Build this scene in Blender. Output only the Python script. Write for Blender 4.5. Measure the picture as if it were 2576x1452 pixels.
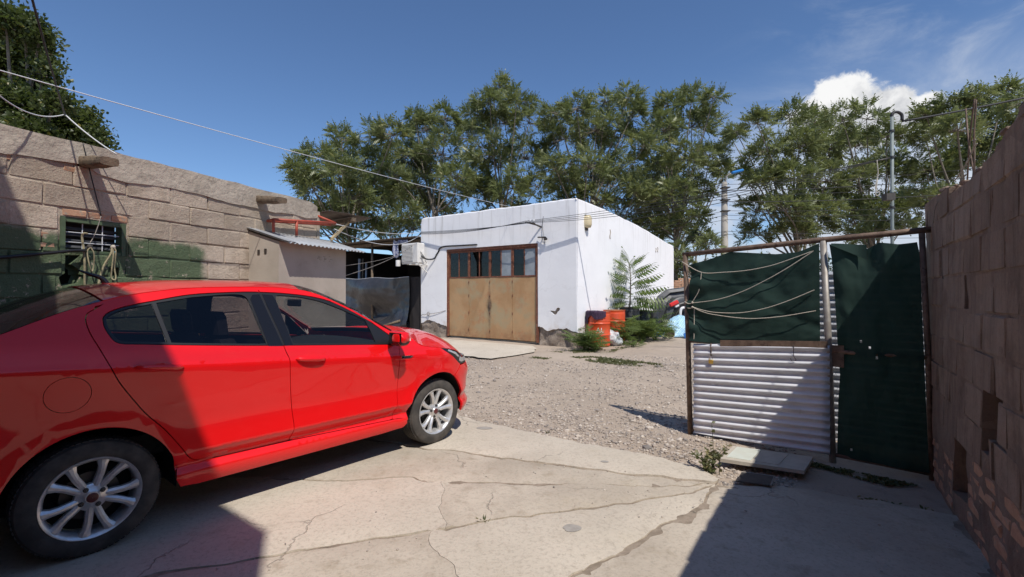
import bpy, bmesh, math, random
import numpy as np
from math import sin, cos, tan, pi, radians, atan, atan2, sqrt
from mathutils import Vector, Matrix
from mathutils.geometry import delaunay_2d_cdt

random.seed(7); RNG = np.random.default_rng(7)
SC = bpy.context.scene
for o in list(bpy.data.objects): bpy.data.objects.remove(o)

# ------------------------------------------------------------------ camera
EYE = 1.45                                   # eye height over the drive
cam = bpy.data.cameras.new('camera'); cam_o = bpy.data.objects.new('camera', cam)
SC.collection.objects.link(cam_o); SC.camera = cam_o
cam.sensor_width = 36.0; cam.lens = 36.0 * 1170.0 / 2576.0
cam.clip_start = 0.05; cam.clip_end = 3000
cam_o.location = (0, 0, EYE)
cam_o.rotation_euler = (radians(90 + 0.44), 0, 0)

# ------------------------------------------------------------------ sun and sky
SUN = Vector((0.418, -0.908, 1.466)).normalized()      # towards the sun
sun = bpy.data.lights.new('sun', 'SUN'); sun_o = bpy.data.objects.new('sun', sun)
SC.collection.objects.link(sun_o)
sun.energy = 4.4; sun.angle = radians(0.55); sun.color = (1.0, 0.945, 0.87)
sun_o.rotation_euler = SUN.to_track_quat('Z', 'Y').to_euler()
sun_o.location = (6, -12, 20)

W = bpy.data.worlds.new('World'); SC.world = W; W.use_nodes = True
nt = W.node_tree; nt.nodes.clear()
def wn(t, **k):
    n = nt.nodes.new(t)
    for a, b in k.items(): setattr(n, a, b)
    return n
def wl(a, b): nt.links.new(a, b)
sky = wn('ShaderNodeTexSky', sky_type='NISHITA', sun_disc=False)
sky.sun_elevation = math.asin(SUN.z); sky.sun_rotation = atan2(SUN.x, SUN.y)
sky.altitude = 750; sky.air_density = 1.0; sky.dust_density = 0.35; sky.ozone_density = 2.2
tc = wn('ShaderNodeTexCoord')
def wdot(v):
    n = wn('ShaderNodeVectorMath', operation='DOT_PRODUCT'); wl(tc.outputs['Generated'], n.inputs[0]); n.inputs[1].default_value = v; return n.outputs['Value']
def wm(op, a, b=None, clamp=False):
    n = wn('ShaderNodeMath', operation=op, use_clamp=clamp)
    for i, q in enumerate((a, b)):
        if q is None: continue
        if isinstance(q, (int, float)): n.inputs[i].default_value = q
        else: wl(q, n.inputs[i])
    return n.outputs[0]
def wsm(x, lo, hi):
    n = wn('ShaderNodeMapRange', interpolation_type='SMOOTHSTEP'); wl(x, n.inputs[0])
    n.inputs[1].default_value = lo; n.inputs[2].default_value = hi; return n.outputs[0]
# one cumulus heap standing to the right, in its own tangent plane on the sky
Cc = Vector((0.760, 1.0, 0.414)).normalized(); Cr = Cc.cross(Vector((0, 0, 1))).normalized(); Cu = Cr.cross(Cc)
dc = wm('MAXIMUM', wdot(Cc), 0.05)
ca = wm('DIVIDE', wdot(Cr), dc); cb = wm('DIVIDE', wdot(Cu), dc)
comb = wn('ShaderNodeCombineXYZ'); wl(ca, comb.inputs[0]); wl(cb, comb.inputs[1])
def wnoise(scale, detail, rough=0.55, vec=None, dist=0.0):
    n = wn('ShaderNodeTexNoise'); n.inputs['Scale'].default_value = scale; n.inputs['Detail'].default_value = detail
    n.inputs['Roughness'].default_value = rough; n.inputs['Distortion'].default_value = dist
    wl(vec if vec is not None else comb.outputs[0], n.inputs['Vector']); return n.outputs['Fac']
def blob(cx, cy, rx, ry):
    x = wm('DIVIDE', wm('SUBTRACT', ca, cx), rx); y = wm('DIVIDE', wm('SUBTRACT', cb, cy), ry)
    return wm('SUBTRACT', 1.0, wm('SQRT', wm('ADD', wm('MULTIPLY', x, x), wm('MULTIPLY', y, y))))
heap = blob(-0.035, -0.002, 0.085, 0.052)
for b in ((-0.075, -0.008, 0.05, 0.032), (-0.03, 0.022, 0.056, 0.036), (0.02, -0.012, 0.065, 0.034), (0.0, -0.045, 0.11, 0.045), (.065, -.03, .05, .03)):
    heap = wm('MAXIMUM', heap, blob(*b))
fl = wnoise(34, 9, 0.66, None, .3)
edge = wm('ADD', heap, wm('MULTIPLY', wm('SUBTRACT', fl, 0.5), 0.9))
heap_m = wsm(edge, 0.14, 0.42)
# thin high cloud, thicker low on the right
mp = wn('ShaderNodeMapping'); mp.inputs['Rotation'].default_value = (0.2, 0.5, 0.3); mp.inputs['Scale'].default_value = (1.0, 3.6, 5.0)
wl(tc.outputs['Generated'], mp.inputs[0])
ci = wnoise(2.6, 8, 0.62, mp.outputs[0], 0.6)
side = wsm(wdot(Vector((0.94, 0.30, -0.12))), 0.48, 0.92)
low = wm('MULTIPLY', wsm(wdot(Vector((0, 0, -1))), -0.42, -0.12), 0.95)
veil = wm('ADD', wm('MULTIPLY', wsm(ci, 0.47, 0.80), wm('MULTIPLY', side, 0.62)), wm('MULTIPLY', wm('MULTIPLY', low, wsm(wdot(Vector((0.94, 0.30, -0.12))), 0.46, 0.68)), wsm(ci, .28, .52)), True)
bgsky = wn('ShaderNodeBackground'); bgsky.inputs[1].default_value = 0.085
tint = wn('ShaderNodeMixRGB', blend_type='MULTIPLY'); tint.inputs[0].default_value = 1.0; tint.inputs[2].default_value = (1.08, 1.28, 1.51, 1)
wl(sky.outputs[0], tint.inputs[1]); wl(tint.outputs[0], bgsky.inputs[0])
bgc = wn('ShaderNodeBackground'); bgc.inputs[1].default_value = 1.0
cm = wn('ShaderNodeMixRGB'); cm.inputs[1].default_value = (0.56, 0.575, 0.61, 1); cm.inputs[2].default_value = (0.95, 0.95, 0.95, 1)
wl(wsm(wm('ADD', wnoise(20, 6, .6), wm('MULTIPLY', cb, 5.0)), 0.30, 0.66), cm.inputs[0]); wl(cm.outputs[0], bgc.inputs[0])
bgv = wn('ShaderNodeBackground'); bgv.inputs[0].default_value = (0.62, 0.68, 0.78, 1); bgv.inputs[1].default_value = 1.0
m1 = wn('ShaderNodeMixShader'); wl(veil, m1.inputs[0]); wl(bgsky.outputs[0], m1.inputs[1]); wl(bgv.outputs[0], m1.inputs[2])
m2 = wn('ShaderNodeMixShader'); wl(heap_m, m2.inputs[0]); wl(m1.outputs[0], m2.inputs[1]); wl(bgc.outputs[0], m2.inputs[2])
wo = wn('ShaderNodeOutputWorld'); wl(m2.outputs[0], wo.inputs[0])

vs = SC.view_settings
vs.view_transform = 'Standard'; vs.look = 'None'; vs.exposure = 0.0; vs.gamma = 1.0; vs.use_curve_mapping = False

# ------------------------------------------------------------------ helpers
ROOT = {}                                    # thing -> base location, parts are stored relative to it
def link(o): SC.collection.objects.link(o); return o
def tag(o, label=None, cat=None, group=None, kind=None):
    if label: o['label'] = label
    if cat: o['category'] = cat
    if group: o['group'] = group
    if kind: o['kind'] = kind
    return o
def thing(name, label, cat, loc=(0, 0, 0), group=None):
    o = link(bpy.data.objects.new(name, None)); o.location = loc; o.empty_display_size = 0.1
    ROOT[o] = np.array(loc, float); return tag(o, label, cat, group)
def mk(name, VF, mat=None, parent=None, smooth=False, loc=None, sharp=None):
    V, F = VF; V = np.asarray(V, float)
    if parent is not None and loc is None: V = V - ROOT.get(parent, np.zeros(3))
    if loc is not None: V = V - np.array(loc, float)
    me = bpy.data.meshes.new(name); me.from_pydata(V.tolist(), [], [tuple(int(i) for i in f) for f in F])
    if mat is not None: me.materials.append(mat)
    if smooth:
        me.polygons.foreach_set('use_smooth', [True] * len(me.polygons))
        if sharp: me.set_sharp_from_angle(angle=radians(sharp))
    me.update()
    o = link(bpy.data.objects.new(name, me))
    if loc is not None: o.location = loc
    if parent is not None: o.parent = parent; ROOT[o] = ROOT.get(parent, np.zeros(3))
    else: ROOT[o] = np.array(loc, float) if loc is not None else np.zeros(3)
    return o
def cat(*vf):
    V = []; F = []; n = 0
    for v, f in vf:
        v = np.asarray(v, float).reshape(-1, 3); V.append(v); F += [tuple(int(i) + n for i in q) for q in f]; n += len(v)
    return np.concatenate(V), F
BOXF = [(0, 3, 2, 1), (4, 5, 6, 7), (0, 1, 5, 4), (1, 2, 6, 5), (2, 3, 7, 6), (3, 0, 4, 7)]
def obox(c, a, b, d):                         # centre and three half vectors
    c, a, b, d = (np.array(q, float) for q in (c, a, b, d))
    return np.array([c-a-b-d, c+a-b-d, c+a+b-d, c-a+b-d, c-a-b+d, c+a-b+d, c+a+b+d, c-a+b+d]), BOXF
def box(c, s): return obox(c, (s[0]/2, 0, 0), (0, s[1]/2, 0), (0, 0, s[2]/2))
def cham(sx, sy, sz, ch, jit=0, rng=None):    # chamfered block, 24 verts / 44 tris
    V = []; idx = {}
    h = (sx/2, sy/2, sz/2)
    for i in (-1, 1):
        for j in (-1, 1):
            for k in (-1, 1):
                s = (i, j, k)
                for ax in range(3):
                    p = [s[q] * (h[q] - (0 if q == ax else ch)) for q in range(3)]
                    idx[(i, j, k, ax)] = len(V); V.append(p)
    F = []
    for ax in range(3):
        a, b = [q for q in range(3) if q != ax]
        for s in (-1, 1):
            c = []
            for (u, v) in ((-1, -1), (1, -1), (1, 1), (-1, 1)):
                k = [0, 0, 0]; k[ax] = s; k[a] = u; k[b] = v; c.append(idx[(*k, ax)])
            F.append(tuple(c))
    for ax in range(3):
        a, b = [q for q in range(3) if q != ax]
        for sa in (-1, 1):
            for sb in (-1, 1):
                q = []
                for t, f in ((-1, a), (1, a), (1, b), (-1, b)):
                    k = [0, 0, 0]; k[ax] = t; k[a] = sa; k[b] = sb; q.append(idx[(*k, f)])
                F.append(tuple(q))
    for i in (-1, 1):
        for j in (-1, 1):
            for k in (-1, 1): F.append(tuple(idx[(i, j, k, ax)] for ax in range(3)))
    V = np.array(V)
    if jit: V += (rng or RNG).uniform(-jit, jit, V.shape)
    # outward winding
    F2 = []
    for f in F:
        p = V[list(f)]; n = np.cross(p[1]-p[0], p[2]-p[0]); F2.append(f if np.dot(n, p.mean(0)) > 0 else f[::-1])
    return V, F2
def frames(P):
    P = np.asarray(P, float); T = np.gradient(P, axis=0); T /= np.linalg.norm(T, axis=1)[:, None] + 1e-12
    N = np.zeros_like(P); a = np.array([0, 0, 1.]) if abs(T[0][2]) < .9 else np.array([1., 0, 0])
    n = np.cross(T[0], a); n /= np.linalg.norm(n); N[0] = n
    for i in range(1, len(P)):
        n = n - np.dot(n, T[i]) * T[i]; n /= np.linalg.norm(n) + 1e-12; N[i] = n
    return T, N, np.cross(T, N)
def tube(P, r, n=8, cap=True):
    P = np.asarray(P, float); r = np.broadcast_to(np.asarray(r, float), (len(P),)); T, N, B = frames(P)
    t = np.linspace(0, 2*pi, n, endpoint=False)
    V = (P[:, None] + r[:, None, None] * (np.cos(t)[None, :, None] * N[:, None] + np.sin(t)[None, :, None] * B[:, None])).reshape(-1, 3)
    F = [(i*n+j, i*n+(j+1) % n, (i+1)*n+(j+1) % n, (i+1)*n+j) for i in range(len(P)-1) for j in range(n)]
    if cap: F += [tuple(range(n))[::-1], tuple((len(P)-1)*n + j for j in range(n))]
    return V, F
def lathe(prof, n=24, axis='z', c=(0, 0, 0)):  # prof: (r, h)
    t = np.linspace(0, 2*pi, n, endpoint=False); V = []
    for r, h in prof:
        for a in t:
            p = (r*cos(a), r*sin(a), h)
            V.append(p if axis == 'z' else (p[0], p[2], -p[1]) if axis == 'y' else (p[2], p[0], p[1]))
    V = np.array(V) + np.array(c); m = len(prof)
    F = [(i*n+j, i*n+(j+1) % n, (i+1)*n+(j+1) % n, (i+1)*n+j) for i in range(m-1) for j in range(n)]
    return V, F
def grid(nu, nv, fn, wrap=False):
    V = np.array([fn(i/(nu-1), j/(nv-1)) for i in range(nu) for j in range(nv)], float)
    F = [(i*nv+j, (i+1)*nv+j, (i+1)*nv+j+1, i*nv+j+1) for i in range(nu-1) for j in range(nv-1)]
    return V, F
def thick(VF, d):                              # give an open sheet a back face and rim
    V, F = VF; V = np.asarray(V, float); n = len(V)
    N = np.zeros_like(V)
    for f in F:
        p = V[list(f)]; q = np.cross(p[1]-p[0], p[2]-p[0])
        for i in f: N[i] += q
    N /= np.linalg.norm(N, axis=1)[:, None] + 1e-12
    V2 = np.concatenate([V, V - N*d]); F2 = list(F) + [tuple(i+n for i in f[::-1]) for f in F]
    E = {}
    for f in F:
        for a, b in zip(f, f[1:]+f[:1]): E[(a, b)] = E.get((a, b), 0) + 1
    for (a, b) in E:
        if (b, a) not in E: F2.append((b, a, a+n, b+n))
    return V2, F2
def catmull(P, k=6, closed=False):
    P = np.asarray(P, float); n = len(P); out = []
    rng = range(n if closed else n-1)
    for i in rng:
        p1, p2 = P[i], P[(i+1) % n]
        p0 = P[(i-1) % n] if closed or i > 0 else 2*p1-p2
        p3 = P[(i+2) % n] if closed or i+2 < n else 2*p2-p1
        for t in np.linspace(0, 1, k, endpoint=False):
            out.append(.5*((2*p1)+(-p0+p2)*t+(2*p0-5*p1+4*p2-p3)*t*t+(-p0+3*p1-3*p2+p3)*t**3))
    if not closed: out.append(P[-1])
    return np.array(out)
def dens(P, step, closed=True):
    P = np.asarray(P, float); out = []
    for a, b in zip(P, np.roll(P, -1, 0) if closed else P[1:]):
        m = max(1, int(math.ceil(np.linalg.norm(b-a)/step)))
        for t in range(m): out.append(a + (b-a)*t/m)
    if not closed: out.append(P[-1])
    return np.array(out)
def inpoly(Q, P):
    Q = np.asarray(Q, float); P = np.asarray(P, float); x, y = Q[:, 0], Q[:, 1]; r = np.zeros(len(Q), bool)
    x1, y1 = P[:, 0], P[:, 1]; x2, y2 = np.roll(x1, -1), np.roll(y1, -1)
    for a, b, c, d in zip(x1, y1, x2, y2):
        if b == d: continue
        k = ((b > y) != (d > y)) & (x < (c-a)*(y-b)/(d-b)+a); r ^= k
    return r
def dist_poly(Q, P):
    Q = np.asarray(Q, float); A = np.asarray(P, float); B = np.roll(A, -1, 0); best = np.full(len(Q), 1e9)
    for a, b in zip(A, B):
        d = b-a; L = d @ d
        if L < 1e-12: continue
        t = np.clip(((Q-a) @ d)/L, 0, 1); best = np.minimum(best, np.linalg.norm(Q-(a+t[:, None]*d), axis=1))
    return best
def area2(P): x, y = P[:, 0], P[:, 1]; return .5*np.sum(x*np.roll(y, -1)-np.roll(x, -1)*y)
def fill(outer, holes=(), step=.06, jit=0.0, estep=None, extra=None):
    outer = np.asarray(outer, float); outer = outer if area2(outer) > 0 else outer[::-1]
    outer = dens(outer, estep or step); loops = [outer]
    for h in holes:
        h = np.asarray(h, float); loops.append(dens(h, estep or step))
    pts = []; ed = []
    for L in loops:
        n0 = len(pts); pts += L.tolist(); ed += [(n0+i, n0+(i+1) % len(L)) for i in range(len(L))]
    lo, hi = outer.min(0), outer.max(0)
    gx, gy = np.meshgrid(np.arange(lo[0]+step/2, hi[0], step), np.arange(lo[1]+step/2, hi[1], step*.9))
    gx[1::2] += step/2
    Q = np.stack([gx.ravel(), gy.ravel()], 1)
    if jit: Q = Q + RNG.uniform(-jit, jit, Q.shape)*step
    if len(Q):
        k = inpoly(Q, outer)
        for L in loops[1:]: k &= ~inpoly(Q, L)
        Q = Q[k]
        if len(Q):
            k = np.ones(len(Q), bool)
            for L in loops: k &= dist_poly(Q, L) > step*.42
            pts += Q[k].tolist()
    if extra is not None and len(extra):
        Q = np.asarray(extra, float); k = inpoly(Q, outer)
        for L in loops[1:]: k &= ~inpoly(Q, L)
        for L in loops: k &= dist_poly(Q, L) > .008
        if k.any(): pts += Q[k].tolist()
    r = delaunay_2d_cdt([Vector(p) for p in pts], ed, [], 0, 1e-6)
    V = np.array([tuple(v) for v in r[0]]); F = np.array([tuple(f) for f in r[2]])
    C = V[F].mean(1); k = inpoly(C, outer)
    for L in loops[1:]: k &= ~inpoly(C, L)
    F = F[k]
    A = V[F]; s = np.cross(A[:, 1]-A[:, 0], A[:, 2]-A[:, 0]); F[s < 0] = F[s < 0][:, ::-1]
    return V, [tuple(f) for f in F]
def inset(P, d):
    P = np.asarray(P, float)
    if area2(P) < 0: P = P[::-1]
    a = np.roll(P, 1, 0); b = np.roll(P, -1, 0)
    t1 = P-a; t2 = b-P; t1 /= np.linalg.norm(t1, axis=1)[:, None]+1e-12; t2 /= np.linalg.norm(t2, axis=1)[:, None]+1e-12
    n1 = np.stack([-t1[:, 1], t1[:, 0]], 1); n2 = np.stack([-t2[:, 1], t2[:, 0]], 1)
    n = n1+n2; n /= np.linalg.norm(n, axis=1)[:, None]+1e-12
    c = np.clip((n*n1).sum(1), .45, 1)
    return P + n*(d/c)[:, None]
def boundary(F):
    E = set()
    for f in F:
        for a, b in zip(f, f[1:]+f[:1]): E.add((a, b))
    return [(a, b) for (a, b) in E if (b, a) not in E]
def sstep(x, a, b): t = np.clip((np.asarray(x, float)-a)/(b-a), 0, 1); return t*t*(3-2*t)
class VN:                                      # cheap smooth value noise in 2-D / 3-D
    def __init__(s, seed): s.t = np.random.default_rng(seed).uniform(-1, 1, (64, 64, 16))
    def __call__(s, x, y, z=0.0):
        x, y, z = np.broadcast_arrays(np.asarray(x, float), np.asarray(y, float), np.asarray(z, float))
        i, j, k = np.floor(x).astype(int), np.floor(y).astype(int), np.floor(z).astype(int); u, v, w = x-i, y-j, z-k
        u, v, w = (q*q*(3-2*q) for q in (u, v, w)); r = 0
        for a in (0, 1):
            for b in (0, 1):
                for c in (0, 1):
                    r = r + s.t[(i+a) % 64, (j+b) % 64, (k+c) % 16]*(u if a else 1-u)*(v if b else 1-v)*(w if c else 1-w)
        return r
    def fbm(s, x, y, z=0.0, o=4):
        r = 0; a = 1.0
        for q in range(o): r = r + a*s(np.asarray(x)*2**q+q*7.3, np.asarray(y)*2**q+q*3.1, np.asarray(z)*2**q); a *= .5
        return r
vn = VN(3)

# ground height over the whole yard: flat drive, slight dip at the gate, gentle rise to the white building
AX = np.array([0.577, 0.817])                 # axis of drive, white building and right wall
def gz(x, y):
    t = np.asarray(x, float)*AX[0] + np.asarray(y, float)*AX[1]
    r = 0
    for d, w in ((-.6, .25), (0, .5), (.6, .25)):
        r = r + w*np.interp(t+d, [-8, .8, 3.3, 5.2, 7, 10.5, 14, 60], [.03, .012, -.02, -.08, -.05, .11, .15, .15])
    return r
# ------------------------------------------------------------------ materials
class NB:
    def __init__(s, name):
        s.m = bpy.data.materials.new(name); s.m.use_nodes = True; s.t = s.m.node_tree; s.t.nodes.clear()
        s.out = s.n('ShaderNodeOutputMaterial'); s.p = None; s._pos = None; s._obj = None
    def n(s, t, **k):
        n = s.t.nodes.new(t)
        for a, b in k.items(): setattr(n, a, b)
        return n
    def l(s, a, b): s.t.links.new(a, b)
    def pos(s):
        if not s._pos: s._pos = s.n('ShaderNodeNewGeometry').outputs['Position']
        return s._pos
    def obj(s):
        if not s._obj: s._obj = s.n('ShaderNodeTexCoord').outputs['Object']
        return s._obj
    def mapv(s, v, scale=(1, 1, 1), rot=(0, 0, 0), loc=(0, 0, 0)):
        n = s.n('ShaderNodeMapping'); n.inputs['Scale'].default_value = scale; n.inputs['Rotation'].default_value = rot; n.inputs['Location'].default_value = loc
        s.l(v, n.inputs[0]); return n.outputs[0]
    def noise(s, scale, detail=5, rough=.55, v=None, dist=0):
        n = s.n('ShaderNodeTexNoise'); n.inputs['Scale'].default_value = scale; n.inputs['Detail'].default_value = detail
        n.inputs['Roughness'].default_value = rough; n.inputs['Distortion'].default_value = dist
        s.l(v if v is not None else s.pos(), n.inputs['Vector']); return n.outputs['Fac']
    def voro(s, scale, v=None, feature='F1', out='Distance'):
        n = s.n('ShaderNodeTexVoronoi', feature=feature); n.inputs['Scale'].default_value = scale
        s.l(v if v is not None else s.pos(), n.inputs['Vector']); return n.outputs[out]
    def ramp(s, f, lo, hi, smooth=True, a=0., b=1.):
        n = s.n('ShaderNodeMapRange', interpolation_type='SMOOTHSTEP' if smooth else 'LINEAR'); s.inp(n.inputs[0], f)
        n.inputs[1].default_value = lo; n.inputs[2].default_value = hi; n.inputs[3].default_value = a; n.inputs[4].default_value = b; return n.outputs[0]
    def inp(s, sock, v):
        if isinstance(v, (int, float)): sock.default_value = v
        elif isinstance(v, (tuple, list)): sock.default_value = tuple(v) + ((1,) if len(v) == 3 and sock.type == 'RGBA' else ())
        else: s.l(v, sock)
    def mix(s, f, a, b, mode='MIX'):
        n = s.n('ShaderNodeMix', data_type='RGBA', blend_type=mode)
        s.inp(n.inputs[0], f); s.inp(n.inputs[6], a); s.inp(n.inputs[7], b); return n.outputs[2]
    def math(s, op, a, b=0., c=None):
        n = s.n('ShaderNodeMath', operation=op); s.inp(n.inputs[0], a); s.inp(n.inputs[1], b)
        if c is not None: s.inp(n.inputs[2], c)
        return n.outputs[0]
    def sep(s, v): n = s.n('ShaderNodeSeparateXYZ'); s.l(v, n.inputs[0]); return n.outputs
    def attr(s, name, out='Fac'): n = s.n('ShaderNodeAttribute'); n.attribute_name = name; return n.outputs[out]
    def bsdf(s, col, rough=.8, metal=0., bump=None, bstr=.3, bdist=.01, **k):
        p = s.n('ShaderNodeBsdfPrincipled'); s.p = p; s.inp(p.inputs['Base Color'], col); s.inp(p.inputs['Roughness'], rough); s.inp(p.inputs['Metallic'], metal)
        for a, b in k.items(): s.inp(p.inputs[a.replace('_', ' ')], b)
        if bump is not None:
            b = s.n('ShaderNodeBump'); b.inputs['Strength'].default_value = bstr; b.inputs['Distance'].default_value = bdist
            s.l(bump, b.inputs['Height']); s.l(b.outputs[0], p.inputs['Normal'])
        s.l(p.outputs[0], s.out.inputs[0]); return p
def pbr(name, c1, c2=None, scale=6, lo=.35, hi=.65, c3=None, s3=2, t3=(.55, .65), rough=.8, metal=0., bump=0., bscale=60, bdist=.01, coords='pos', detail=6, **k):
    b = NB(name); v = b.pos() if coords == 'pos' else b.obj(); col = c1
    if c2: col = b.mix(b.ramp(b.noise(scale, detail, .6, v), lo, hi), c1, c2)
    if c3: col = b.mix(b.ramp(b.noise(s3, 7, .65, v), *t3), col, c3)
    b.bsdf(col, rough, metal, b.noise(bscale, 6, .6, v) if bump else None, bump, bdist, **k)
    return b.m
MT = {}
def paint_mat():
    b = NB('car_paint_red'); v = b.obj(); z = b.sep(v)[2]
    d = b.math('ADD', b.ramp(z, .45, .20, True, 0., .07), b.math('MULTIPLY', b.ramp(b.noise(9, 6, .7, v), .50, .75), .025))
    d = b.math('MULTIPLY', d, b.ramp(b.noise(3, 5, .6, v), .30, .70, True, .35, 1.))
    b.bsdf(b.mix(d, (.80, .006, .008), (.36, .28, .21)), b.math('ADD', .36, b.math('MULTIPLY', d, .8)), Coat_Weight=b.math('SUBTRACT', .85, b.math('MULTIPLY', d, 2.)), Coat_Roughness=.03, Specular_IOR_Level=.2); return b.m
MT['paint_red'] = paint_mat()
MT['black_trim'] = pbr('black_trim', (.012, .012, .013), rough=.42)
MT['black_gloss'] = pbr('black_gloss', (.010, .010, .012), rough=.12)
MT['dark'] = pbr('dark_underbody', (.008, .008, .008), rough=.9)
MT['rubber'] = pbr('tyre_rubber', (.042, .038, .034), (.092, .081, .070), 9, .35, .7, rough=.85, bump=.15, bscale=150, bdist=.002, coords='obj')
MT['alloy'] = pbr('alloy_silver', (.74, .74, .75), (.62, .61, .59), 30, rough=.30, metal=.6, coords='obj')
MT['alloy_dark'] = pbr('alloy_barrel', (.16, .16, .16), rough=.45, metal=.7)
MT['chrome'] = pbr('chrome', (.8, .8, .82), rough=.1, metal=1.)
MT['steel_dark'] = pbr('brake_steel', (.09, .085, .08), rough=.5, metal=.8)
MT['seat'] = pbr('seat_fabric', (.018, .018, .020), (.03, .03, .032), 40, rough=.9)
MT['amber'] = pbr('lamp_lens', (.75, .70, .66), rough=.15)
def glass(name, tint, refl=.9):
    b = NB(name); tr = b.n('ShaderNodeBsdfTransparent'); tr.inputs[0].default_value = (*tint, 1)
    gl = b.n('ShaderNodeBsdfGlossy'); gl.inputs['Roughness'].default_value = .015; gl.inputs['Color'].default_value = (.95, .95, .97, 1)
    lw = b.n('ShaderNodeFresnel'); b.l(b.math('SUBTRACT', 1.5, b.math('MULTIPLY', b.n('ShaderNodeNewGeometry').outputs['Backfacing'], 1.5-1/1.5)), lw.inputs['IOR'])
    mx = b.n('ShaderNodeMixShader'); b.l(b.math('MULTIPLY', lw.outputs[0], refl), mx.inputs[0]); b.l(tr.outputs[0], mx.inputs[1]); b.l(gl.outputs[0], mx.inputs[2])
    b.l(mx.outputs[0], b.out.inputs[0]); return b.m
MT['glass_tint'] = glass('tinted_glass', (.42, .40, .42)); MT['glass_front'] = glass('front_glass', (.62, .61, .62)); MT['glass_clear'] = glass('window_pane_glass', (.55, .57, .57))
MT['glass_shield'] = glass('windscreen_glass', (.75, .78, .76))
# concrete of the drive
def concrete(name, ca, cb, cc, warm):
    b = NB(name); v = b.pos()
    n1 = b.noise(1.1, 8, .62, v); n2 = b.noise(7, 8, .65, v); n3 = b.noise(55, 4, .6, v)
    col = b.mix(b.ramp(n1, .36, .66), ca, cb); col = b.mix(b.ramp(n2, .52, .72), col, cc)
    col = b.mix(b.math('MULTIPLY', b.ramp(b.noise(2.3, 6, .7, b.mapv(v, loc=(9, 4, 0))), .55, .75), .6), col, warm)
    sp = b.ramp(b.voro(85, v), .0, .16, a=1., b=0.); sp = b.math('MULTIPLY', sp, b.ramp(b.noise(13, 3, .5, v), .54, .62))
    col = b.mix(b.math('MULTIPLY', sp, .55), col, (.11, .095, .08))
    vc = b.n('ShaderNodeTexVoronoi', feature='DISTANCE_TO_EDGE'); vc.inputs['Scale'].default_value = .75
    dv = b.n('ShaderNodeVectorMath', operation='ADD'); nn = b.n('ShaderNodeTexNoise'); nn.inputs['Scale'].default_value = 3.5; nn.inputs['Detail'].default_value = 5
    b.l(v, nn.inputs['Vector']); sc = b.n('ShaderNodeVectorMath', operation='SCALE'); b.l(nn.outputs['Color'], sc.inputs[0]); sc.inputs['Scale'].default_value = .45
    b.l(v, dv.inputs[0]); b.l(sc.outputs[0], dv.inputs[1]); b.l(dv.outputs[0], vc.inputs['Vector'])
    ck = b.ramp(vc.outputs['Distance'], .0015, .006, a=1., b=0.); ck = b.math('MULTIPLY', ck, b.ramp(b.noise(.9, 2, .5, b.mapv(v, loc=(3, 7, 0))), .50, .58))
    col = b.mix(b.math('MULTIPLY', ck, .4), col, (.16, .135, .105))
    stn = b.math('MULTIPLY', b.ramp(b.noise(.8, 4, .5, b.mapv(v, loc=(5, 2, 1))), .60, .72), .35); col = b.mix(stn, col, tuple(c*.72 for c in cc))
    col = b.mix(b.math('MULTIPLY', b.ramp(b.noise(38, 6, .8, v), .48, .64), .42), col, (.25, .21, .165))
    h = b.math('ADD', b.math('MULTIPLY', n2, .7), b.math('MULTIPLY', n3, .4)); h = b.math('SUBTRACT', h, b.math('MULTIPLY', sp, .5)); h = b.math('SUBTRACT', h, b.math('MULTIPLY', ck, .8))
    b.bsdf(col, .92, 0., h, .8, .009); return b.m
MT['concrete'] = concrete('drive_concrete', (.43, .370, .295), (.53, .465, .375), (.37, .31, .235), (.42, .35, .25))
MT['concrete_fine'] = concrete('drive_concrete_fine', (.51, .45, .365), (.56, .495, .405), (.46, .40, .32), (.44, .375, .285))
def soil(name, c1, c2, c3, peb):
    b = NB(name); v = b.pos()
    col = b.mix(b.ramp(b.noise(.55, 8, .65, v), .35, .65), c1, c2); col = b.mix(b.ramp(b.noise(4.5, 8, .7, v), .48, .72), col, c3)
    vo = b.n('ShaderNodeTexVoronoi'); vo.inputs['Scale'].default_value = 34; b.l(v, vo.inputs['Vector'])
    pm = b.math('MULTIPLY', b.ramp(vo.outputs['Distance'], .20, .36, a=1., b=0.), b.ramp(b.noise(1.6, 4, .6, b.mapv(v, loc=(2, 1, 5))), .40, .60))
    pc = b.mix(b.sep(vo.outputs['Color'])[0], (.20, .18, .165), peb)
    col = b.mix(b.math('MULTIPLY', pm, .75), col, pc)
    h = b.math('ADD', b.noise(30, 6, .65, v), b.math('MULTIPLY', pm, .8)); b.bsdf(col, .95, 0., h, .7, .015); return b.m
MT['soil'] = soil('yard_soil', (.36, .29, .225), (.43, .35, .275), (.31, .25, .20), (.50, .44, .38))
MT['dirt'] = pbr('joint_dirt', (.22, .175, .13), (.32, .26, .20), 12, c3=(.14, .115, .085), s3=5, rough=1., bump=.6, bscale=60)
def stone_mat():
    b = NB('gravel_stone'); r = b.attr('rnd'); col = b.mix(b.ramp(r, 0, .5, False), (.20, .18, .165), (.38, .32, .27)); col = b.mix(b.ramp(r, .5, 1, False), col, (.56, .50, .43))
    b.bsdf(col, .9, 0., b.noise(120, 3), .3, .003); return b.m
MT['stone'] = stone_mat()
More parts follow.
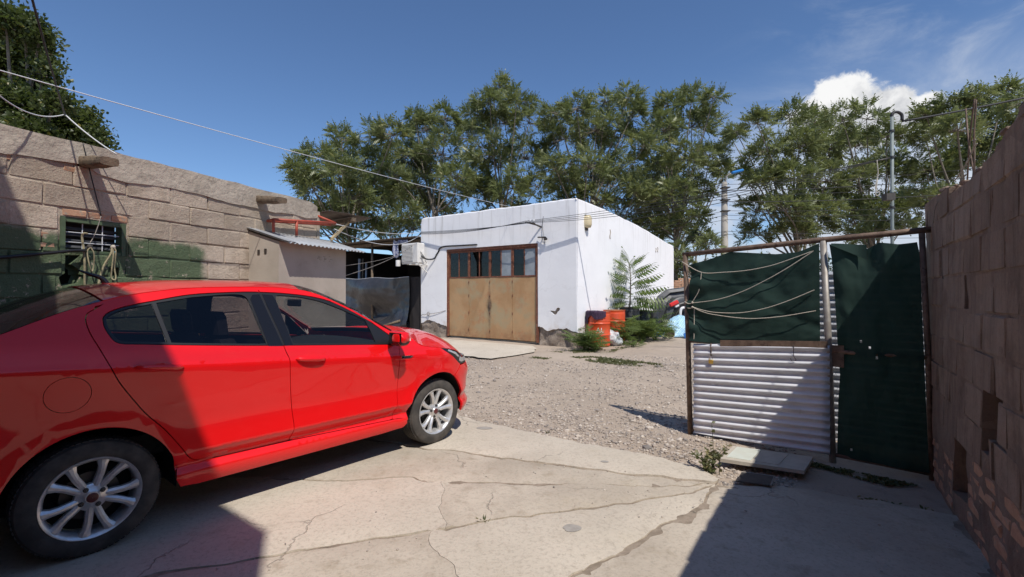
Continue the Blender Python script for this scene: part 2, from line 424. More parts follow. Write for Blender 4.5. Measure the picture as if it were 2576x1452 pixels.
# cement block, with the green wash that was painted over part of the left wall
def block_mat(name, base, alt, dark, green=False, wear=.5):
    b = NB(name); v = b.pos(); oi = b.n('ShaderNodeObjectInfo').outputs['Random']
    col = b.mix(b.ramp(oi, 0, 1, False), tuple(c*.86 for c in base), alt); col = b.mix(b.ramp(b.noise(4, 7, .65, v), .42, .74), col, dark)
    col = b.mix(b.math('MULTIPLY', b.ramp(b.noise(60, 4, .7, v), .52, .68), .45), col, tuple(c*.62 for c in base))
    h = b.math('ADD', b.noise(60, 6, .75, v), b.math('MULTIPLY', b.noise(17, 7, .7, v), 1.6))
    col = b.mix(b.math('MULTIPLY', b.ramp(b.noise(24, 7, .8, v), .54, .70), .5), col, tuple(c*.55 for c in base)); col = b.mix(b.math('MULTIPLY', b.ramp(b.noise(11, 7, .75, b.mapv(v, loc=(7, 3, 1))), .55, .70), .35), col, tuple(min(.75, c*1.35) for c in base))
    if not green:
        st = b.noise(3.0, 5, .65, b.mapv(v, (4.5, 4.5, .35))); col = b.mix(b.math('MULTIPLY', b.ramp(st, .46, .70), .55), col, tuple(c*.45 for c in base))
        col = b.mix(b.math('MULTIPLY', b.ramp(b.noise(1.4, 6, .7, v), .5, .7), .4), col, (.34, .285, .235))
    if green:
        x = b.sep(v); s = b.math('ADD', b.math('MULTIPLY', x[0], .317), b.math('MULTIPLY', x[1], .948)); wob = b.math('MULTIPLY', b.math('SUBTRACT', b.noise(3.2, 5, .6, v), .5), .30)
        z = b.math('ADD', x[2], wob); s2 = b.math('ADD', s, wob)
        s0 = -3.67*.317+4.98*.948
        m = b.math('MULTIPLY', b.ramp(z, 2.02, 1.93), b.ramp(s2, s0+.50, s0+.36))
        m = b.math('MULTIPLY', m, b.ramp(b.noise(9, 7, .75, v), .66, .58))
        m = b.math('MULTIPLY', m, b.ramp(b.noise(30, 6, .75, v), .26, .36))
        col = b.mix(b.math('MULTIPLY', m, .93), col, (.075, .125, .060))
    b.bsdf(col, .95, 0., h, .9, .012); return b.m
MT['block'] = block_mat('cement_block', (.47, .385, .30), (.60, .50, .395), (.37, .30, .225), True)
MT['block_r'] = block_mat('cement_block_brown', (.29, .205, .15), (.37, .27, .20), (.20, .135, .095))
MT['mortar'] = block_mat('old_mortar', (.50, .415, .32), (.50, .415, .32), (.36, .29, .22), True)
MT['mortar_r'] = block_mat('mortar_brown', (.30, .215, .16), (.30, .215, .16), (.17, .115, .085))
MT['plaster'] = pbr('grey_render', (.47, .41, .335), (.36, .31, .25), 3.5, c3=(.27, .235, .19), s3=9, t3=(.54, .70), rough=.95, bump=.9, bscale=16, bdist=.018)
MT['render_tan'] = pbr('tan_render', (.40, .345, .285), (.46, .40, .335), 2.2, c3=(.33, .285, .235), s3=3.4, t3=(.58, .75), rough=.95, bump=.3, bscale=40, bdist=.005)
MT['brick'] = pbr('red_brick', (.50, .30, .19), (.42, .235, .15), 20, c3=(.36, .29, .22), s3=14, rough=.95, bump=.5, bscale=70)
def white_wall():
    b = NB('white_limewash'); v = b.pos(); x = b.sep(v)
    col = b.mix(b.ramp(b.noise(1.3, 7, .6, v), .35, .7), (.88, .88, .89), (.84, .84, .85))
    st = b.noise(2.2, 5, .6, b.mapv(v, (3.5, 3.5, .22))); top = b.ramp(x[2], 2.2, 3.75)
    col = b.mix(b.math('MULTIPLY', b.math('MULTIPLY', b.ramp(st, .5, .72), top), .5), col, (.46, .44, .41))
    col = b.mix(b.math('MULTIPLY', b.ramp(b.noise(1.1, 6, .7, b.mapv(v, loc=(3, 1, 7))), .55, .68), .22), col, (.66, .66, .66))
    vc = b.n('ShaderNodeTexVoronoi', feature='DISTANCE_TO_EDGE'); vc.inputs['Scale'].default_value = .55; nn = b.n('ShaderNodeTexNoise'); nn.inputs['Scale'].default_value = 2.; nn.inputs['Detail'].default_value = 6; b.l(v, nn.inputs['Vector']); av = b.n('ShaderNodeVectorMath', operation='ADD'); b.l(v, av.inputs[0]); b.l(nn.outputs['Color'], av.inputs[1]); b.l(av.outputs[0], vc.inputs['Vector'])
    col = b.mix(b.math('MULTIPLY', b.math('MULTIPLY', b.ramp(vc.outputs['Distance'], .002, .012, True, 1., 0.), b.ramp(b.noise(.7, 2, .5, v), .50, .58)), .10), col, (.40, .39, .37))
    lowm = b.math('MULTIPLY', b.ramp(x[2], 1.0, .35), b.ramp(b.noise(3, 6, .65, v), .44, .66)); col = b.mix(b.math('MULTIPLY', lowm, .55), col, (.58, .50, .41))
    b.bsdf(col, .9, 0., b.math('ADD', b.noise(9, 6, .6, v), b.math('MULTIPLY', b.noise(1.8, 3, .5, v), 3.)), .22, .012); return b.m
MT['white'] = white_wall()
MT['rubble'] = pbr('exposed_rubble', (.24, .19, .15), (.34, .28, .225), 7, c3=(.17, .135, .11), s3=11, rough=1., bump=.9, bscale=28, bdist=.03)
def door_mat():
    b = NB('rusty_door_sheet'); v = b.pos()
    n = b.noise(1.3, 8, .62, b.mapv(v, (1, 1, .7)), .4); col = b.mix(b.ramp(n, .40, .62), (.40, .235, .110), (.47, .295, .150))
    col = b.mix(b.math('MULTIPLY', b.ramp(b.noise(1.7, 6, .6, b.mapv(v, (1, 1, 1.3), loc=(4, 0, 2))), .48, .64), .6), col, (.36, .31, .19))
    col = b.mix(b.math('MULTIPLY', b.ramp(b.noise(2.6, 7, .7, b.mapv(v, loc=(1, 5, 3))), .52, .68), .6), col, (.42, .18, .08))
    col = b.mix(b.math('MULTIPLY', b.ramp(b.noise(22, 5, .7, v), .60, .74), .4), col, (.23, .125, .07))
    x = b.sep(v); lx = b.math('SUBTRACT', x[0], -.655); gr = b.math('ADD', b.math('MULTIPLY', b.math('ABSOLUTE', lx), 7.), b.math('MULTIPLY', b.math('ABSOLUTE', b.math('SUBTRACT', x[2], 1.05)), 1.1))
    gm = b.ramp(b.math('ADD', gr, b.math('MULTIPLY', b.noise(7, 6, .7, v), .9)), .55, 1.35, True, 1., 0.); col = b.mix(b.math('MULTIPLY', gm, .75), col, (.10, .065, .04))
    col = b.mix(b.math('MULTIPLY', b.ramp(x[2], .50, .12), b.math('MULTIPLY', b.ramp(b.noise(4, 6, .7, v), .42, .6), .6)), col, (.30, .13, .06))
    b.bsdf(col, .62, .0, b.noise(3.5, 5, .6, v), .16, .02); return b.m
MT['door'] = door_mat()
MT['rust_frame'] = pbr('rusty_frame', (.21, .075, .04), (.14, .05, .03), 9, c3=(.28, .13, .07), s3=14, rough=.75, bump=.3, bscale=60)
MT['rust'] = pbr('rusty_pipe', (.115, .075, .052), (.20, .135, .095), 11, c3=(.085, .05, .035), s3=19, rough=.7, metal=.15, bump=.35, bscale=90, bdist=.004)
MT['pipe_grey'] = pbr('grey_pipe', (.33, .31, .28), (.24, .215, .19), 9, rough=.55, metal=.35)
MT['galv'] = pbr('galvanised_sheet', (.50, .51, .53), (.42, .43, .45), 5, c3=(.34, .30, .26), s3=7, t3=(.62, .74), rough=.5, metal=.25)
MT['galv_new'] = pbr('galvanised_bright', (.74, .75, .78), (.66, .67, .69), 6, c3=(.50, .47, .43), s3=5, t3=(.60, .75), rough=.5, metal=.12)
MT['red_pipe'] = pbr('red_oxide_paint', (.42, .075, .04), (.33, .06, .035), 12, rough=.55)
MT['wood'] = pbr('weathered_wood', (.13, .095, .065), (.20, .15, .10), 14, c3=(.07, .05, .035), s3=20, rough=.9, bump=.7, bscale=50, coords='obj')
MT['wood_pale'] = pbr('pale_timber', (.46, .37, .22), (.38, .30, .18), 16, rough=.85, bump=.3)
MT['window_green'] = pbr('green_window_paint', (.085, .135, .07), (.07, .10, .055), 15, c3=(.22, .10, .05), s3=20, t3=(.60, .68), rough=.7)
MT['black_plastic'] = pbr('black_polythene', (.032, .032, .035), (.048, .047, .050), 4, rough=.30, bump=.5, bscale=6, bdist=.03, Specular_IOR_Level=.6)
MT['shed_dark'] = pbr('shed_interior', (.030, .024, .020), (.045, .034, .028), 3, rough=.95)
def net_mat():
    b = NB('green_shade_net'); v = b.pos(); col = b.mix(b.ramp(b.noise(3, 5, .6, v), .35, .7), (.010, .034, .026), (.016, .046, .036))
    p = b.bsdf(col, .85, 0., b.noise(180, 2, .5, v), .3, .003); tl = b.n('ShaderNodeBsdfTranslucent'); tl.inputs[0].default_value = (.02, .06, .045, 1)
    tr = b.n('ShaderNodeBsdfTransparent'); tr.inputs[0].default_value = (.9, 1, .95, 1)
    wv = b.n('ShaderNodeTexWave', wave_type='BANDS', bands_direction='Z'); wv.inputs['Scale'].default_value = 55; b.l(v, wv.inputs['Vector'])
    f = b.math('ADD', .002, b.math('MULTIPLY', b.ramp(wv.outputs['Fac'], .8, .98), .006))
    m1 = b.n('ShaderNodeMixShader'); m1.inputs[0].default_value = .25; b.l(p.outputs[0], m1.inputs[1]); b.l(tl.outputs[0], m1.inputs[2])
    m2 = b.n('ShaderNodeMixShader'); b.l(f, m2.inputs[0]); b.l(m1.outputs[0], m2.inputs[1]); b.l(tr.outputs[0], m2.inputs[2]); b.l(m2.outputs[0], b.out.inputs[0]); return b.m
MT['net'] = net_mat()
MT['rope'] = pbr('pale_rope', (.52, .48, .40), (.42, .38, .31), 60, rough=.9)
MT['rope_old'] = pbr('old_rope', (.36, .32, .19), (.24, .21, .14), 40, rough=.95)
MT['wire'] = pbr('wire_dark', (.02, .02, .022), rough=.6)
MT['wire_pale'] = pbr('wire_pale', (.62, .64, .66), rough=.5)
MT['wire_steel'] = pbr('wire_steel', (.30, .27, .24), rough=.5, metal=.5)
MT['ac'] = pbr('ac_enamel', (.74, .73, .70), (.68, .66, .62), 8, rough=.45)
MT['ac_slot'] = pbr('ac_slot', (.33, .33, .33), rough=.6)
MT['drum_red'] = pbr('drum_red_enamel', (.70, .085, .020), (.60, .072, .022), 7, c3=(.33, .10, .045), s3=9, t3=(.62, .70), rough=.4, bump=.1, bscale=6, bdist=.02)
MT['drum_lid'] = pbr('drum_rusty_lid', (.42, .27, .16), (.33, .19, .10), 9, c3=(.5, .36, .22), s3=6, rough=.7)
MT['drum_black'] = pbr('drum_black', (.020, .022, .026), (.035, .036, .04), 8, c3=(.13, .12, .11), s3=9, t3=(.60, .70), rough=.5)
MT['plastic_grey'] = pbr('scratched_black_plastic', (.045, .047, .052), (.075, .077, .082), 6, c3=(.14, .14, .145), s3=14, t3=(.60, .72), rough=.5)
MT['white_plastic'] = pbr('white_plastic', (.78, .78, .78), rough=.35)
MT['red_plastic'] = pbr('red_lens', (.65, .03, .03), rough=.25)
MT['purple_cloth'] = pbr('purple_cloth', (.055, .028, .060), (.035, .02, .04), 14, rough=.95)
def tarp_mat():
    b = NB('pale_blue_check_tarp'); v = b.obj(); x = b.sep(v)
    a = b.math('FRACT', b.math('MULTIPLY', b.math('ADD', x[0], x[2]), 13.)); c = b.math('FRACT', b.math('MULTIPLY', b.math('SUBTRACT', x[2], x[0]), 13.))
    m = b.math('MAXIMUM', b.ramp(a, .72, .80), b.ramp(c, .72, .80)); b.bsdf(b.mix(b.math('MULTIPLY', m, .7), (.40, .62, .74), (.16, .34, .55)), .5, 0., b.noise(9, 5, .6, v), .4, .03); return b.m
MT['tarp'] = tarp_mat()
MT['blue'] = pbr('blue_sheet', (.025, .15, .52), (.035, .20, .60), 8, rough=.5)
MT['bucket'] = pbr('bucket_dusty', (.46, .41, .32), (.52, .47, .39), 8, rough=.7)
MT['bag'] = pbr('white_bag', (.62, .63, .64), (.34, .36, .36), 16, rough=.4, bump=.5, bscale=22, bdist=.02)
MT['brass'] = pbr('brass', (.62, .42, .10), rough=.4, metal=.7)
MT['tile'] = pbr('pale_board', (.60, .64, .57), (.55, .56, .48), 5, rough=.5)
MT['board'] = pbr('board_edge', (.50, .45, .37), (.44, .39, .32), 8, rough=.85)
MT['lid_dark'] = pbr('dark_iron_lid', (.055, .050, .046), (.075, .066, .058), 12, rough=.75, bump=.3)
MT['pole'] = pbr('concrete_pole', (.42, .385, .33), (.36, .33, .285), 3, rough=.95)
MT['pole_paint'] = pbr('grey_green_pole', (.21, .245, .235), (.17, .20, .19), 6, rough=.55)
MT['lamp_blue'] = pbr('blue_lamp_head', (.02, .20, .55), rough=.4)
MT['bark'] = pbr('grey_bark', (.16, .135, .11), (.23, .20, .165), 7, rough=.95, bump=.5, bscale=20, bdist=.02)
def leaf_mat(name, c1, c2, c3, tr):
    b = NB(name); r = b.attr('rnd'); col = b.mix(b.ramp(r, 0, .7, False), c1, c2); col = b.mix(b.ramp(r, .86, 1.0), col, c3)
    p = b.bsdf(col, .42, Specular_IOR_Level=.45); t = b.n('ShaderNodeBsdfTranslucent'); b.inp(t.inputs[0], b.mix(.5, col, tr))
    m = b.n('ShaderNodeMixShader'); m.inputs[0].default_value = .42; b.l(p.outputs[0], m.inputs[1]); b.l(t.outputs[0], m.inputs[2]); b.l(m.outputs[0], b.out.inputs[0]); return b.m
MT['leaf'] = leaf_mat('pinnate_leaf', (.140, .172, .066), (.240, .268, .120), (.36, .35, .14), (.16, .20, .03))
MT['leaf_dark'] = leaf_mat('dark_leaf', (.050, .075, .022), (.105, .130, .040), (.24, .21, .05), (.10, .14, .02))
MT['leaf_young'] = leaf_mat('young_leaf', (.080, .130, .034), (.15, .20, .060), (.24, .26, .08), (.18, .26, .04))
MT['grass'] = leaf_mat('dry_grass', (.085, .105, .040), (.15, .155, .065), (.30, .26, .13), (.2, .2, .06))
MT['house'] = pbr('house_render', (.27, .20, .15), (.22, .165, .125), 2.5, rough=.95, bump=.3, bscale=30)
MT['white_frame'] = pbr('white_window_frame', (.6, .6, .58), rough=.6)
MT['cloth_blue'] = pbr('blue_print_cloth', (.10, .12, .26), (.46, .48, .55), 26, .45, .55, rough=.95)
MT['old_sheet'] = pbr('old_dark_sheet', (.085, .066, .052), (.13, .105, .085), 6, rough=.7, metal=.2)
MT['tin_dull'] = pbr('dull_tin', (.43, .445, .46), (.36, .37, .38), 7, c3=(.28, .25, .22), s3=8, t3=(.62, .74), rough=.5, metal=.3)
# ------------------------------------------------------------------ ground sheet, reaching the horizon
def ax_coords(lo, hi, step, far, k=1.28):
    a = list(np.arange(lo, hi+1e-6, step)); d = step
    while a[-1] < far: d *= k; a.append(a[-1]+d)
    d = step
    while a[0] > -far: d *= k; a.insert(0, a[0]-d)
    return np.array(a)
gxs = ax_coords(-5, 7, .22, 900); gys = ax_coords(-1, 17, .22, 900)
GX, GY = np.meshgrid(gxs, gys, indexing='ij')
GZ = gz(GX, GY) - .05 + .016*vn.fbm(GX*1.3, GY*1.3)*np.exp(-((GX/14)**2+((GY-8)/14)**2))
nv_ = len(gys)
mk('ground', (np.stack([GX.ravel(), GY.ravel(), GZ.ravel()], 1), [(i*nv_+j, (i+1)*nv_+j, (i+1)*nv_+j+1, i*nv_+j+1) for i in range(len(gxs)-1) for j in range(nv_-1)]), MT['soil'], smooth=True)['kind'] = 'structure'

# ------------------------------------------------------------------ concrete drive: slabs parted by open cracks
def wob(P, step=.05, amp=.012, seed=0):
    P = dens(P, step, False); t = np.arange(len(P))
    o = np.stack([vn.fbm(t*.35, seed*3.7+0*t), vn.fbm(t*.35, seed*3.7+50+0*t)], 1)*amp; o[0] = 0; o[-1] = 0
    return P+o
EDGE = wob([(-3.0, 7.75), (-2.4, 7.2), (-1.5, 6.5), (-0.65, 5.73), (-0.46, 5.54), (-0.09, 5.27), (0.14, 5.04), (0.45, 4.84), (0.69, 4.69), (0.86, 4.56), (1.12, 4.41), (1.34, 4.26), (1.5, 4.12), (1.60, 3.93), (1.66, 3.78), (1.59, 3.65)], .06, .02, 1)
C1 = wob([(-3.55, 5.45), (-2.2, 4.98), (-1.07, 4.54), (-0.81, 4.4), (-0.56, 4.36), (-0.25, 4.23), (0.1, 4.11), (0.44, 4.01), (0.75, 3.88), (1.05, 3.81), (1.34, 3.73), (1.59, 3.65)], .045, .014, 2)
C2 = wob([(-4.15, 3.9), (-2.6, 3.72), (-1.62, 3.63), (-1.39, 3.62), (-1.18, 3.64), (-0.99, 3.7), (-0.79, 3.7), (-0.66, 3.62), (-0.51, 3.61), (-0.09, 3.61), (0.24, 3.59), (0.54, 3.61), (0.77, 3.6), (1.1, 3.56), (1.59, 3.65)], .045, .014, 3)
C3 = wob([(-4.7, 1.5), (-3.2, 1.95), (-2.2, 2.28), (-1.35, 2.57), (-1.12, 2.66), (-0.85, 2.75), (-0.63, 2.8), (-0.49, 2.86), (-0.32, 2.92), (-0.17, 2.98), (0.08, 3.05), (0.34, 3.15), (0.62, 3.23), (0.84, 3.28), (1.08, 3.39), (1.31, 3.47), (1.59, 3.65)], .045, .016, 4)
C4 = wob([(-2.6, -1.6), (-1.0, .7), (-.1, 1.9), (0.31, 2.39), (0.39, 2.46), (0.53, 2.6), (0.69, 2.71), (0.87, 2.88), (0.98, 2.98), (1.18, 3.11), (1.38, 3.33), (1.59, 3.65)], .045, .018, 5)
MINOR = [wob([(-0.55, 3.61), (-0.49, 3.45), (-0.5, 3.16), (-0.42, 2.97), (-.40, 2.90)], .04, .016, 6), wob([(-0.49, 2.86), (-0.47, 2.73), (-0.39, 2.57), (-0.32, 2.48), (-0.26, 2.38), (-.2, 2.2), (-.1, 1.9)], .04, .016, 7)]
drive = thing('driveway', 'cracked pale concrete driveway in slabs beneath the red car', 'driveway', (0, 0, 0)); drive['kind'] = 'structure'
def slab(poly, mat, dz, holes=(), gap=.010, seed=0, crack=None):
    poly = np.asarray(poly, float); poly = poly if area2(poly) > 0 else poly[::-1]; fine = np.ones(len(poly))
    if crack is not None: fine = np.where(dist_poly(poly, np.concatenate([crack, crack[::-1]])) < .02, .12, 1.)
    P = inset(poly, gap*fine)
    V, F = fill(P, holes, .13, .25, .05)
    ed = np.minimum(dist_poly(V, P)/.05, 1)
    if crack is not None: ed = np.where(dist_poly(V, np.concatenate([crack, crack[::-1]])) < .055, np.maximum(ed, .85), ed)
    z = gz(V[:, 0], V[:, 1]) + dz + .004*vn.fbm(V[:, 0]*1.7, V[:, 1]*1.7, seed) - .010*(1-ed)*(1+.9*vn(V[:, 0]*9, V[:, 1]*9))
    V3 = np.column_stack([V, z]); n = len(V3)
    B = boundary(F); low = V3.copy(); low[:, 2] -= .06
    return mk('slab', (np.concatenate([V3, low]), F + [(b, a, a+n, b+n) for a, b in B]), mat, drive, smooth=True, sharp=50)
# main wedge slabs; the two widest are broken again by cracks across them
slab(np.concatenate([EDGE, C1[::-1][1:]]), MT['concrete_fine'], .006, seed=1)
slab(np.concatenate([C1, C2[::-1][1:]]), MT['concrete'], -.003, seed=2)
def cutloop(top, bot, crack):                  # split a wedge between two polylines along a crack
    i = int(np.argmin(np.linalg.norm(top-crack[0], axis=1))); j = int(np.argmin(np.linalg.norm(bot-crack[-1], axis=1)))
    L = np.concatenate([top[:i+1], crack[1:-1], bot[:j+1][::-1]]); R = np.concatenate([top[i:], bot[j:][::-1][1:], crack[1:-1][::-1]])
    return L, R
for P, m, dz in zip(cutloop(C2, C3, MINOR[0]), ('concrete_fine', 'concrete'), (.001, .0)): slab(P, MT[m], dz, seed=3, crack=MINOR[0])
for P, m, dz in zip(cutloop(C3, C4, MINOR[1]), ('concrete', 'concrete_fine'), (-.003, -.002)): slab(P, MT[m], dz, seed=4, crack=MINOR[1])
slab(np.concatenate([C4, wob([(1.59, 3.65), (1.9, 3.72), (2.3, 3.62), (2.8, 3.32), (3.05, 3.15)], .06, .03, 8)[1:], [(1.45, .78), (.2, -1.0), (-.9, -2.2)]]), MT['concrete'], -.008, seed=5)
# dirt packed in the joints
V, F = fill(np.concatenate([EDGE, [(3.0, 3.1), (1.4, .7), (-1, -2.3), (-2.7, -1.7), (-4.75, 1.4), (-4.2, 3.9), (-3.55, 5.4)]]), (), .3, 0, .12)
mk('joint_fill', (np.column_stack([V, gz(V[:, 0], V[:, 1])-.016]), F), MT['dirt'], drive)
# darker cement patches
for (x, y, rx, ry) in ((.37, 2.88, .055, .03), (-.30, 5.09, .09, .035), (.81, 4.07, .035, .015)):
    a = np.linspace(0, 2*pi, 18, endpoint=False); r = 1+.15*vn(a*2, a*0+x*9)
    P = np.stack([x+rx*r*np.cos(a), y+ry*1.6*r*np.sin(a)], 1); sd_, dz_ = (4, -.002) if y < 3 else (1, .006); z = gz(P[:, 0], P[:, 1])+dz_+.004*vn.fbm(P[:, 0]*1.7, P[:, 1]*1.7, sd_)+.003
    mk('cement_patch', (np.column_stack([P, z]), [tuple(range(18))]), pbr('cement_patch_grey', (.36, .335, .30), (.30, .275, .245), 20, rough=.95), drive)
# concrete apron before the garage door
ap = thing('apron', 'pale concrete apron before the rusty garage door', 'apron', (0, 0, 0)); ap['kind'] = 'structure'
P = wob([(-2.35, 14.0), (.55, 11.95), (.62, 11.5), (.50, 10.95), (-.15, 10.45), (-.5, 10.3), (-1.0, 10.65), (-2.9, 11.9), (-3.4, 13.2), (-2.35, 14.0)], .1, .035, 11)[:-1]
V, F = fill(P, (), .22, .2, .1); z = gz(V[:, 0], V[:, 1])+.012-.03*(1-np.minimum(dist_poly(V, P)/.25, 1)); mk('slab', (np.column_stack([V, z]), F), MT['concrete_fine'], ap, smooth=True)

# ------------------------------------------------------------------ loose gravel
def stones(n):
    pts = []
    dp = np.concatenate([EDGE, C1[::-1]])
    while len(pts) < n:
        u = RNG.random((4000, 2)); d = 2.6+9.0*u[:, 0]**.9; lat = (-.55+1.15*u[:, 1])*d*1.02; Q = np.stack([lat, d], 1)
        k = (vn.fbm(Q[:, 0]*.75, Q[:, 1]*.75, 2.0)*.75 + .50 - .09*np.maximum(0, Q[:, 1]-7) > RNG.random(len(Q)))
        t = Q @ AX; k &= (t > 3.2) & (t < 10.2)
        k &= ~inpoly(Q, np.array([(-3.0, 7.75), *EDGE.tolist(), (3.3, 3.3), (1, 0), (-5, 0), (-5, 7)]))
        pts += Q[k].tolist()
    return np.array(pts[:n])
ico = bmesh.new(); bmesh.ops.create_icosphere(ico, subdivisions=1, radius=1); IV = np.array([v.co[:] for v in ico.verts]); IF = np.array([[v.index for v in f.verts] for f in ico.faces]); ico.free()
def stone_mesh(name, Q, size, kind='stuff', label=None, catg=None, lift=0.):
    n = len(Q); s = size*np.exp(RNG.normal(0, .45, n)); s = np.clip(s, size*.4, size*3.2)
    ax = RNG.uniform(.6, 1.25, (n, 3)); ax[:, 2] *= .62; yaw = RNG.uniform(0, 2*pi, n)
    V = IV[None]*ax[:, None]*(1+RNG.uniform(-.22, .22, (n, len(IV), 1)))*s[:, None, None]
    c, sn = np.cos(yaw)[:, None], np.sin(yaw)[:, None]; x = V[..., 0]*c-V[..., 1]*sn; y = V[..., 0]*sn+V[..., 1]*c
    zb = gz(Q[:, 0], Q[:, 1])-.048+(.016*vn.fbm(Q[:, 0]*1.3, Q[:, 1]*1.3) if not lift else lift)+s*.18
    V = np.stack([x+Q[:, :1], y+Q[:, 1:], V[..., 2]+zb[:, None]], -1).reshape(-1, 3)
    F = (IF[None]+(np.arange(n)*len(IV))[:, None, None]).reshape(-1, 3)
    me = bpy.data.meshes.new(name); me.from_pydata(V.tolist(), [], F.tolist()); me.materials.append(MT['stone'])
    at = me.attributes.new('rnd', 'FLOAT', 'POINT'); at.data.foreach_set('value', np.repeat(RNG.random(n), len(IV)))
    o = link(bpy.data.objects.new(name, me)); tag(o, label, catg, kind=kind); return o
stone_mesh('gravel', stones(21000), .0092, label='loose grey gravel strewn over the earth yard', catg='gravel')
big = stones(520); big = big[(big[:, 0] > -1.2) & (big[:, 1] < 10)]
stone_mesh('scattered_pebbles', big, .019, label='larger pale pebbles scattered over the earth yard', catg='pebbles')

gq = RNG.random((1600, 2))*np.array([6.5, 4.2])+np.array([-3.2, 1.6]); gq = gq[(vn.fbm(gq[:, 0]*1.1, gq[:, 1]*1.1, 5.) > .15) & inpoly(gq, np.array([*EDGE.tolist(), (2.9, 3.1), (1.5, 1.), (-4, .5), (-4, 4)]))]
stone_mesh('grit', gq, .0042, label='fine grit and pebbles lying on the concrete driveway', catg='grit', lift=.048)
# ------------------------------------------------------------------ house behind the photographer (throws the shade on the left)
HA = np.array([.228, -.89]); HD = np.array([-.8068, .5908]); HN = np.array([.5908, .8068])
house = thing('house', 'two storey rendered house at the rear end of the red car', 'house', (HA[0], HA[1], 0))
def hp(a, b, z): q = HA+HD*a-HN*b; return np.array([q[0], q[1], z])
def hbox(a0, a1, b0, b1, z0, z1): return obox(hp((a0+a1)/2, (b0+b1)/2, (z0+z1)/2), np.array([*HD*(a1-a0)/2, 0]), np.array([*HN*(b1-b0)/2, 0]), (0, 0, (z1-z0)/2))
mk('wall', hbox(0, 5.6, 0, 5, -.2, 5.85), MT['house'], house)
mk('roof', hbox(0, 5.6, 0, 5.05, 5.852, 6.0), MT['plaster'], house)
dd = mk('door', hbox(2.2, 3.1, -.045, -.003, .02, 2.1), MT['wood'], house); mk('handle', hbox(2.28, 2.34, -.10, -.048, 1.0, 1.12), MT['steel_dark'], dd)
ww = mk('window', hbox(.6, 1.7, -.04, -.003, 3.6, 4.8), MT['white_frame'], house); mk('pane', hbox(.68, 1.62, -.05, -.042, 3.68, 4.72), MT['glass_tint'], ww)
# unseen wall added so the car's shaded side reflects something dark
sw = thing('side_wall', 'rendered yard wall running back from the near end of the right wall', 'wall', (1.55, .8, 0))
d_ = np.array([.15, -.989]); n_ = np.array([-.989, -.15]); c_ = np.array([1.60, .80])+d_*2.2
mk('wall', obox((*c_, 1.1), (*d_*2.2, 0), (*n_*.10, 0), (0, 0, 1.2)), MT['house'], sw); mk('coping', obox((*c_, 2.325), (*d_*2.22, 0), (*n_*.13, 0), (0, 0, .022)), MT['plaster'], sw)
# ------------------------------------------------------------------ block walls
BLK = {}
def blk_mesh(key, L, T, H, ch, mat, n=4):
    out = []
    for i in range(n):
        V, F = cham(L, T, H, ch, .0055, RNG); me = bpy.data.meshes.new('block'); me.from_pydata(V.tolist(), [], F); me.materials.append(mat); out.append(me)
    BLK[key] = out
def lay(parent, P0, d, n, courses, pitch, key, H, T, L0, cuts=lambda z0, z1: [], s0=0., s1=1., phase=lambda k: 0., top=None, gap=.012, tilt=.006, name='block'):
    P0 = np.array(P0); d = np.array(d); n = np.array(n); yaw = atan2(d[1], d[0]); base = ROOT[parent]
    flip = np.cross([d[0], d[1], 0], [n[0], n[1], 0])[2]
    for k, (z0, z1) in enumerate(courses):
        a = s0 + (phase(k) % pitch) - pitch
        while a < s1:
            lo, hi = max(a, s0), min(a+pitch, s1); a += pitch
            segs = [(lo, hi)]
            for (c0, c1) in cuts(z0, z1):
                ns = []
                for (x, y) in segs:
                    if c1 <= x or c0 >= y: ns.append((x, y)); continue
                    if c0 > x: ns.append((x, c0))
                    if c1 < y: ns.append((c1, y))
                segs = ns
            for (x, y) in segs:
                if y-x < .07: continue
                zt = z1
                if top is not None:
                    zt = min(z1, float(min(top(x), top(y)))) if True else z1
                    if zt-z0 < .07: continue
                me = random.choice(BLK[key]); o = link(bpy.data.objects.new(name, me)); o.parent = parent
                q = P0+d*(x+y)/2 - n*(T/2 - random.uniform(-.004, .005))
                o.location = Vector((q[0], q[1], (z0+zt)/2)) - Vector(base)
                o.rotation_euler = (random.uniform(-tilt, tilt), random.uniform(-tilt, tilt)*.7, yaw+random.uniform(-tilt, tilt))
                o.scale = ((y-x-gap)/L0, 1, (zt-z0-gap)/H)
def sheet_sz(P0, d, n, poly, holes, step, back, zoff=0., estep=None, amp=.0, sc=6.):   # wall sheet in (s,z), thickened behind
    V, F = fill(poly, holes, step, .2, estep); P0 = np.array(P0); d = np.array(d); n = np.array(n)
    off = zoff + amp*vn.fbm(V[:, 0]*sc, V[:, 1]*sc)
    q = P0[None]+d[None]*V[:, :1]+n[None]*off[:, None]; V3 = np.column_stack([q, V[:, 1]])
    if np.cross([d[0], d[1], 0], [0, 0, 1])@np.array([n[0], n[1], 0]) < 0: F = [f[::-1] for f in F]
    n0 = len(V3); q2 = P0[None]+d[None]*V[:, :1]+n[None]*(zoff-back); Vb = np.column_stack([q2, V[:, 1]])
    F2 = F+[tuple(i+n0 for i in f[::-1]) for f in F]+[(b, a, a+n0, b+n0) for a, b in boundary(F)]
    return np.concatenate([V3, Vb]), F2

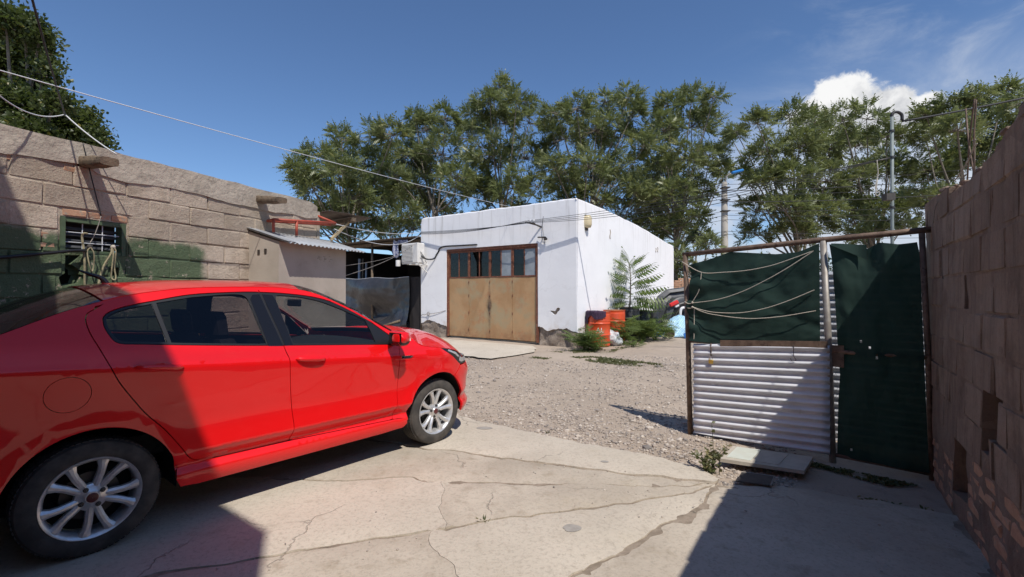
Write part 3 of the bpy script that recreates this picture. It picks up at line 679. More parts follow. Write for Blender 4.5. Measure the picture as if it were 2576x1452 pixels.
# ---- left wall
LP, LD, LN = np.array([-3.67, 4.98]), np.array([.317, .9484]), np.array([.9484, -.317])
LP = LP.astype(float)
def lp(s, z, o=0.): q = LP+LD*s+LN*o; return np.array([q[0], q[1], z])
lwall = thing('block_wall', 'tall cement block wall with flaking green paint behind the red car', 'wall', tuple(lp(0, 0)))
blk_mesh('L', .42, .19, .188, .007, MT['block'])
WIN = [(-.945, 1.80), (-.413, 1.80), (-.413, 2.125), (-.945, 2.125)]
HOLE1 = [(-.905, 1.78), (-.79, 1.785), (-.86, 1.70), (-.80, 1.655), (-.775, 1.61), (-.80, 1.53), (-.93, 1.50), (-.95, 1.58), (-.905, 1.62)]
HOLE2 = [(-.56, 1.68), (-.48, 1.69), (-.475, 1.605), (-.55, 1.61)]
mk('mortar', sheet_sz(LP, LD, LN, [(-2.5, -.15), (2.2, -.15), (2.2, 2.62), (-2.5, 2.62)], [WIN, HOLE1, HOLE2], .06, .16, -.010, .05, .0075, 7.), MT['mortar'], lwall, smooth=True, sharp=40)
def lcuts(z0, z1):
    c = []
    if z0 >= 1.79 and z1 <= 2.21: c.append((-.955, -.405))
    if abs(z0-1.6) < .01: c += [(-.93, -.80), (-.575, -.47)]
    if abs(z0-1.4) < .01: c += [(-.97, -.77)]
    return c
lay(lwall, LP, LD, LN, [(k*.2, k*.2+.2) for k in range(0, 13)], .43, 'L', .188, .19, .42, lcuts, -2.5, 2.2, lambda k: (.221+2.5) if k % 2 else (.006+2.5))
# render band along the top, rough at its lower edge
lo_ = [(s, 2.545+.035*float(vn.fbm(s*2.2, 4.0))+(.03 if s < -.7 else 0)) for s in np.linspace(2.2, -2.5, 60)]
mk('render_band', sheet_sz(LP, LD, LN, [(-2.5, 2.80)]+[(s, 2.80+.010*float(vn(s*5, 1.))) for s in np.linspace(-2.4, 2.05, 40)]+[(2.2, 2.745)]+lo_, [], .09, .24, .012, .05, .006, 8.), MT['plaster'], lwall, smooth=True, sharp=50)
# end of the wall, rendered
mk('wall_end', obox(lp(2.235, 1.30, -.10), np.array([*LD*.03, 0]), np.array([*LN*.105, 0]), (0, 0, 1.38)), MT['plaster'], lwall)
# loose brick courses: tan strip under the band, lintel over the little window, chips on the left
blk_mesh('B', .22, .11, .055, .007, MT['brick'])
lay(lwall, LP, LD, LN, [(2.515, 2.575)], .245, 'B', .055, .11, .22, lambda a, b: [(-.70, 3)], -2.5, 2.2, lambda k: .1, name='brick')
lay(lwall, LP, LD, LN+0, [(2.125, 2.195)], .19, 'B', .055, .13, .22, lambda a, b: [(-3, -.93), (-.40, 3)], -2.5, 2.2, lambda k: 1.57, name='brick', gap=.008)
lay(lwall, LP, LD, LN, [(1.92, 1.97), (1.83, 1.88)], .15, 'B', .055, .11, .22, lambda a, b: [(-3, -1.13), (-.98, 3)], -2.5, 2.2, lambda k: .02, name='brick')
# near-black plate standing in for the shade behind the openings
mk('recess', obox(lp(-.70, 1.83, -.42), np.array([*LD*.42, 0]), np.array([*LN*.02, 0]), (0, 0, .40)), MT['shed_dark'], lwall)

# little barred window
win = thing('barred_window', 'small green framed barred window under a brick lintel in block wall', 'window', tuple(lp(-.68, 1.80)))
def lbox(s0, s1, z0, z1, o0, o1): return obox(lp((s0+s1)/2, (z0+z1)/2, (o0+o1)/2), np.array([*LD*(s1-s0)/2, 0]), np.array([*LN*(o1-o0)/2, 0]), (0, 0, (z1-z0)/2))
fr = mk('frame', cat(lbox(-.943, -.905, 1.803, 2.122, -.09, -.005), lbox(-.453, -.415, 1.803, 2.122, -.09, -.012), lbox(-.904, -.454, 2.082, 2.122, -.09, -.02), lbox(-.904, -.454, 1.803, 1.835, -.09, -.02)), MT['window_green'], win)
for z in (1.90, 1.99): mk('bar', tube([lp(-.90, z, -.045), lp(-.457, z+.004, -.045)], .0045, 6), MT['wire_pale'], win)
for s in (-.755, -.595): mk('bar', tube([lp(s, 1.837, -.052), lp(s, 2.08, -.052)], .0045, 6), MT['wire_pale'], win)
for k, z in enumerate((1.85, 1.905, 1.96, 2.015)):
    mk('louvre', obox(lp(-.68, z+.015, -.085), np.array([*LD*.222, 0]), np.array([*LN*.010, -.012]), np.array([*LN*.002, .003])), MT['plastic_grey'], win)

# roof beams poking through the wall
def beam(s, z, label):
    a = lp(s, z, -.12); b = lp(s, z-.02, 0)+np.array([.393, -.234, -.045]); u = b-a; L = np.linalg.norm(u); u /= L
    side = np.cross(u, (0, 0, 1)); side /= np.linalg.norm(side); up = np.cross(side, u)
    t = thing('roof_beam', label, 'beam', tuple(a), 'old roof beams poking out of the block wall')
    def fn(i, j):
        x = i*L; ang = j*2*pi; w = .066*(1+.06*vn(i*4, 1.)); h = .048*(1+.08*vn(i*5, 3.))
        p = np.array([cos(ang), sin(ang)]); p = np.sign(p)*np.abs(p)**.45
        if i > .62: h *= 1-.25*sstep(i, .62, .9)
        return a+u*x+side*p[0]*w+up*p[1]*h
    V, F = grid(14, 17, fn); F += [tuple(range(16))[::-1], tuple(13*17+k for k in range(16))]
    mk('timber', (V, F), MT['wood'], t, smooth=True, sharp=35)
beam(-.734, 2.655, 'thick weathered roof beam jutting out above the small barred window')
beam(1.182, 2.675, 'weathered roof beam jutting out above the lean-to, next to red pipes')

# ropes and a cable hung on the window bars
def hang(name, pts, r, mat, label, catg, group=None, k=6, n=6):
    P = catmull(np.array(pts, float), k); o = mk(name, tube(P, r, n), mat, loc=tuple(P[0])); return tag(o, label, catg, group)
L_ = lambda q, o: [lp(s, z, o+.012*math.sin(i*2.1)) for i, (s, z) in enumerate(q)]
hang('hanging_rope', L_([(-.755, 1.985), (-.785, 1.985), (-.789, 1.95), (-.782, 1.842), (-.779, 1.704), (-.766, 1.511), (-.76, 1.40)], .018), .009, MT['rope_old'], 'stiff yellowish rope hanging straight down from the window bars', 'rope')
hang('hanging_rope', L_([(-.561, 1.884), (-.576, 1.814), (-.625, 1.69), (-.669, 1.529), (-.69, 1.42)], .03), .009, MT['rope_old'], 'yellowish rope slanting down left from the knot on the window', 'rope')
hang('hanging_rope', L_([(-.555, 1.88), (-.54, 1.834), (-.54, 1.694), (-.534, 1.60), (-.548, 1.565), (-.564, 1.59), (-.568, 1.67), (-.562, 1.80), (-.558, 1.875)], .04), .0065, MT['rope_old'], 'rope tied in a narrow hanging loop beside the slanting rope', 'rope')
hang('hanging_rope', L_([(-.745, 1.86), (-.725, 1.80), (-.715, 1.70), (-.735, 1.64), (-.765, 1.72), (-.765, 1.82), (-.745, 1.86)], .05), .0055, MT['rope_old'], 'small coil of rope hung at the middle of the barred window', 'rope')
for (s, z, lab) in ((-.742, 1.868, 'dark knot tying the rope coil to the window bar'), (-.552, 1.880, 'pale knot tying the rope loop to the window bar')):
    V, F = lathe([(.001, -.022), (.014, -.018), (.022, -.004), (.020, .010), (.012, .02), (.001, .022)], 9, c=lp(s, z, .03)); V = V+.004*vn(V[:, :1]*90, V[:, 1:2]*90, V[:, 2:]*90)
    tag(mk('rope_knot', (V, F), MT['rope'] if s > -.6 else MT['lid_dark'], smooth=True, loc=tuple(lp(s, z, .03))), lab, 'knot')
hang('black_hose', [lp(-2.4, 1.66, .05), lp(-1.6, 1.69, .05), (lp(-1.057, 1.782, .05)), lp(-.901, 1.815, .05), lp(-.80, 1.826, .045), lp(-.75, 1.828, .0)], .014, MT['black_trim'], 'black hose running along the block wall into the barred window', 'hose', n=8)

# ---- right wall, broken along its top
RP, RD, RN = np.array([3.425, 3.77]), np.array([-.5573, -.8303]), np.array([-.8303, .5573])
def rp(s, z, o=0.): q = RP+RD*s+RN*o; return np.array([q[0], q[1], z])
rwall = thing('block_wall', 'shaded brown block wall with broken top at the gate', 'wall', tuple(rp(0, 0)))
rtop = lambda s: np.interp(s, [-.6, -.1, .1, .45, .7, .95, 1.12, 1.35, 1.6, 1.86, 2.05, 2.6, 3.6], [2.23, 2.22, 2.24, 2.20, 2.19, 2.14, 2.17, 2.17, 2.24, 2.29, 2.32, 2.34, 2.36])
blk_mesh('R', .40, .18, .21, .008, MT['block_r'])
H1 = [(.975, 1.555), (1.035, 1.555), (1.10, 1.345), (.99, 1.345)]; H2 = [(1.35, .90), (1.54, .92), (1.70, .93), (1.66, .70), (1.46, .55), (1.34, .55)]; H3 = [(.64, .45), (.99, .44), (.95, .10), (.60, .06)]; H4 = [(.245, 1.775), (.28, 1.775), (.30, 1.51), (.265, 1.51)]
ss = np.linspace(3.5, -.40, 80); tp_ = [(s, float(rtop(s))-.035+.02*float(vn.fbm(s*5, 8.))) for s in ss]
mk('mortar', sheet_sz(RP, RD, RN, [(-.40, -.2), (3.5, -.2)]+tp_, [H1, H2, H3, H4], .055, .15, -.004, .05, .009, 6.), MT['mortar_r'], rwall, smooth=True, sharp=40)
def rcuts(z0, z1):
    c = []; zc = (z0+z1)/2
    if 1.345 < zc < 1.556: c.append((.985, 1.07))
    if .9 > zc > .55: c.append((1.35, 1.62 if zc > .7 else 1.5))
    if zc < .45: c.append((.62, .97))
    if 1.55 < zc < 1.78: c.append((.247, .285))
    return c
rc = [1.56+.224*k for k in range(-5, 5)]
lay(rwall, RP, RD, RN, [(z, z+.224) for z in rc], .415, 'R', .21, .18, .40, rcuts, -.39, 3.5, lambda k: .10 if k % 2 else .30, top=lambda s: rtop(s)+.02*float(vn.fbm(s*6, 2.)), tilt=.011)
# eroded brick footing
blk_mesh('F', .25, .13, .075, .012, MT['brick'])
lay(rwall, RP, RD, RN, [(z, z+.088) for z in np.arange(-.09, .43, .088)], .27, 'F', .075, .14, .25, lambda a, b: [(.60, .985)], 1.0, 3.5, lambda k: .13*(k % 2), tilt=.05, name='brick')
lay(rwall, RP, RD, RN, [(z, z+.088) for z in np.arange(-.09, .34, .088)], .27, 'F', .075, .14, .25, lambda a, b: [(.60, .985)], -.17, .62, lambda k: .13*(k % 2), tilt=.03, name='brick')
mk('recess', obox(rp(1.5, 1.0, -.30), np.array([*RD*1.6, 0]), np.array([*RN*.015, 0]), (0, 0, .95)), MT['mortar_r'], rwall)
# lumps of mortar and rubble lying along the broken top
lump = []
for i in range(70):
    s = random.uniform(-.12, 2.6); r = random.uniform(.010, .034); c = rp(s, float(rtop(s))+r*.1, random.uniform(-.14, -.02))
    lump.append((IV*np.array([1.3, 1.1, .8])*r*(1+RNG.uniform(-.25, .25, (len(IV), 1)))+c, IF.tolist()))
o = mk('rubble_crumbs', cat(*lump), MT['block_r'], rwall); o['kind'] = 'stuff'
# steel rods standing out of the wall top
for i, (s, top_s, h) in enumerate(((.44, .78, 2.73), (.72, .82, 2.71), (.88, .55, 2.74))):
    a = rp(s, 1.9, -.09); b = rp(top_s, h, -.09); P = catmull([a, a*.66+b*.34+np.array([.006, .004, 0]), a*.3+b*.7-np.array([.008, .0, 0]), b], 6)
    tag(mk('steel_rod', tube(P, .0052, 7), MT['rust'], smooth=True, loc=tuple(a)), ['leftmost rusty steel rod standing on top of the shaded right wall', 'middle rusty steel rod standing on top of the shaded right wall', 'rightmost rusty rod on the shaded wall top, leaning across the others'][i], 'steel rod', 'rusty rods in the right wall')
tw = [catmull([rp(.42, 2.26, -.05), rp(.6, 2.30, -.06), rp(.78, 2.36, -.07), rp(.95, 2.42, -.06)], 5), catmull([rp(.10, 2.0, .02), rp(.14, 2.12, .012), rp(.22, 2.24, -.03), rp(.45, 2.22, -.06), rp(.75, 2.24, -.05)], 6), catmull([rp(.55, 2.36, -.09), rp(.72, 2.40, -.09), rp(.83, 2.42, -.09)], 5)]
for i, P in enumerate(tw): tag(mk('tie_wire', tube(P, .004, 5), MT['wire_steel'], smooth=True, loc=tuple(P[0])), ['bent wire rising between the rods on the right wall', 'wire trailing over the corner of the shaded right wall', 'short tie wire joining the steel rods on the right wall'][i], 'wire')
# ------------------------------------------------------------------ the red car (local frame: x forward, y to its right side, z up)
CYAW, CSL = .6677, -.0126
fwv = Vector((sin(CYAW)*cos(CSL), cos(CYAW)*cos(CSL), sin(CSL))); rtv = Vector((cos(CYAW), -sin(CYAW), 0)); upv = rtv.cross(fwv)
car = thing('parked_car', 'red four door sedan with silver alloy wheels parked in the foreground', 'car', (0, 0, 0))
# right-handed local frame: x forward, y = left, z up
car.matrix_world = Matrix(((fwv.x, -rtv.x, upv.x, -2.923), (fwv.y, -rtv.y, upv.y, 3.046), (fwv.z, -rtv.z, upv.z, 0.012), (0, 0, 0, 1)))
ROOT[car] = np.zeros(3)
_p = catmull(np.array([(.06, .66), (.12, .72), (.18, .765), (.235, .800), (.28, .818), (.315, .822), (.332, .817), (.348, .805), (.362, .795), (.376, .791), (.39, .797), (.44, .834), (.454, .8435), (.468, .8435), (.60, .832), (.72, .842), (.85, .855), (.925, .8625), (.95, .862), (.975, .853), (1.02, .841), (1.06, .826), (1.12, .792), (1.25, .712), (1.36, .648), (1.42, .612), (1.46, .583), (1.49, .553), (1.52, .50), (1.56, .40)]), 8)
def prof(z): return np.interp(z, _p[:, 0], _p[:, 1])
def a_f(z): return np.interp(z, [.1, .2, .28, .33, .40, .47, .56, .63, .68, .74, .82, .88, .95, 1.1], [1.00, 1.09, 1.15, 1.155, 1.11, 1.10, 1.125, 1.155, 1.135, 1.09, 1.04, .98, .91, .80])
def a_r(z): return np.interp(z, [.1, .25, .45, .70, .95, 1.08, 1.2], [.62, .68, .70, .68, .64, .60, .5])
XF, XR = 2.2, -.35
def _arc(n, a0):
    ph = np.linspace(0, 1, 1500)**2.2*pi/2; T = np.sin(ph)**(2/n); K = np.cos(ph); d = np.hypot(np.diff(T)*a0, np.diff(K)*.85); S = np.concatenate([[0], np.cumsum(d)]); return ph, T, K, S
_fp, _ft, _fk, _fs = _arc(4, 1.13); _qp, _qt, _qk, _qs = _arc(3, .68); LF, LR = _fs[-1], _qs[-1]
def O(u): return float(XF+np.interp((u-XF)/1.5*pi/2, _fp, _fs))     # angle round the nose -> surface coordinate
def Oq(L): return [(O(u), z) for u, z in L]
def Uof(x, z):
    x = np.asarray(x, float); z = np.asarray(z, float)
    f = XF+np.interp(np.clip((x-XF)/a_f(z), 0, 1), _ft, _fs); r = XR-np.interp(np.clip((XR-x)/a_r(z), 0, 1), _qt, _qs)
    return np.where(x > XF, f, np.where(x < XR, r, x))
def body(u, z):
    u = np.asarray(u, float); z = np.asarray(z, float)
    sf = np.clip(u-XF, 0, LF); sr = np.clip(XR-u, 0, LR)
    x = np.where(u > XF, XF+a_f(z)*np.interp(sf, _fs, _ft), np.where(u < XR, XR-a_r(z)*np.interp(sr, _qs, _qt), u))
    k = np.where(u > XF, np.interp(sf, _fs, _fk), np.where(u < XR, np.interp(sr, _qs, _qk), 1.))
    w = sstep(z, .5, .9)*(1-sstep(z, 1.12, 1.4)); zz = z+.06*(np.clip(x, -.6, 2.4)-1.2)*w
    y = prof(zz)
    for xc in (0., 2.521):
        r = np.hypot(x-xc, z-.31); y = y+.009*np.exp(-((r-.40)/.05)**2)*(z > .2)
    y = y - .022*sstep(x, 1.7, 2.6)*sstep(z, .9, 1.1)
    return np.stack([x, y*k, z], -1)
def bnorm(u, z, e=.004):
    d1 = body(u+e, z)-body(u-e, z); d2 = body(u, z+e)-body(u, z-e); n = np.cross(d2, d1); n = np.where(n[..., 1:2] < 0, n, n)
    n = n/(np.linalg.norm(n, axis=-1, keepdims=True)+1e-12); s = np.sign(n[..., 1:2]*1.0+n[..., 0:1]*.2*np.sign(u[..., None]-1)); return n*np.where(s == 0, 1, s)
CREASE = (.300, .318, .332, .340, .348, .355, .362, .376, .390, .412, .440, .4495, .458, .470)
def shell(name, poly, mat, parent, side, holes=(), step=.055, gap=.0028, depth=.02, off=0., estep=.025, conv=True):
    P = np.array(poly, float)
    if conv: P = np.stack([Uof(P[:, 0], P[:, 1]), P[:, 1]], 1)
    hs = []
    for h in holes:
        h = np.array(h, float); hs.append(np.stack([Uof(h[:, 0], h[:, 1]), h[:, 1]], 1) if conv else h)
    P = dens(P, estep); P = inset(P, gap) if gap else P
    lo_u, hi_u = P[:, 0].min(), P[:, 0].max(); ex = []
    for z in CREASE: ex += [(q, z) for q in np.arange(lo_u, hi_u, .05)]
    for zc in (.905, .928, .945, .962, .985): ex += [(q, zc-.06*(q-1.2)) for q in np.arange(max(lo_u, -.5), min(hi_u, 2.35), .05)]
    V, F = fill(P, hs, step, 0, estep, ex if step > .045 and conv else None); X = body(V[:, 0], V[:, 1]); N = bnorm(V[:, 0], V[:, 1]); X = X+N*off
    sg = np.array([1, -1 if side > 0 else 1, 1.])   # local y is left; side>0 = car's right side
    X = X*sg; N = N*sg
    p = X[np.array(F)]; fn = np.cross(p[:, 1]-p[:, 0], p[:, 2]-p[:, 0]); flip = (fn*N[np.array(F)[:, 0]]).sum(1) < 0
    F = [f[::-1] if q else f for f, q in zip(F, flip)]
    B = boundary(F); n0 = len(X); bi = sorted({i for e in B for i in e}); m = {i: n0+k for k, i in enumerate(bi)}; m2 = {i: n0+len(bi)+k for k, i in enumerate(bi)}
    VV = np.concatenate([X, X[bi], X[bi]-N[bi]*depth]); FF = F+[(m[b], m[a], m2[a], m2[b]) for a, b in B]
    o = mk(name, (VV, FF), mat, parent, smooth=True)
    me = o.data; ln = []
    nf = len(F)
    for pi_, pl in enumerate(me.polygons):
        for li in pl.loop_indices: ln.append(tuple(N[me.loops[li].vertex_index]) if pi_ < nf else tuple(pl.normal))
    me.normals_split_custom_set(ln); return o
cr = lambda P, k=5: catmull(np.array(P, float), k)
RARCH = [(.376*cos(a), .31+.382*sin(a)) for a in np.linspace(-.07, pi+.07, 40)]
FARCH = [(2.521+.376*cos(a), .31+.382*sin(a)) for a in np.linspace(-.07, pi+.07, 40)]
GUT = cr([(-.64, 1.10), (-.35, 1.232), (-.11, 1.338), (.05, 1.390), (.21, 1.432), (.51, 1.474), (.94, 1.489), (1.15, 1.484), (1.35, 1.456), (1.60, 1.345), (1.80, 1.232), (1.99, 1.122), (2.12, 1.055)])
gutz = lambda x: np.interp(x, GUT[:, 0], GUT[:, 1])
DTOP = cr([(.040, 1.283), (.052, 1.305), (.085, 1.330), (.163, 1.358), (.29, 1.386), (.502, 1.428), (.764, 1.447), (.94, 1.450), (1.14, 1.441), (1.333, 1.418), (1.488, 1.378), (1.634, 1.310), (1.762, 1.240), (1.86, 1.165), (1.988, 1.064), (2.072, .994)])
BELT = cr([(2.072, .994), (1.79, 1.016), (1.264, 1.052), (.856, 1.080), (.46, 1.113), (.164, 1.141), (.115, 1.146), (.082, 1.158), (.062, 1.186), (.043, 1.236), (.040, 1.283)])
BG = cr([(.937, 1.474), (.975, 1.26), (1.017, 1.047), (1.041, .973), (1.049, .876), (1.061, .736), (1.076, .614), (1.090, .487), (1.090, .425), (1.080, .372)])
bgx = lambda z: np.interp(z, BG[::-1, 1], BG[::-1, 0])
FG = cr([(2.040, 1.010), (2.030, .98), (2.021, .903), (2.018, .746), (2.016, .563), (2.012, .451), (1.990, .345)])
RG = cr([(.60, .374), (.49, .388), (.437, .428), (.387, .508), (.307, .627), (.223, .727), (.164, .814), (.09, .936), (.043, 1.043), (.004, 1.137), (-.022, 1.208), (-.033, 1.275), (-.022, 1.316), (.012, 1.342)])
dtop = lambda x: np.interp(x, DTOP[:, 0], DTOP[:, 1]); beltz = lambda x: np.interp(x, BELT[::-1, 0][np.argsort(BELT[::-1, 0])], BELT[::-1, 1][np.argsort(BELT[::-1, 0])])
_lb = BELT[:41]; beltlo = lambda x: np.interp(x, _lb[::-1, 0], _lb[::-1, 1])
doorup = lambda x: gutz(x)-.017
A_ = lambda *L: np.concatenate([np.asarray(q, float).reshape(-1, 2) for q in L])
def seg(P, lo, hi, ax=0):
    P = np.asarray(P); return P[(P[:, ax] > lo+1e-4) & (P[:, ax] < hi-1e-4)]
def xs(a, b, n, f): X = np.linspace(a, b, n); return np.stack([X, f(X)], 1)
zb = float(beltlo(1.012)); zt = float(dtop(.945))
SILLT = lambda x: np.interp(x, [.3, .6, 1.08, 1.99, 2.16], [.405, .372, .366, .340, .33])
paint, trim = MT['paint_red'], MT['black_trim']
for side in (1, -1):
    # doors, each with the painted frame over its window
    fd = shell('front_door', A_([(bgx(doorup(.94)), doorup(.94))], xs(.96, 1.95, 26, doorup), [(2.0, 1.092), (2.036, 1.03)], FG, xs(1.96, 1.10, 18, SILLT), BG[::-1][(BG[::-1, 1] < zb-.004)], [(bgx(zb), zb)], xs(1.05, 2.06, 26, beltlo), [(2.072, .994)], DTOP[::-1][DTOP[::-1, 0] > .96], [(bgx(zt)+.002, zt)]), paint, car, side)
    rd = shell('rear_door', A_([(bgx(doorup(.92)), doorup(.92))], BG[(BG[:, 1] < doorup(.92)) & (BG[:, 1] > zt)], [(bgx(zt), zt)], DTOP[::-1][DTOP[::-1, 0] < .93], BELT[::-1][(BELT[::-1, 0] < 1.0) & (BELT[::-1, 1] < 1.282)], [(bgx(zb), zb)], BG[BG[:, 1] < zb-.004], xs(1.06, .63, 9, SILLT), RG, xs(.06, .90, 20, doorup)), paint, car, side)
    # quarter panel with the round filler flap
    cap = [(-.118+.094*cos(a), .898+.094*sin(a)) for a in np.linspace(0, 2*pi, 40, endpoint=False)]
    q = shell('rear_quarter', A_(RG[::-1][2:], xs(.47, .39, 3, SILLT), [(.376, .34)], [p for p in RARCH if p[1] > .30], [(-.376, .40), (-.48, .50), (-.60, .66), (-.70, .74), (-.93, .80), (-.97, .88), (-.96, 1.0), (-.88, 1.075), (-.80, 1.085)], xs(-.62, -.02, 20, lambda x: gutz(x)-.004), [(.0, gutz(0.)-.012)]) if False else A_(RG[::-1], [(.44, .385), (.385, .36)], [p for p in RARCH if p[1] > .33], [(-.40, .45), (-.52, .58), (-.66, .70), (-.90, .77), (-.97, .86), (-.97, .98), (-.90, 1.068), (-.76, 1.09)], xs(-.62, .03, 22, lambda x: gutz(x)-.004)), paint, car, side, [cap])
    fc_ = shell('fuel_flap', cap, paint, q, side, gap=.0028, step=.05)
    # front wing
    w_ = shell('front_wing', A_(FG[::-1], [(2.072, .999), (2.075, 1.01), (2.055, 1.045), (2.03, 1.094), (2.11, 1.056)], cr([(2.16, 1.052), (2.215, 1.036), (2.25, .994), (2.317, .963), (2.532, .928)]), cr([(2.60, .885), (2.70, .83), (2.80, .76), (2.845, .735)]), cr([(2.815, .70), (2.76, .655), (2.72, .63)]), [p for p in FARCH if p[1] > .30 and p[0] < 2.715], [(2.14, .30), (2.10, .33)], xs(2.08, 2.0, 3, SILLT)), paint, car, side)
    # sill
    shell('sill', A_(xs(.385, 2.13, 40, SILLT), [(2.14, .28), (2.10, .245)], xs(1.9, .5, 30, lambda x: .235+0*x), [(.40, .25), (.376, .30)]), paint, car, side, gap=.002, depth=.05)
    # front and rear bumper halves wrap round to the middle
    um, ur = XF+LF, XR-LR
    Uq = lambda L: [(float(Uof(x, z)), z) for x, z in L]
    shell('front_bumper', A_(Uq([(2.847, .725), (2.818, .695), (2.765, .652), (2.728, .628)]), Uq([p for p in FARCH if p[0] > 2.74 and p[1] > .27][::-1]), Uq([(2.90, .24)]), Oq([(3.2, .22)])+[(um, .21), (um, .36)]+Oq([(3.35, .36), (3.28, .46), (3.30, .56)])+[(um, .60), (um, .68)]+Oq([(3.30, .70), (3.15, .735)])), paint, car, side, conv=False, gap=.0015, step=.05)
    shell('lower_grille', A_([(um, .362)]+Oq([(3.36, .362), (3.285, .46), (3.305, .558)])+[(um, .598)]), MT['black_trim'], car, side, conv=False, gap=0, off=-.018, step=.06)
    shell('upper_grille', A_([(um, .682)]+Oq([(3.33, .703), (3.20, .74), (3.17, .775)])+[(um, .76)]), MT['black_gloss'], car, side, conv=False, gap=0, off=-.006, step=.06)
    HL = A_(Uq([(2.532, .926)]), Uq(cr([(2.60, .885), (2.70, .83), (2.80, .76), (2.845, .733)])), Oq([(3.15, .738), (3.18, .775), (3.14, .80)]), Uq(cr([(2.885, .815), (2.84, .845), (2.75, .885), (2.64, .910), (2.545, .928)])))
    hl = shell('headlight', HL, MT['black_gloss'], car, side, conv=False, gap=.002, off=-.004, step=.04)
    shell('reflector', A_(Uq([(2.625, .893), (2.74, .848), (2.80, .81), (2.82, .822), (2.75, .868), (2.64, .904)])), MT['alloy'], hl, side, conv=False, gap=0, off=-.0015, depth=.003, step=.04)
    shell('reflector', A_(Uq([(2.825, .775), (2.86, .755)]), Oq([(3.10, .752), (3.12, .785)]), Uq([(2.872, .80), (2.84, .815)])), MT['alloy'], hl, side, conv=False, gap=0, off=-.0015, depth=.003, step=.04)
    shell('rear_bumper', A_(Uq([(-.40, .443), (-.52, .575), (-.66, .695), (-.90, .765)]), [(ur+.15, .78), (ur, .78), (ur, .25), (ur+.3, .25)], Uq([(-.50, .25), (-.36, .29)]), Uq([p for p in RARCH if p[0] < -.3 and p[1] < .42][::-1])), paint, car, side, conv=False, gap=.002)
    shell('tail_light', A_(Uq([(-.72, .90), (-.93, .865), (-.965, .98), (-.91, 1.05), (-.78, 1.02)])), MT['red_plastic'], car, side, conv=False, off=.004, gap=.002)
    # black window surround, pillars and glass
    g_q = cr([(.055, 1.282), (.068, 1.302), (.10, 1.322), (.17, 1.345), (.283, 1.371)], 4); g_q2 = A_(g_q, [(.320, 1.142)], cr([(.16, 1.156), (.118, 1.160), (.094, 1.172), (.076, 1.196), (.058, 1.24), (.055, 1.282)], 4)[:-1])
    g_r = A_([(.306, 1.376)], cr([(.50, 1.412), (.70, 1.431), (.80, 1.432), (.838, 1.415), (.852, 1.385)], 4), [(.896, 1.093)], xs(.86, .36, 10, lambda x: beltlo(x)+.013), [(.342, 1.138)])
    g_f = A_(cr([(1.046, 1.395), (1.055, 1.420), (1.09, 1.428), (1.24, 1.416), (1.413, 1.376), (1.569, 1.312), (1.70, 1.252), (1.762, 1.220)], 4), [(1.785, 1.130), (1.797, 1.034)], xs(1.74, 1.12, 12, lambda x: beltlo(x)+.014), [(1.086, 1.080)])
    tr = shell('window_trim', A_(DTOP[:-1], BELT[:-1]), trim, car, side, [g_q2, g_r, g_f], step=.05, gap=.002, off=-.003, depth=.012)
    shell('pillar_cover', A_([(.862, 1.40), (.885, 1.432), (.938, 1.436), (1.009, 1.062), (.905, 1.07)]), MT['black_gloss'], tr, side, off=.0005, gap=.002, step=.06, depth=.006)
    shell('pillar_cover', A_([(.952, 1.436), (1.03, 1.43), (1.045, 1.39), (1.082, 1.062), (1.022, 1.062)]), MT['black_gloss'], tr, side, off=.0005, gap=.002, step=.06, depth=.006)
    shell('quarter_glass', g_q2, MT['glass_tint'], car, side, gap=0, off=-.008, depth=.003)
    shell('rear_door_glass', g_r, MT['glass_tint'], rd, side, gap=0, off=-.008, depth=.003)
    shell('front_door_glass', g_f, MT['glass_front'], fd, side, gap=0, off=-.008, depth=.003)
    # handles: a bar standing off a dished cup
    for x0, x1, z0, z1, par in ((.150, .395, 1.013, .990, rd), (1.083, 1.318, .966, .946, fd)):
        def hf(i, j, x0=x0, x1=x1, z0=z0, z1=z1):
            x = x0+(x1-x0)*i; z = z0+(z1-z0)*i; e = (1-abs(2*i-1)**5)**.5 if 0 < i < 1 else .02; a = j*2*pi
            b = body(np.array([x]), np.array([z]))[0]; arch = .030*(1-abs(2*i-1)**3)
            return [x, (b[1]+arch*.75+.011*e*cos(a)+.004)*(-1 if side > 0 else 1), z+.017*e*sin(a)]
        V, F = grid(19, 13, hf); hd = mk('handle', (V, F), paint, par, smooth=True)
        xc, zc = (x0+x1)/2+.01, (z0+z1)/2
        shell('handle_cup', [(xc+.058*cos(a), zc+.040*sin(a)) for a in np.linspace(0, 2*pi, 22, endpoint=False)], MT['dark'] if False else paint, hd, side, gap=0, off=.0006, depth=.001, step=.03)
    # fender badge
    bd = shell('badge', [(2.036, .897), (2.15, .893), (2.168, .886), (2.14, .872), (2.04, .874)], MT['chrome'], w_, side, gap=0, off=.004, depth=.004, step=.04)
    shell('badge_lettering', [(2.062, .891), (2.138, .888), (2.134, .879), (2.058, .881)], trim, bd, side, gap=0, off=.0055, depth=.001, step=.04)
    # door mirror
    yb = -1 if side > 0 else 1
    def mf(i, j):
        a = j*2*pi; yc = .875+.185*i; w = (.062+.018*sin(pi*min(i*1.1, 1)))*(1-.75*max(0, i-.82)/.18) ; h = (.062-.004*i)*(1-.8*max(0, i-.80)/.2)
        cx_, cz_ = cos(a), sin(a); cx_ = math.copysign(abs(cx_)**.62, cx_); cz_ = math.copysign(abs(cz_)**.75, cz_)
        x = 1.93-.02*i+(w*1.25*cx_ if cx_ > 0 else w*.55*cx_)
        return [x, yc*yb, 1.070-.006*i+h*cz_+.010*(cx_ > 0)*0]
    V, F = grid(16, 25, mf); F += [tuple(range(24)), tuple(15*25+k for k in range(24))[::-1]]
    mr = mk('mirror', (V, F), paint, car, smooth=True, sharp=50)
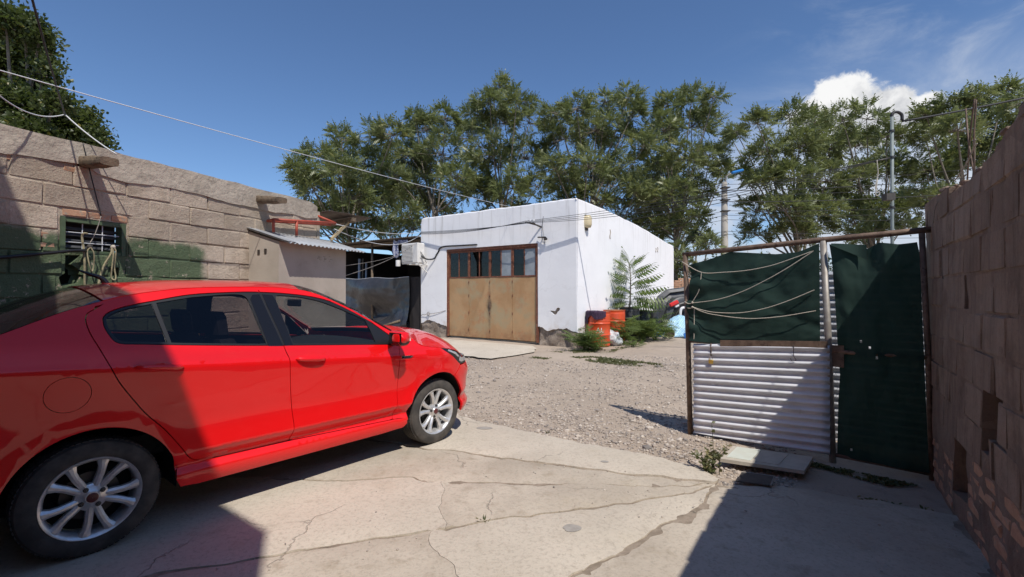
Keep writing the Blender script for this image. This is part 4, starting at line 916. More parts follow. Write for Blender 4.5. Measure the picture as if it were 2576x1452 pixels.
    def mb_(i, j):
        p = np.array(mf(.02+.9*i, j)); 
        c = np.array([1.93, p[1], 1.068]); d = p-c; d[2] = min(d[2], -.024) if True else d[2]
        return c+d*np.array([1.03, 1, 1.04])
    V, F = grid(12, 25, mb_); mk('mirror_base', (V, F), trim, mr, smooth=True)
    mk('mirror_glass', cat(obox((1.886, .965*yb, 1.068), (.004, 0, 0), (0, .078, 0), (0, 0, .047))), MT['black_gloss'], mr)
    mk('indicator', obox((2.008, .965*yb, 1.056), (.006, .001*yb, 0), (-.012, .062*yb, 0), (0, 0, .010)), MT['amber'], mr)
    V, F = tube([(1.965, .80*yb, 1.020), (1.95, .90*yb, 1.030)], [.034, .030], 10); mk('mirror_foot', (V*1, F), trim, mr, smooth=True)
    # wheel wells
    for xc in (0., 2.521):
        a = np.linspace(-.15, pi+.15, 26)
        yo = lambda t: float(body(Uof(np.array([xc+.388*cos(t)]), np.array([.31+.392*sin(t)])), np.array([.31+.392*sin(t)]))[0][1])-.022
        V = np.array([[xc+.388*cos(t), y*yb, .31+.392*sin(t)] for t in a for y in (.40, yo(t))]); F = [(2*i, 2*i+1, 2*i+3, 2*i+2) for i in range(25)]
        n0 = len(V); V = np.concatenate([V, [[xc+.388*cos(t), .40*yb, .31+.392*sin(t)] for t in a]]); F += [tuple(n0+i for i in range(26))]
        mk('wheel_well', (V, F), MT['dark'], car)
    # inner skin that closes the panel gaps
    ins = A_([(-.9, .75), (-.6, .55), (-.41, .42)], [( .405*cos(a), .31+.41*sin(a)) for a in np.linspace(pi-.3, -.02, 24)], [(.6, .25), (1.9, .25)], [(2.521+.405*cos(a), .31+.41*sin(a)) for a in np.linspace(pi+.02, .25, 24)], [(2.93, .60), (2.86, .70)], [(2.70, .80), (2.52, .90), (2.30, .94), (2.2, 1.0), (2.07, .98)], xs(2.0, .15, 20, lambda x: beltlo(x)-.012), [(.0, 1.16), (-.05, 1.28), (-.35, 1.21), (-.62, 1.07), (-.85, 1.04)])
    shell('inner_skin', ins, MT['dark'], car, side, gap=0, off=-.030, depth=.01, step=.1)
    # rail beside the roof
    shell('roof_rail', A_(xs(-.0, 2.04, 50, lambda x: gutz(x)+.000), [(2.035, 1.05)], xs(1.96, .06, 46, lambda x: doorup(x)-.003), [(.02, doorup(.02)-.004)]), paint, car, side, gap=0, off=-.004, depth=.02)

# skins running across the car: boot, rear screen, roof, windscreen, bonnet
def across(name, rows, mat, parent, n=21, off=0., dep=.012, trimx=None):
    rows = np.array(rows, float); R = rows
    e = body(Uof(R[:, 0], R[:, 1]), R[:, 1]); s = np.linspace(-1, 1, n); V = []
    for k in range(len(R)):
        for t in s:
            c = 1-abs(t)**2.0; V.append((e[k][0]+R[k, 2]*c, e[k][1]*t, R[k, 1]+R[k, 3]*c+off))
    F = [(i*n+j, i*n+j+1, (i+1)*n+j+1, (i+1)*n+j) for i in range(len(R)-1) for j in range(n-1)]
    V = np.array(V); p = V[list(F[len(F)//2])]
    if np.cross(p[1]-p[0], p[2]-p[0])[2] < 0: F = [f[::-1] for f in F]
    return mk(name, thick((V, F), dep), mat, parent, smooth=True, sharp=40)
rowat = lambda x, dx, dz: (x, float(gutz(x)), dx, dz)
ip = lambda x, X, Y: float(np.interp(x, X, Y))
KX = [-.64, -.35, .05, .3, .6, 1.0, 1.25, 1.5, 1.8, 2.05, 2.12]; KDX = [-.13, -.10, -.05, 0, 0, .03, .09, .14, .20, .24, .25]; KDZ = [.05, .065, .085, .065, .058, .056, .062, .07, .065, .04, .03]
mkrows = lambda a, b, n: [rowat(x, ip(x, KX, KDX), ip(x, KX, KDZ)) for x in np.linspace(a, b, n)]
across('roof', mkrows(.055, 1.245, 20), paint, car)
across('rear_screen', mkrows(-.625, .045, 12), MT['glass_tint'], car, off=-.004, dep=.003)
across('windscreen', mkrows(1.255, 2.075, 14), MT['glass_shield'], car, off=-.004, dep=.003)
across('cowl', [(2.08, 1.072, .25, .018), (2.12, 1.050, .26, .012), (2.16, 1.040, .27, .008)], MT['black_trim'], car)
across('boot_lid', [(-.66, 1.098, -.12, .03), (-.76, 1.092, -.10, .03), (-.86, 1.078, -.07, .03), (-.93, 1.04, -.04, .02), (-.965, .95, -.02, .0), (-.97, .80, -.0, .0)], paint, car)
hood = across('bonnet', [(2.135, 1.056, .265, .030), (2.165, 1.052, .27, .05), (2.218, 1.036, .275, .075), (2.253, .996, .275, .115), (2.319, .966, .27, .135), (2.42, .949, .27, .14), (2.535, .931, .27, .138), (2.64, .915, .265, .125), (2.745, .890, .255, .105), (2.835, .850, .245, .085), (2.885, .818, .235, .055), (2.905, .795, .235, .025)], paint, car, n=25)
# shark-fin aerial
V, F = tube(catmull([(.19, 0, 1.49), (.16, 0, 1.535), (.10, 0, 1.56), (.04, 0, 1.585)], 5), np.linspace(.020, .006, 16), 8); mk('aerial', (V*np.array([1, .6, 1]), F), MT['black_gloss'], car, smooth=True)
# cabin
mk('floor_pan', box((1.1, 0, .27), (3.6, 1.1, .05)), MT['dark'], car)
mk('dashboard', grid(8, 12, lambda i, j: [1.62+.42*i, -.70+1.4*j, .93+.07*sin(pi*i*.5)+.02*sin(pi*j)]), MT['seat'], car, smooth=True)
mk('parcel_shelf', box((-.28, 0, 1.06), (.5, 1.2, .03)), MT['seat'], car)
V, F = tube([(1.52+.05*sin(a), .36+.185*cos(a), .97+.17*sin(a)) for a in np.linspace(0, 2*pi, 29)], .014, 8); mk('steering_wheel', (V, F), MT['seat'], car, smooth=True)
def cushion(c, s, lean=0.):
    V, F = cham(1, 1, 1, .18); V = V*np.array(s); V[:, 0] += lean*V[:, 2]; return V+np.array(c), F
for y in (.36, -.36):
    st = mk('seat', cushion((1.16, y, .50), (.50, .50, .18)), MT['seat'], car); mk('backrest', cushion((.84, y, .83), (.15, .48, .56), -.30), MT['seat'], st); mk('headrest', cushion((.735, y, 1.205), (.10, .27, .20), -.15), MT['seat'], st)
st = mk('rear_bench', cushion((.22, 0, .50), (.48, 1.25, .2)), MT['seat'], car); mk('backrest', cushion((-.04, 0, .82), (.16, 1.25, .52), -.35), MT['seat'], st)
for y in (.36, -.36): mk('headrest', cushion((-.14, y, 1.16), (.10, .26, .16), -.2), MT['seat'], st)
mk('rear_view_mirror', cham(.03, .22, .065, .01), MT['black_trim'], car); bpy.data.objects[-1] if False else None
o = car.children[-1] if False else [c for c in bpy.data.objects if c.name.startswith('rear_view_mirror')][0]; o.location = (1.50, 0, 1.36)
# wheels
tp = [(.205, -.085), (.222, -.100), (.245, -.104), (.275, -.100), (.298, -.090), (.3075, -.074), (.310, -.05), (.310, .05), (.3075, .074), (.298, .090), (.275, .100), (.245, .104), (.222, .100), (.205, .085)]
TV, TF = lathe(tp, 72, 'y')
def tyre_mesh():
    parts = [(TV, TF)]
    for k in range(72):                        # tread blocks
        a = 2*pi*k/72
        for y, w, da in ((-.062, .024, 0), (-.020, .016, .02), (.020, .016, .0), (.062, .024, .02)):
            b = a+da; u = np.array([cos(b), 0, sin(b)]); t = np.array([-sin(b), 0, cos(b)]); parts.append(obox(u*.3085+np.array([0, y, 0]), u*.004, t*.0095, (0, w/2, 0)))
    return cat(*parts)
proto = mk('wheel', tyre_mesh(), MT['rubber'], car, smooth=True, sharp=35)
# rim, outer face towards -y
rim = mk('rim', lathe([(.200, .09), (.196, .02), (.190, -.05), (.196, -.080), (.208, -.098), (.2165, -.101), (.2185, -.096), (.214, -.088)], 64, 'y'), MT['alloy'], proto, smooth=True, sharp=40)
mk('barrel', lathe([(.0, .03), (.195, .03)], 40, 'y'), MT['dark'], proto)
mk('brake_disc', lathe([(.05, -.02), (.128, -.02), (.13, -.012), (.13, .0)], 40, 'y'), MT['steel_dark'], proto, smooth=True, sharp=30)
sp = []
for k in range(5):
    for sgn in (-1, 1):
        a0 = pi/2+2*pi*k/5+sgn*radians(13); a1 = pi/2+2*pi*k/5+sgn*radians(15.5); am = pi/2+2*pi*k/5+sgn*radians(12.5)
        rows = []
        for r, a, wd, y in ((.040, a0, .017, -.066), (.085, am, .0185, -.078), (.130, am, .0185, -.084), (.165, (am+a1)/2, .0195, -.088), (.185, a1, .024, -.090), (.204, a1+sgn*.01, .032, -.092)):
            u = np.array([cos(a), 0, sin(a)]); t = np.array([-sin(a), 0, cos(a)]); c = u*r
            rows.append([c+t*wd+np.array([0, y+.028, 0]), c+t*wd*.92+np.array([0, y+.006, 0]), c+t*wd*.30+np.array([0, y-.004, 0]), c-t*wd*.30+np.array([0, y-.004, 0]), c-t*wd*.92+np.array([0, y+.006, 0]), c-t*wd+np.array([0, y+.028, 0])])
        V = np.array(rows).reshape(-1, 3); F = [(i*6+j, i*6+j+1, (i+1)*6+j+1, (i+1)*6+j) for i in range(5) for j in range(5)]; sp.append((V, F))
for V, F in sp:
    p = V[list(F[12])]
    if np.cross(p[1]-p[0], p[2]-p[0])[1] > 0: F[:] = [f[::-1] for f in F]
    mk('spoke', (V, F), MT['alloy'], rim, smooth=True, sharp=28)
mk('hub', lathe([(.075, -.045), (.072, -.068), (.060, -.074), (.040, -.078), (.033, -.084), (.030, -.088), (.001, -.089)], 32, 'y'), MT['alloy'], rim, smooth=True, sharp=30)
mk('centre_cap', lathe([(.027, -.086), (.026, -.0905), (.020, -.0925), (.001, -.093)], 24, 'y'), pbr('cap_red', (.10, .022, .022), rough=.3), rim, smooth=True)
for k in range(4):
    a = pi/4+.25+k*pi/2; mk('lug_bolt', lathe([(.0135, -.070), (.013, -.078), (.0085, -.079), (.0085, -.088), (.001, -.089)], 10, 'y', (.052*cos(a), 0, .052*sin(a))), MT['steel_dark'], rim, smooth=True, sharp=30)
def dup(o, parent):
    c = link(o.copy()); c.parent = parent
    for ch in o.children: dup(ch, c)
    return c
W4 = [(0., -.70, .31, 0, .5), (2.521, -.70, .31, 0, 1.25), (0., .70, .31, pi, 0), (2.521, .70, .31, pi, 0)]
for i, (x, y, z, rz, spin) in enumerate(W4):
    o = proto if i == 0 else dup(proto, car)
    o.location = (x, y, z); o.rotation_mode = 'XYZ'; o.rotation_euler = Matrix.Rotation(rz, 3, 'Z').to_4x4().to_3x3().__matmul__(Matrix.Rotation(spin, 3, 'Y')).to_euler()
# ------------------------------------------------------------------ white garage building
FP, FD, FN = np.array([-2.907, 14.91]), np.array([.8168, -.5769]), np.array([-.5769, -.8168])
FL = 5.567; SP = FP+FD*FL; SDIR = -FN; SN = FD.copy(); SL = 8.25
def fp(a, z, o=0.): q = FP+FD*a+FN*o; return np.array([q[0], q[1], z])
def spt(b, z, o=0.): q = SP+SDIR*b+SN*o; return np.array([q[0], q[1], z])
def fbox(a0, a1, z0, z1, o0, o1): return obox(fp((a0+a1)/2, (z0+z1)/2, (o0+o1)/2), np.array([*FD*(a1-a0)/2, 0]), np.array([*FN*(o1-o0)/2, 0]), (0, 0, (z1-z0)/2))
bld = thing('garage_building', 'white limewashed garage with wide rusty door and crumbling stone base', 'building', tuple(fp(FL/2, .1)))
DOOR = [(1.10, -.05), (4.41, -.05), (4.41, 2.755), (1.10, 2.755)]
# rubble core shows where the plaster has fallen
core = A_([(0, -.1), (1.09, -.1), (1.09, .75), (0, .75)]); core2 = A_([(4.42, -.1), (FL, -.1), (FL, .75), (4.42, .75)])
for c in (core, core2): mk('stone_base', sheet_sz(FP, FD, FN, c, [], .055, .25, -.03, .05, .035, 5.), MT['rubble'], bld, smooth=True)
mk('stone_base', sheet_sz(SP, SDIR, SN, [(0, -.1), (SL, -.1), (SL, .6), (0, .6)], [], .12, .25, -.035, .08, .03, 4.), MT['rubble'], bld, smooth=True)
rag = lambda P, s: wob(np.array(P, float), .035, .016, s)
low_l = rag([(-.0, .46), (.12, .50), (.279, .565), (.42, .56), (.62, .524), (.8, .47), (1.0, .43), (1.10, .40)], 21)
low_r = rag([(4.41, .53), (4.557, .515), (4.716, .42), (4.85, .47), (4.989, .5), (5.15, .50), (5.254, .535), (5.403, .47), (FL, .44)], 22)
def topf(a): return 3.785+.008*float(vn(a*1.7, 5.))
rnd = [(FL-.02, 3.74), (FL-.05, 3.775)]; rl = [(.10, 3.785), (.05, 3.765), (.015, 3.72), (0, 3.66)]
gash = rag([(4.756, .964), (4.85, .955), (4.931, .968), (4.98, 1.02), (5.027, 1.054), (5.068, 1.03), (5.05, .965), (4.989, .90), (4.90, .86), (4.853, .90), (4.80, .93), (4.756, .964)], 23)[:-1]
poly = A_(low_l, [(1.10, 2.755), (4.41, 2.755)], low_r, rnd, [(a, topf(a)) for a in np.linspace(FL-.1, .15, 50)], rl)
mk('front_plaster', sheet_sz(FP, FD, FN, poly, [gash], .13, .045, .012, .06, .006, 1.3), MT['white'], bld, smooth=True, sharp=40)
slow = rag([(0, .44), (.5, .36), (1.5, .30), (3, .28), (5, .30), (SL, .25)], 24)
stop = [(b, 3.785-.02*b*0+np.interp(b, [0, 2, 4.6, 8.25], [0, -.05, -.21, -.55])+.012*float(vn(b*1.9, 9.))) for b in np.linspace(SL, .0, 60)]
mk('side_plaster', sheet_sz(SP, SDIR, SN, A_(slow, [(SL, 3.18), (SL-.05, 3.22)], stop[1:]), [], .16, .05, .012, .07, .007, 1.1), MT['white'], bld, smooth=True, sharp=40)
mk('core_wall', cat(fbox(0.03, 1.09, .6, 3.7, -.25, -.04), fbox(4.42, FL-.02, .6, 3.7, -.25, -.04), fbox(1.09, 4.42, 2.76, 3.7, -.25, -.04), obox(spt(SL/2, 1.6, -.15), np.array([*SDIR*(SL/2-.05), 0]), np.array([*SN*.1, 0]), (0, 0, 1.55)), obox(spt(SL-.1, 1.5, -2.8), np.array([*SDIR*.1, 0]), np.array([*SN*2.7, 0]), (0, 0, 1.6)), obox(fp(.13, 1.8, -4.1), np.array([*FD*.1, 0]), np.array([*FN*3.9, 0]), (0, 0, 1.75)), obox(spt(1.8, 3.3, -.15), np.array([*SDIR*1.75, 0]), np.array([*SN*.09, 0]), (0, 0, .25)), obox(spt(5.5, 3.2, -.15), np.array([*SDIR*2.0, 0]), np.array([*SN*.09, 0]), (0, 0, .12))), MT['rubble'], bld)
r0 = [fp(.1, 3.60, -.2), fp(FL-.1, 3.60, -.2), fp(FL-.1, 3.05, -8.1), fp(.1, 3.05, -8.1)]
mk('roof', thick((np.array(r0), [(0, 1, 2, 3)]), .08), MT['plaster'], bld)
mk('floor', fbox(.3, FL-.3, .06, .10, -7.9, -.12), MT['concrete'], bld)
# rounded parapet lip
lip = catmull([fp(.03, 3.70, -.02)]+[fp(a, topf(a)+.005, -.03) for a in np.linspace(.08, FL-.06, 16)]+[spt(b, 3.79+np.interp(b, [0, 2, 4.6, 8.25], [0, -.05, -.21, -.55]), -.03) for b in np.linspace(.05, SL, 14)], 5)
rr = .032*(1+.25*np.array([float(vn(i*.4, 2.)) for i in range(len(lip))])); mk('parapet_lip', tube(lip, rr, 8), MT['white'], bld, smooth=True)

# folding door: four leaves, sheet below, glazed above
gd_ = thing('garage_door', 'rusty tan sheet metal folding door with a row of windows above', 'door', tuple(fp(2.75, .1)))
mk('frame', cat(fbox(1.105, 1.165, .10, 2.75, -.10, -.005), fbox(4.345, 4.405, .10, 2.75, -.10, -.005), fbox(1.166, 4.344, 2.68, 2.75, -.10, -.008)), MT['rust_frame'], gd_)
w = (4.335-1.175)/4
for k in range(4):
    a0 = 1.175+k*w+.004; a1 = a0+w-.008; dz = random.uniform(-.004, .004)
    V, F = grid(9, 12, lambda i, j: fp(a0+(a1-a0)*i, .125+(1.865-.125)*j+dz, -.045+.006*float(vn.fbm(i*2+k*5, j*3, k))))
    leaf = mk('leaf_panel', thick((V, [f[::-1] for f in F]) if False else (V, F), .02), MT['door'], gd_, smooth=True, sharp=40)
    mk('leaf_frame', cat(fbox(a0, a0+.035, 1.87, 2.672, -.075, -.035), fbox(a1-.035, a1, 1.87, 2.672, -.075, -.035), fbox(a0+.036, a1-.036, 1.87, 1.905, -.075, -.036), fbox(a0+.036, a1-.036, 2.63, 2.672, -.075, -.036), fbox((a0+a1)/2-.013, (a0+a1)/2+.013, 1.906, 2.629, -.07, -.038)), MT['rust_frame'], leaf)
    for (p0, p1) in ((a0+.036, (a0+a1)/2-.014), ((a0+a1)/2+.014, a1-.036)):
        pm = MT['glass_clear']
        if (k, p0 > (a0+a1)/2) in ((2, True), (3, True)): pm = pbr('pale_pane_%d' % k, (.22, .245, .27), (.30, .33, .36), 3, rough=.18)  # two panes get an opaque pale blue-grey colour instead of clear glass
        mk('pane', fbox(p0, p1, 1.907, 2.628, -.058, -.052), pm, leaf)
    if k < 3:
        for z in (.35, .85, 1.35, 1.75): mk('hinge', tube([fp(a1+.004, z-.035, -.034), fp(a1+.004, z+.035, -.034)], .009, 7), MT['rust_frame'], leaf, smooth=True)
mk('latch', cat(fbox(1.175+2*w-.03, 1.175+2*w+.03, .98, 1.16, -.042, -.018), tube([fp(1.175+2*w+.02, 1.02, -.01), fp(1.175+2*w+.02, 1.10, .012), fp(1.175+2*w+.02, 1.16, -.01)], .006, 6)), MT['rust'], gd_)
# dark inside so the panes read deep, with a few shapes behind the glass
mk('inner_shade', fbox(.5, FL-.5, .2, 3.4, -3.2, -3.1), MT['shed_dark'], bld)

# outdoor unit of the air conditioner at the corner
ac = thing('air_conditioner', 'white air conditioner outdoor unit bracketed to the corner of the white garage', 'air conditioner', tuple(fp(.15, 2.36)))
a0, a1, z0, z1, o0, o1 = -.42, .32, 2.36, 2.98, .16, .46
V, F = cham(a1-a0, o1-o0, z1-z0, .018); Rm = np.array([[FD[0], FN[0], 0], [FD[1], FN[1], 0], [0, 0, 1]]); V = V @ Rm.T+fp((a0+a1)/2, (z0+z1)/2, (o0+o1)/2); mk('casing', (V, F), MT['ac'], ac)
mk('grille_recess', fbox(a0+.03, a1-.22, z0+.04, z1-.04, o1-.004, o1+.003), MT['ac_slot'], ac)
for k in range(13):
    z = z0+.065+k*.041; mk('slat', obox(fp((a0+a1)/2-.095, z, o1+.010), np.array([*FD*.245, 0]), np.array([*FN*.008, -.006]), np.array([*FN*.003, .008])), MT['ac'], ac)
mk('valve_cover', obox(fp(a1+.012, 2.62, .30), np.array([*FD*.014, 0]), np.array([*FN*.07, 0]), (0, 0, .10)), MT['ac'], ac)
mk('bracket', cat(fbox(-.02, .02, 2.30, 2.335, -.0, .50), fbox(.26, .30, 2.30, 2.335, .0, .50), fbox(-.42, .32, 2.336, 2.356, .20, .24), fbox(-.42, .32, 2.336, 2.356, .40, .44), obox(fp(.28, 2.19, .2), np.array([*FN*.17, .11]), np.array([*FD*.012, 0]), np.array([*FN*-.006, .009]))), MT['ac'], ac)
for q in ([(a1+.02, 2.58, .33), (a1+.10, 2.50, .26), (a1+.16, 2.47, .14), (.62, 2.5, .05), (.70, 2.62, .03), (.785, 2.707, .03), (.84, 2.805, .03), (1.06, 2.853, .03), (1.6, 2.845, .03), (2.25, 2.835, .03), (2.31, 2.83, -.02)],): mk('pipe', tube(catmull([fp(*p) for p in q], 6), .022, 8), MT['black_trim'], ac, smooth=True)
for dz in (0, .03): mk('cable', tube(catmull([fp(a1+.02, 2.68+dz, .36), fp(a1+.09, 2.60+dz, .36), fp(a1+.12, 2.52, .28), fp(a1+.06, 2.44, .2), fp(.3, 2.37, .06)], 6), .006, 6), MT['wire'], ac, smooth=True)

# fittings on the facade
def iron(name, parts, mat, label, catg, loc): return tag(mk(name, cat(*parts), mat, smooth=True, sharp=40, loc=tuple(loc)), label, catg)
br = thing('wire_bracket', 'dark iron wire bracket on the facade above the garage door', 'bracket', tuple(fp(4.5, 3.19)))
mk('arm', tube([fp(4.52, 3.17, .0), fp(4.44, 3.22, .14), fp(4.36, 3.25, .30)], .022, 8), MT['lid_dark'], br, smooth=True)
mk('crossbar', tube([fp(4.20, 3.28, .30), fp(4.50, 3.23, .30)], .02, 8), MT['lid_dark'], br, smooth=True)
for a in (4.24, 4.36, 4.47): mk('insulator', lathe([(.012, 0), (.026, .01), (.018, .03), (.026, .05), (.012, .065)], 10, c=fp(a, 3.275, .30)), MT['white_plastic'], br, smooth=True)
fl_ = thing('wall_lamp', 'small dark lamp on a bracket right of the garage door', 'lamp', tuple(fp(4.6, 2.9)))
mk('arm', cat(tube([fp(4.44, 2.90, .06), fp(4.70, 2.885, .10)], .018, 8), tube([fp(4.58, 2.89, 0), fp(4.58, 2.89, .09)], .016, 8)), MT['lid_dark'], fl_, smooth=True)
mk('cable', tube(catmull([fp(4.58, 3.45, .012), fp(4.56, 3.2, .03), fp(4.60, 2.95, .05), fp(4.57, 2.78, .05), fp(4.64, 2.74, .03), fp(4.62, 2.86, .03)], 6), .006, 6), MT['wire'], fl_, smooth=True)
mk('lamp_head', lathe([(.02, 0), (.045, -.02), (.05, -.06), (.03, -.075)], 12, c=fp(4.70, 2.88, .10)), MT['lid_dark'], fl_, smooth=True)
sl = thing('bulkhead_lamp', 'yellowed lamp high on the side wall of the white garage', 'lamp', tuple(spt(.45, 3.25)))
V, F = lathe([(.001, .17), (.07, .16), (.10, .10), (.10, -.08), (.075, -.15), (.001, -.165)], 14); V[:, 1] *= 1.; V = V*np.array([1.1, 1.1, 1]); mk('diffuser', (V+spt(.45, 3.27, .07), F), pbr('yellowed_plastic', (.62, .53, .34), rough=.4), sl, smooth=True); mk('base', obox(spt(.45, 3.25, .03), np.array([*SDIR*.07, 0]), np.array([*SN*.022, 0]), (0, 0, .20)), MT['lid_dark'], sl)
an = thing('wall_anchor', 'iron ring with wire on the facade left of the garage door', 'anchor', tuple(fp(.36, .78)))
t = np.linspace(0, 2*pi, 20); mk('ring', tube([fp(.365+.05*cos(a), .76+.06*sin(a), .05) for a in t], .009, 6), MT['wire_steel'], an, smooth=True)
mk('wire', tube(catmull([fp(.03, .70, .03), fp(.1, .74, .04), fp(.2, .73, .04), fp(.33, .76, .05), fp(.7, .80, .04), fp(1.09, .885, .02)], 5), .007, 6), MT['wire_steel'], an, smooth=True)
for (b, z, l) in ((2.0, 3.11, .27), (6.05, 2.95, .16), (6.25, 2.98, .18)):
    P = catmull([spt(b, z+l/2, .02), spt(b+.02, z+l*.2, .028), spt(b-.02, z-l*.2, .028), spt(b+.01, z-l/2, .02)], 5); mk('plaster_crack', tube(P, .012, 5), MT['plaster'], bld, smooth=True)

# ------------------------------------------------------------------ shed with black plastic between wall and garage
shed = thing('open_shed', 'dark open shed with corrugated roof left of the white garage', 'shed', tuple(fp(-2.2, .15)))
def corr(P0, eu, ev, Lu, Lv, pitch=.076, amp=.009, per=6, nv=6, wob_=.0):   # ridges run along ev
    eu, ev = np.array(eu, float), np.array(ev, float); nrm = np.cross(eu, ev); nrm /= np.linalg.norm(nrm); n = int(Lu/pitch*per)+1
    us = np.linspace(0, Lu, n); vs_ = np.linspace(0, Lv, nv); V = np.array([P0+eu*u+ev*v+nrm*(amp*sin(2*pi*u/pitch)+wob_*float(vn(u*2, v*2))) for u in us for v in vs_])
    return thick((V, [(i*nv+j, (i+1)*nv+j, (i+1)*nv+j+1, i*nv+j+1) for i in range(n-1) for j in range(nv-1)]), .0015)
mk('roof', corr(fp(-5.2, 3.22, .25), [*FD, 0], [*(-FN), .02], 5.15, 4.4, .1, .015, 5, 3), MT['old_sheet'], shed, smooth=True)
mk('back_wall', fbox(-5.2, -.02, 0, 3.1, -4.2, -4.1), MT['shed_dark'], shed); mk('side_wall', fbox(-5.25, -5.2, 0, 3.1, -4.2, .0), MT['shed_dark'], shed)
for a in (-.10, -2.6, -5.0): mk('post', tube([fp(a, 0, -.12), fp(a, 3.18, -.12)], .045, 8), MT['wood'], shed, smooth=True)
mk('roof_beam', fbox(-5.2, -.02, 3.06, 3.17, -.20, -.12), MT['wood'], shed)
# clutter in the gloom
for (a, z, h, rr_, ml) in ((-3.75, 1.7, 1.0, .05, 'galv'), (-3.55, 1.75, .95, .03, 'wood'), (-3.35, 1.65, .9, .035, 'galv')):
    tag(mk('leaning_pole', tube([fp(a, z-1.6, -.4), fp(a-.08, z+h, -.5)], rr_, 8), MT[ml], smooth=True, loc=tuple(fp(a, z-1.6, -.4))), {-3.75: 'grey metal post leaning inside the dark shed, leftmost', -3.55: 'thin wooden pole leaning inside the dark shed, middle', -3.35: 'slim grey post leaning inside the dark shed, rightmost'}[a], 'pole', 'poles leaning in the dark shed')
# polythene hung across the lower half
pl = thing('plastic_sheet', 'sagging black polythene sheet hung across the open shed', 'plastic sheet', tuple(fp(-2.2, .2)))
def pf(i, j):
    a = -4.6+4.0*i; z = 1.93-1.72*j; sag = .10*sin(i*pi)*j
    fold = .09*sin(9*(i-.35)*(1-.25*j)+5*j*j)*(.25+j)+.04*float(vn.fbm(i*6+j*3, j*5-i*4))*(.3+j)+.05*sin(26*i+6*j)*.18
    drape = .16*math.exp(-((i-.45-.2*j)/.25)**2)*sin(7*j+6*(i-.5)**2)
    return fp(a, z-sag*.2+.02*sin(i*14)*(1-j), -.03+fold+drape)
V, F = grid(70, 40, pf); mk('sheet', (V, F), MT['black_plastic'], pl, smooth=True)
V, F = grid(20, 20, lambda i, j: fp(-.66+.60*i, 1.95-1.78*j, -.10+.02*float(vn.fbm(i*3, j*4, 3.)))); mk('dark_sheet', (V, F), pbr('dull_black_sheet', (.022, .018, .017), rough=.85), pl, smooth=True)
mk('hem', tube(catmull([fp(-4.6+4*t, 1.935+.02*sin(t*14), -.02) for t in np.linspace(0, 1, 20)], 3), .012, 6), MT['galv'], pl, smooth=True)
P = catmull([fp(-2.5, .55, .35), fp(-2.1, .42, .42), fp(-1.7, .44, .42), fp(-1.25, .62, .36)], 6)
tag(mk('dry_branch', cat(tube(P, np.linspace(.014, .004, len(P)), 5), tube(catmull([fp(-1.8, .43, .42), fp(-1.4, .36, .42), fp(-1.05, .44, .4)], 5), .005, 5), tube(catmull([fp(-2.5, .55, .35), fp(-2.6, .3, .3), fp(-2.62, .14, .3)], 5), .014, 5)), MT['wood'], smooth=True, loc=tuple(P[0])), 'thin bare branch lying before the black plastic sheet', 'branch')
# posts laid on the ground by the plastic
for i, (a, b) in enumerate((((-1.9, .22, .25), (-.9, .50, .10)), ((-2.2, .16, .45), (-.7, .22, .25)))):
    tag(mk('timber_offcut', tube([fp(*a), fp(*b)], .045, 7), MT['wood'], smooth=True, loc=tuple(fp(*a))), ['timber post propped slanting against the foot of the black plastic', 'timber post lying flat at the foot of the black plastic'][i], 'timber', 'timbers by the black plastic')

# ------------------------------------------------------------------ rendered lean-to with tin roof against the block wall
lt = thing('lean_to', 'small rendered lean-to with corrugated tin roof against block wall', 'lean-to', tuple(lp(1.6, 0, .25)))
def lbx(s0, s1, z0, z1, o0, o1): return lbox(s0, s1, z0, z1, o0, o1)
c0, c1, d1 = 1.0, 2.27, .48
ztop = lambda o: 2.245-.30*o
V = []
for s in (c0, c1):
    for o, z in ((-.005, -.1), (d1, -.1), (d1, ztop(d1)-.02), (-.005, ztop(0)-.02)): V.append(lp(s, z, o))
fs = [(0, 1, 2, 3), (7, 6, 5, 4), (1, 5, 6, 2), (2, 6, 7, 3)]
V = np.array(V); mk('wall', (V, fs), MT['render_tan'], lt)
mk('roof', corr(lp(c0-.03, ztop(0)+.012, .0)+np.array([0, 0, 0]), [*LD, 0], np.array([*LN, -.30])/sqrt(1.09), 1.52, .70, .076, .010, 8, 4), MT['tin_dull'], lt, smooth=True)
mk('flashing', thick((np.array([lp(c0-.035, ztop(0)+.03, .0), lp(c0-.035, ztop(.66)+.028, .66), lp(c0+.10, ztop(.66)+.028, .66), lp(c0+.10, ztop(0)+.03, 0)]), [(0, 1, 2, 3)]), .004), MT['tin_dull'], lt)
for (o, z) in ((.16, 1.955), (.27, 1.965)):
    mk('dark_hole_patch', cat(obox(lp(c0-.004, z, o), np.array([*LD*.004, 0]), np.array([*LN*.017, 0]), (0, 0, .030))), MT['shed_dark'], lt)  # near-black block on the wall face, its colour standing in for a hole's shade
for k in range(14):
    s = 1.68+.30*random.random(); z = 1.86+.10*random.random(); mk('scratch_mark', obox(lp(s, z, d1+.002), np.array([*LD*random.uniform(.008, .03), 0]), np.array([*LN*.002, 0]), (0, 0, .004)), MT['plaster'], lt)
# red pipe frame lying above it
rp_ = thing('pipe_frame', 'red painted pipe frame lying on the tin roof of the lean-to', 'pipe frame', tuple(lp(1.3, 2.2, .1)))
q1, q2 = lp(1.22, 2.40, .17), lp(2.42, 2.52, .17); q3, q4 = lp(1.24, 2.39, .05), lp(2.42, 2.50, .07)
for a, b in ((q1, q2), (q3, q4), (q1, lp(1.22, 2.235, .17)), (lp(1.62, 2.44, .17), lp(1.62, 2.235, .17)), (q2, lp(2.22, 2.62, -.02)), (q1, q3)): mk('pipe', tube([a, b], .019, 8), MT['red_pipe'], rp_, smooth=True)
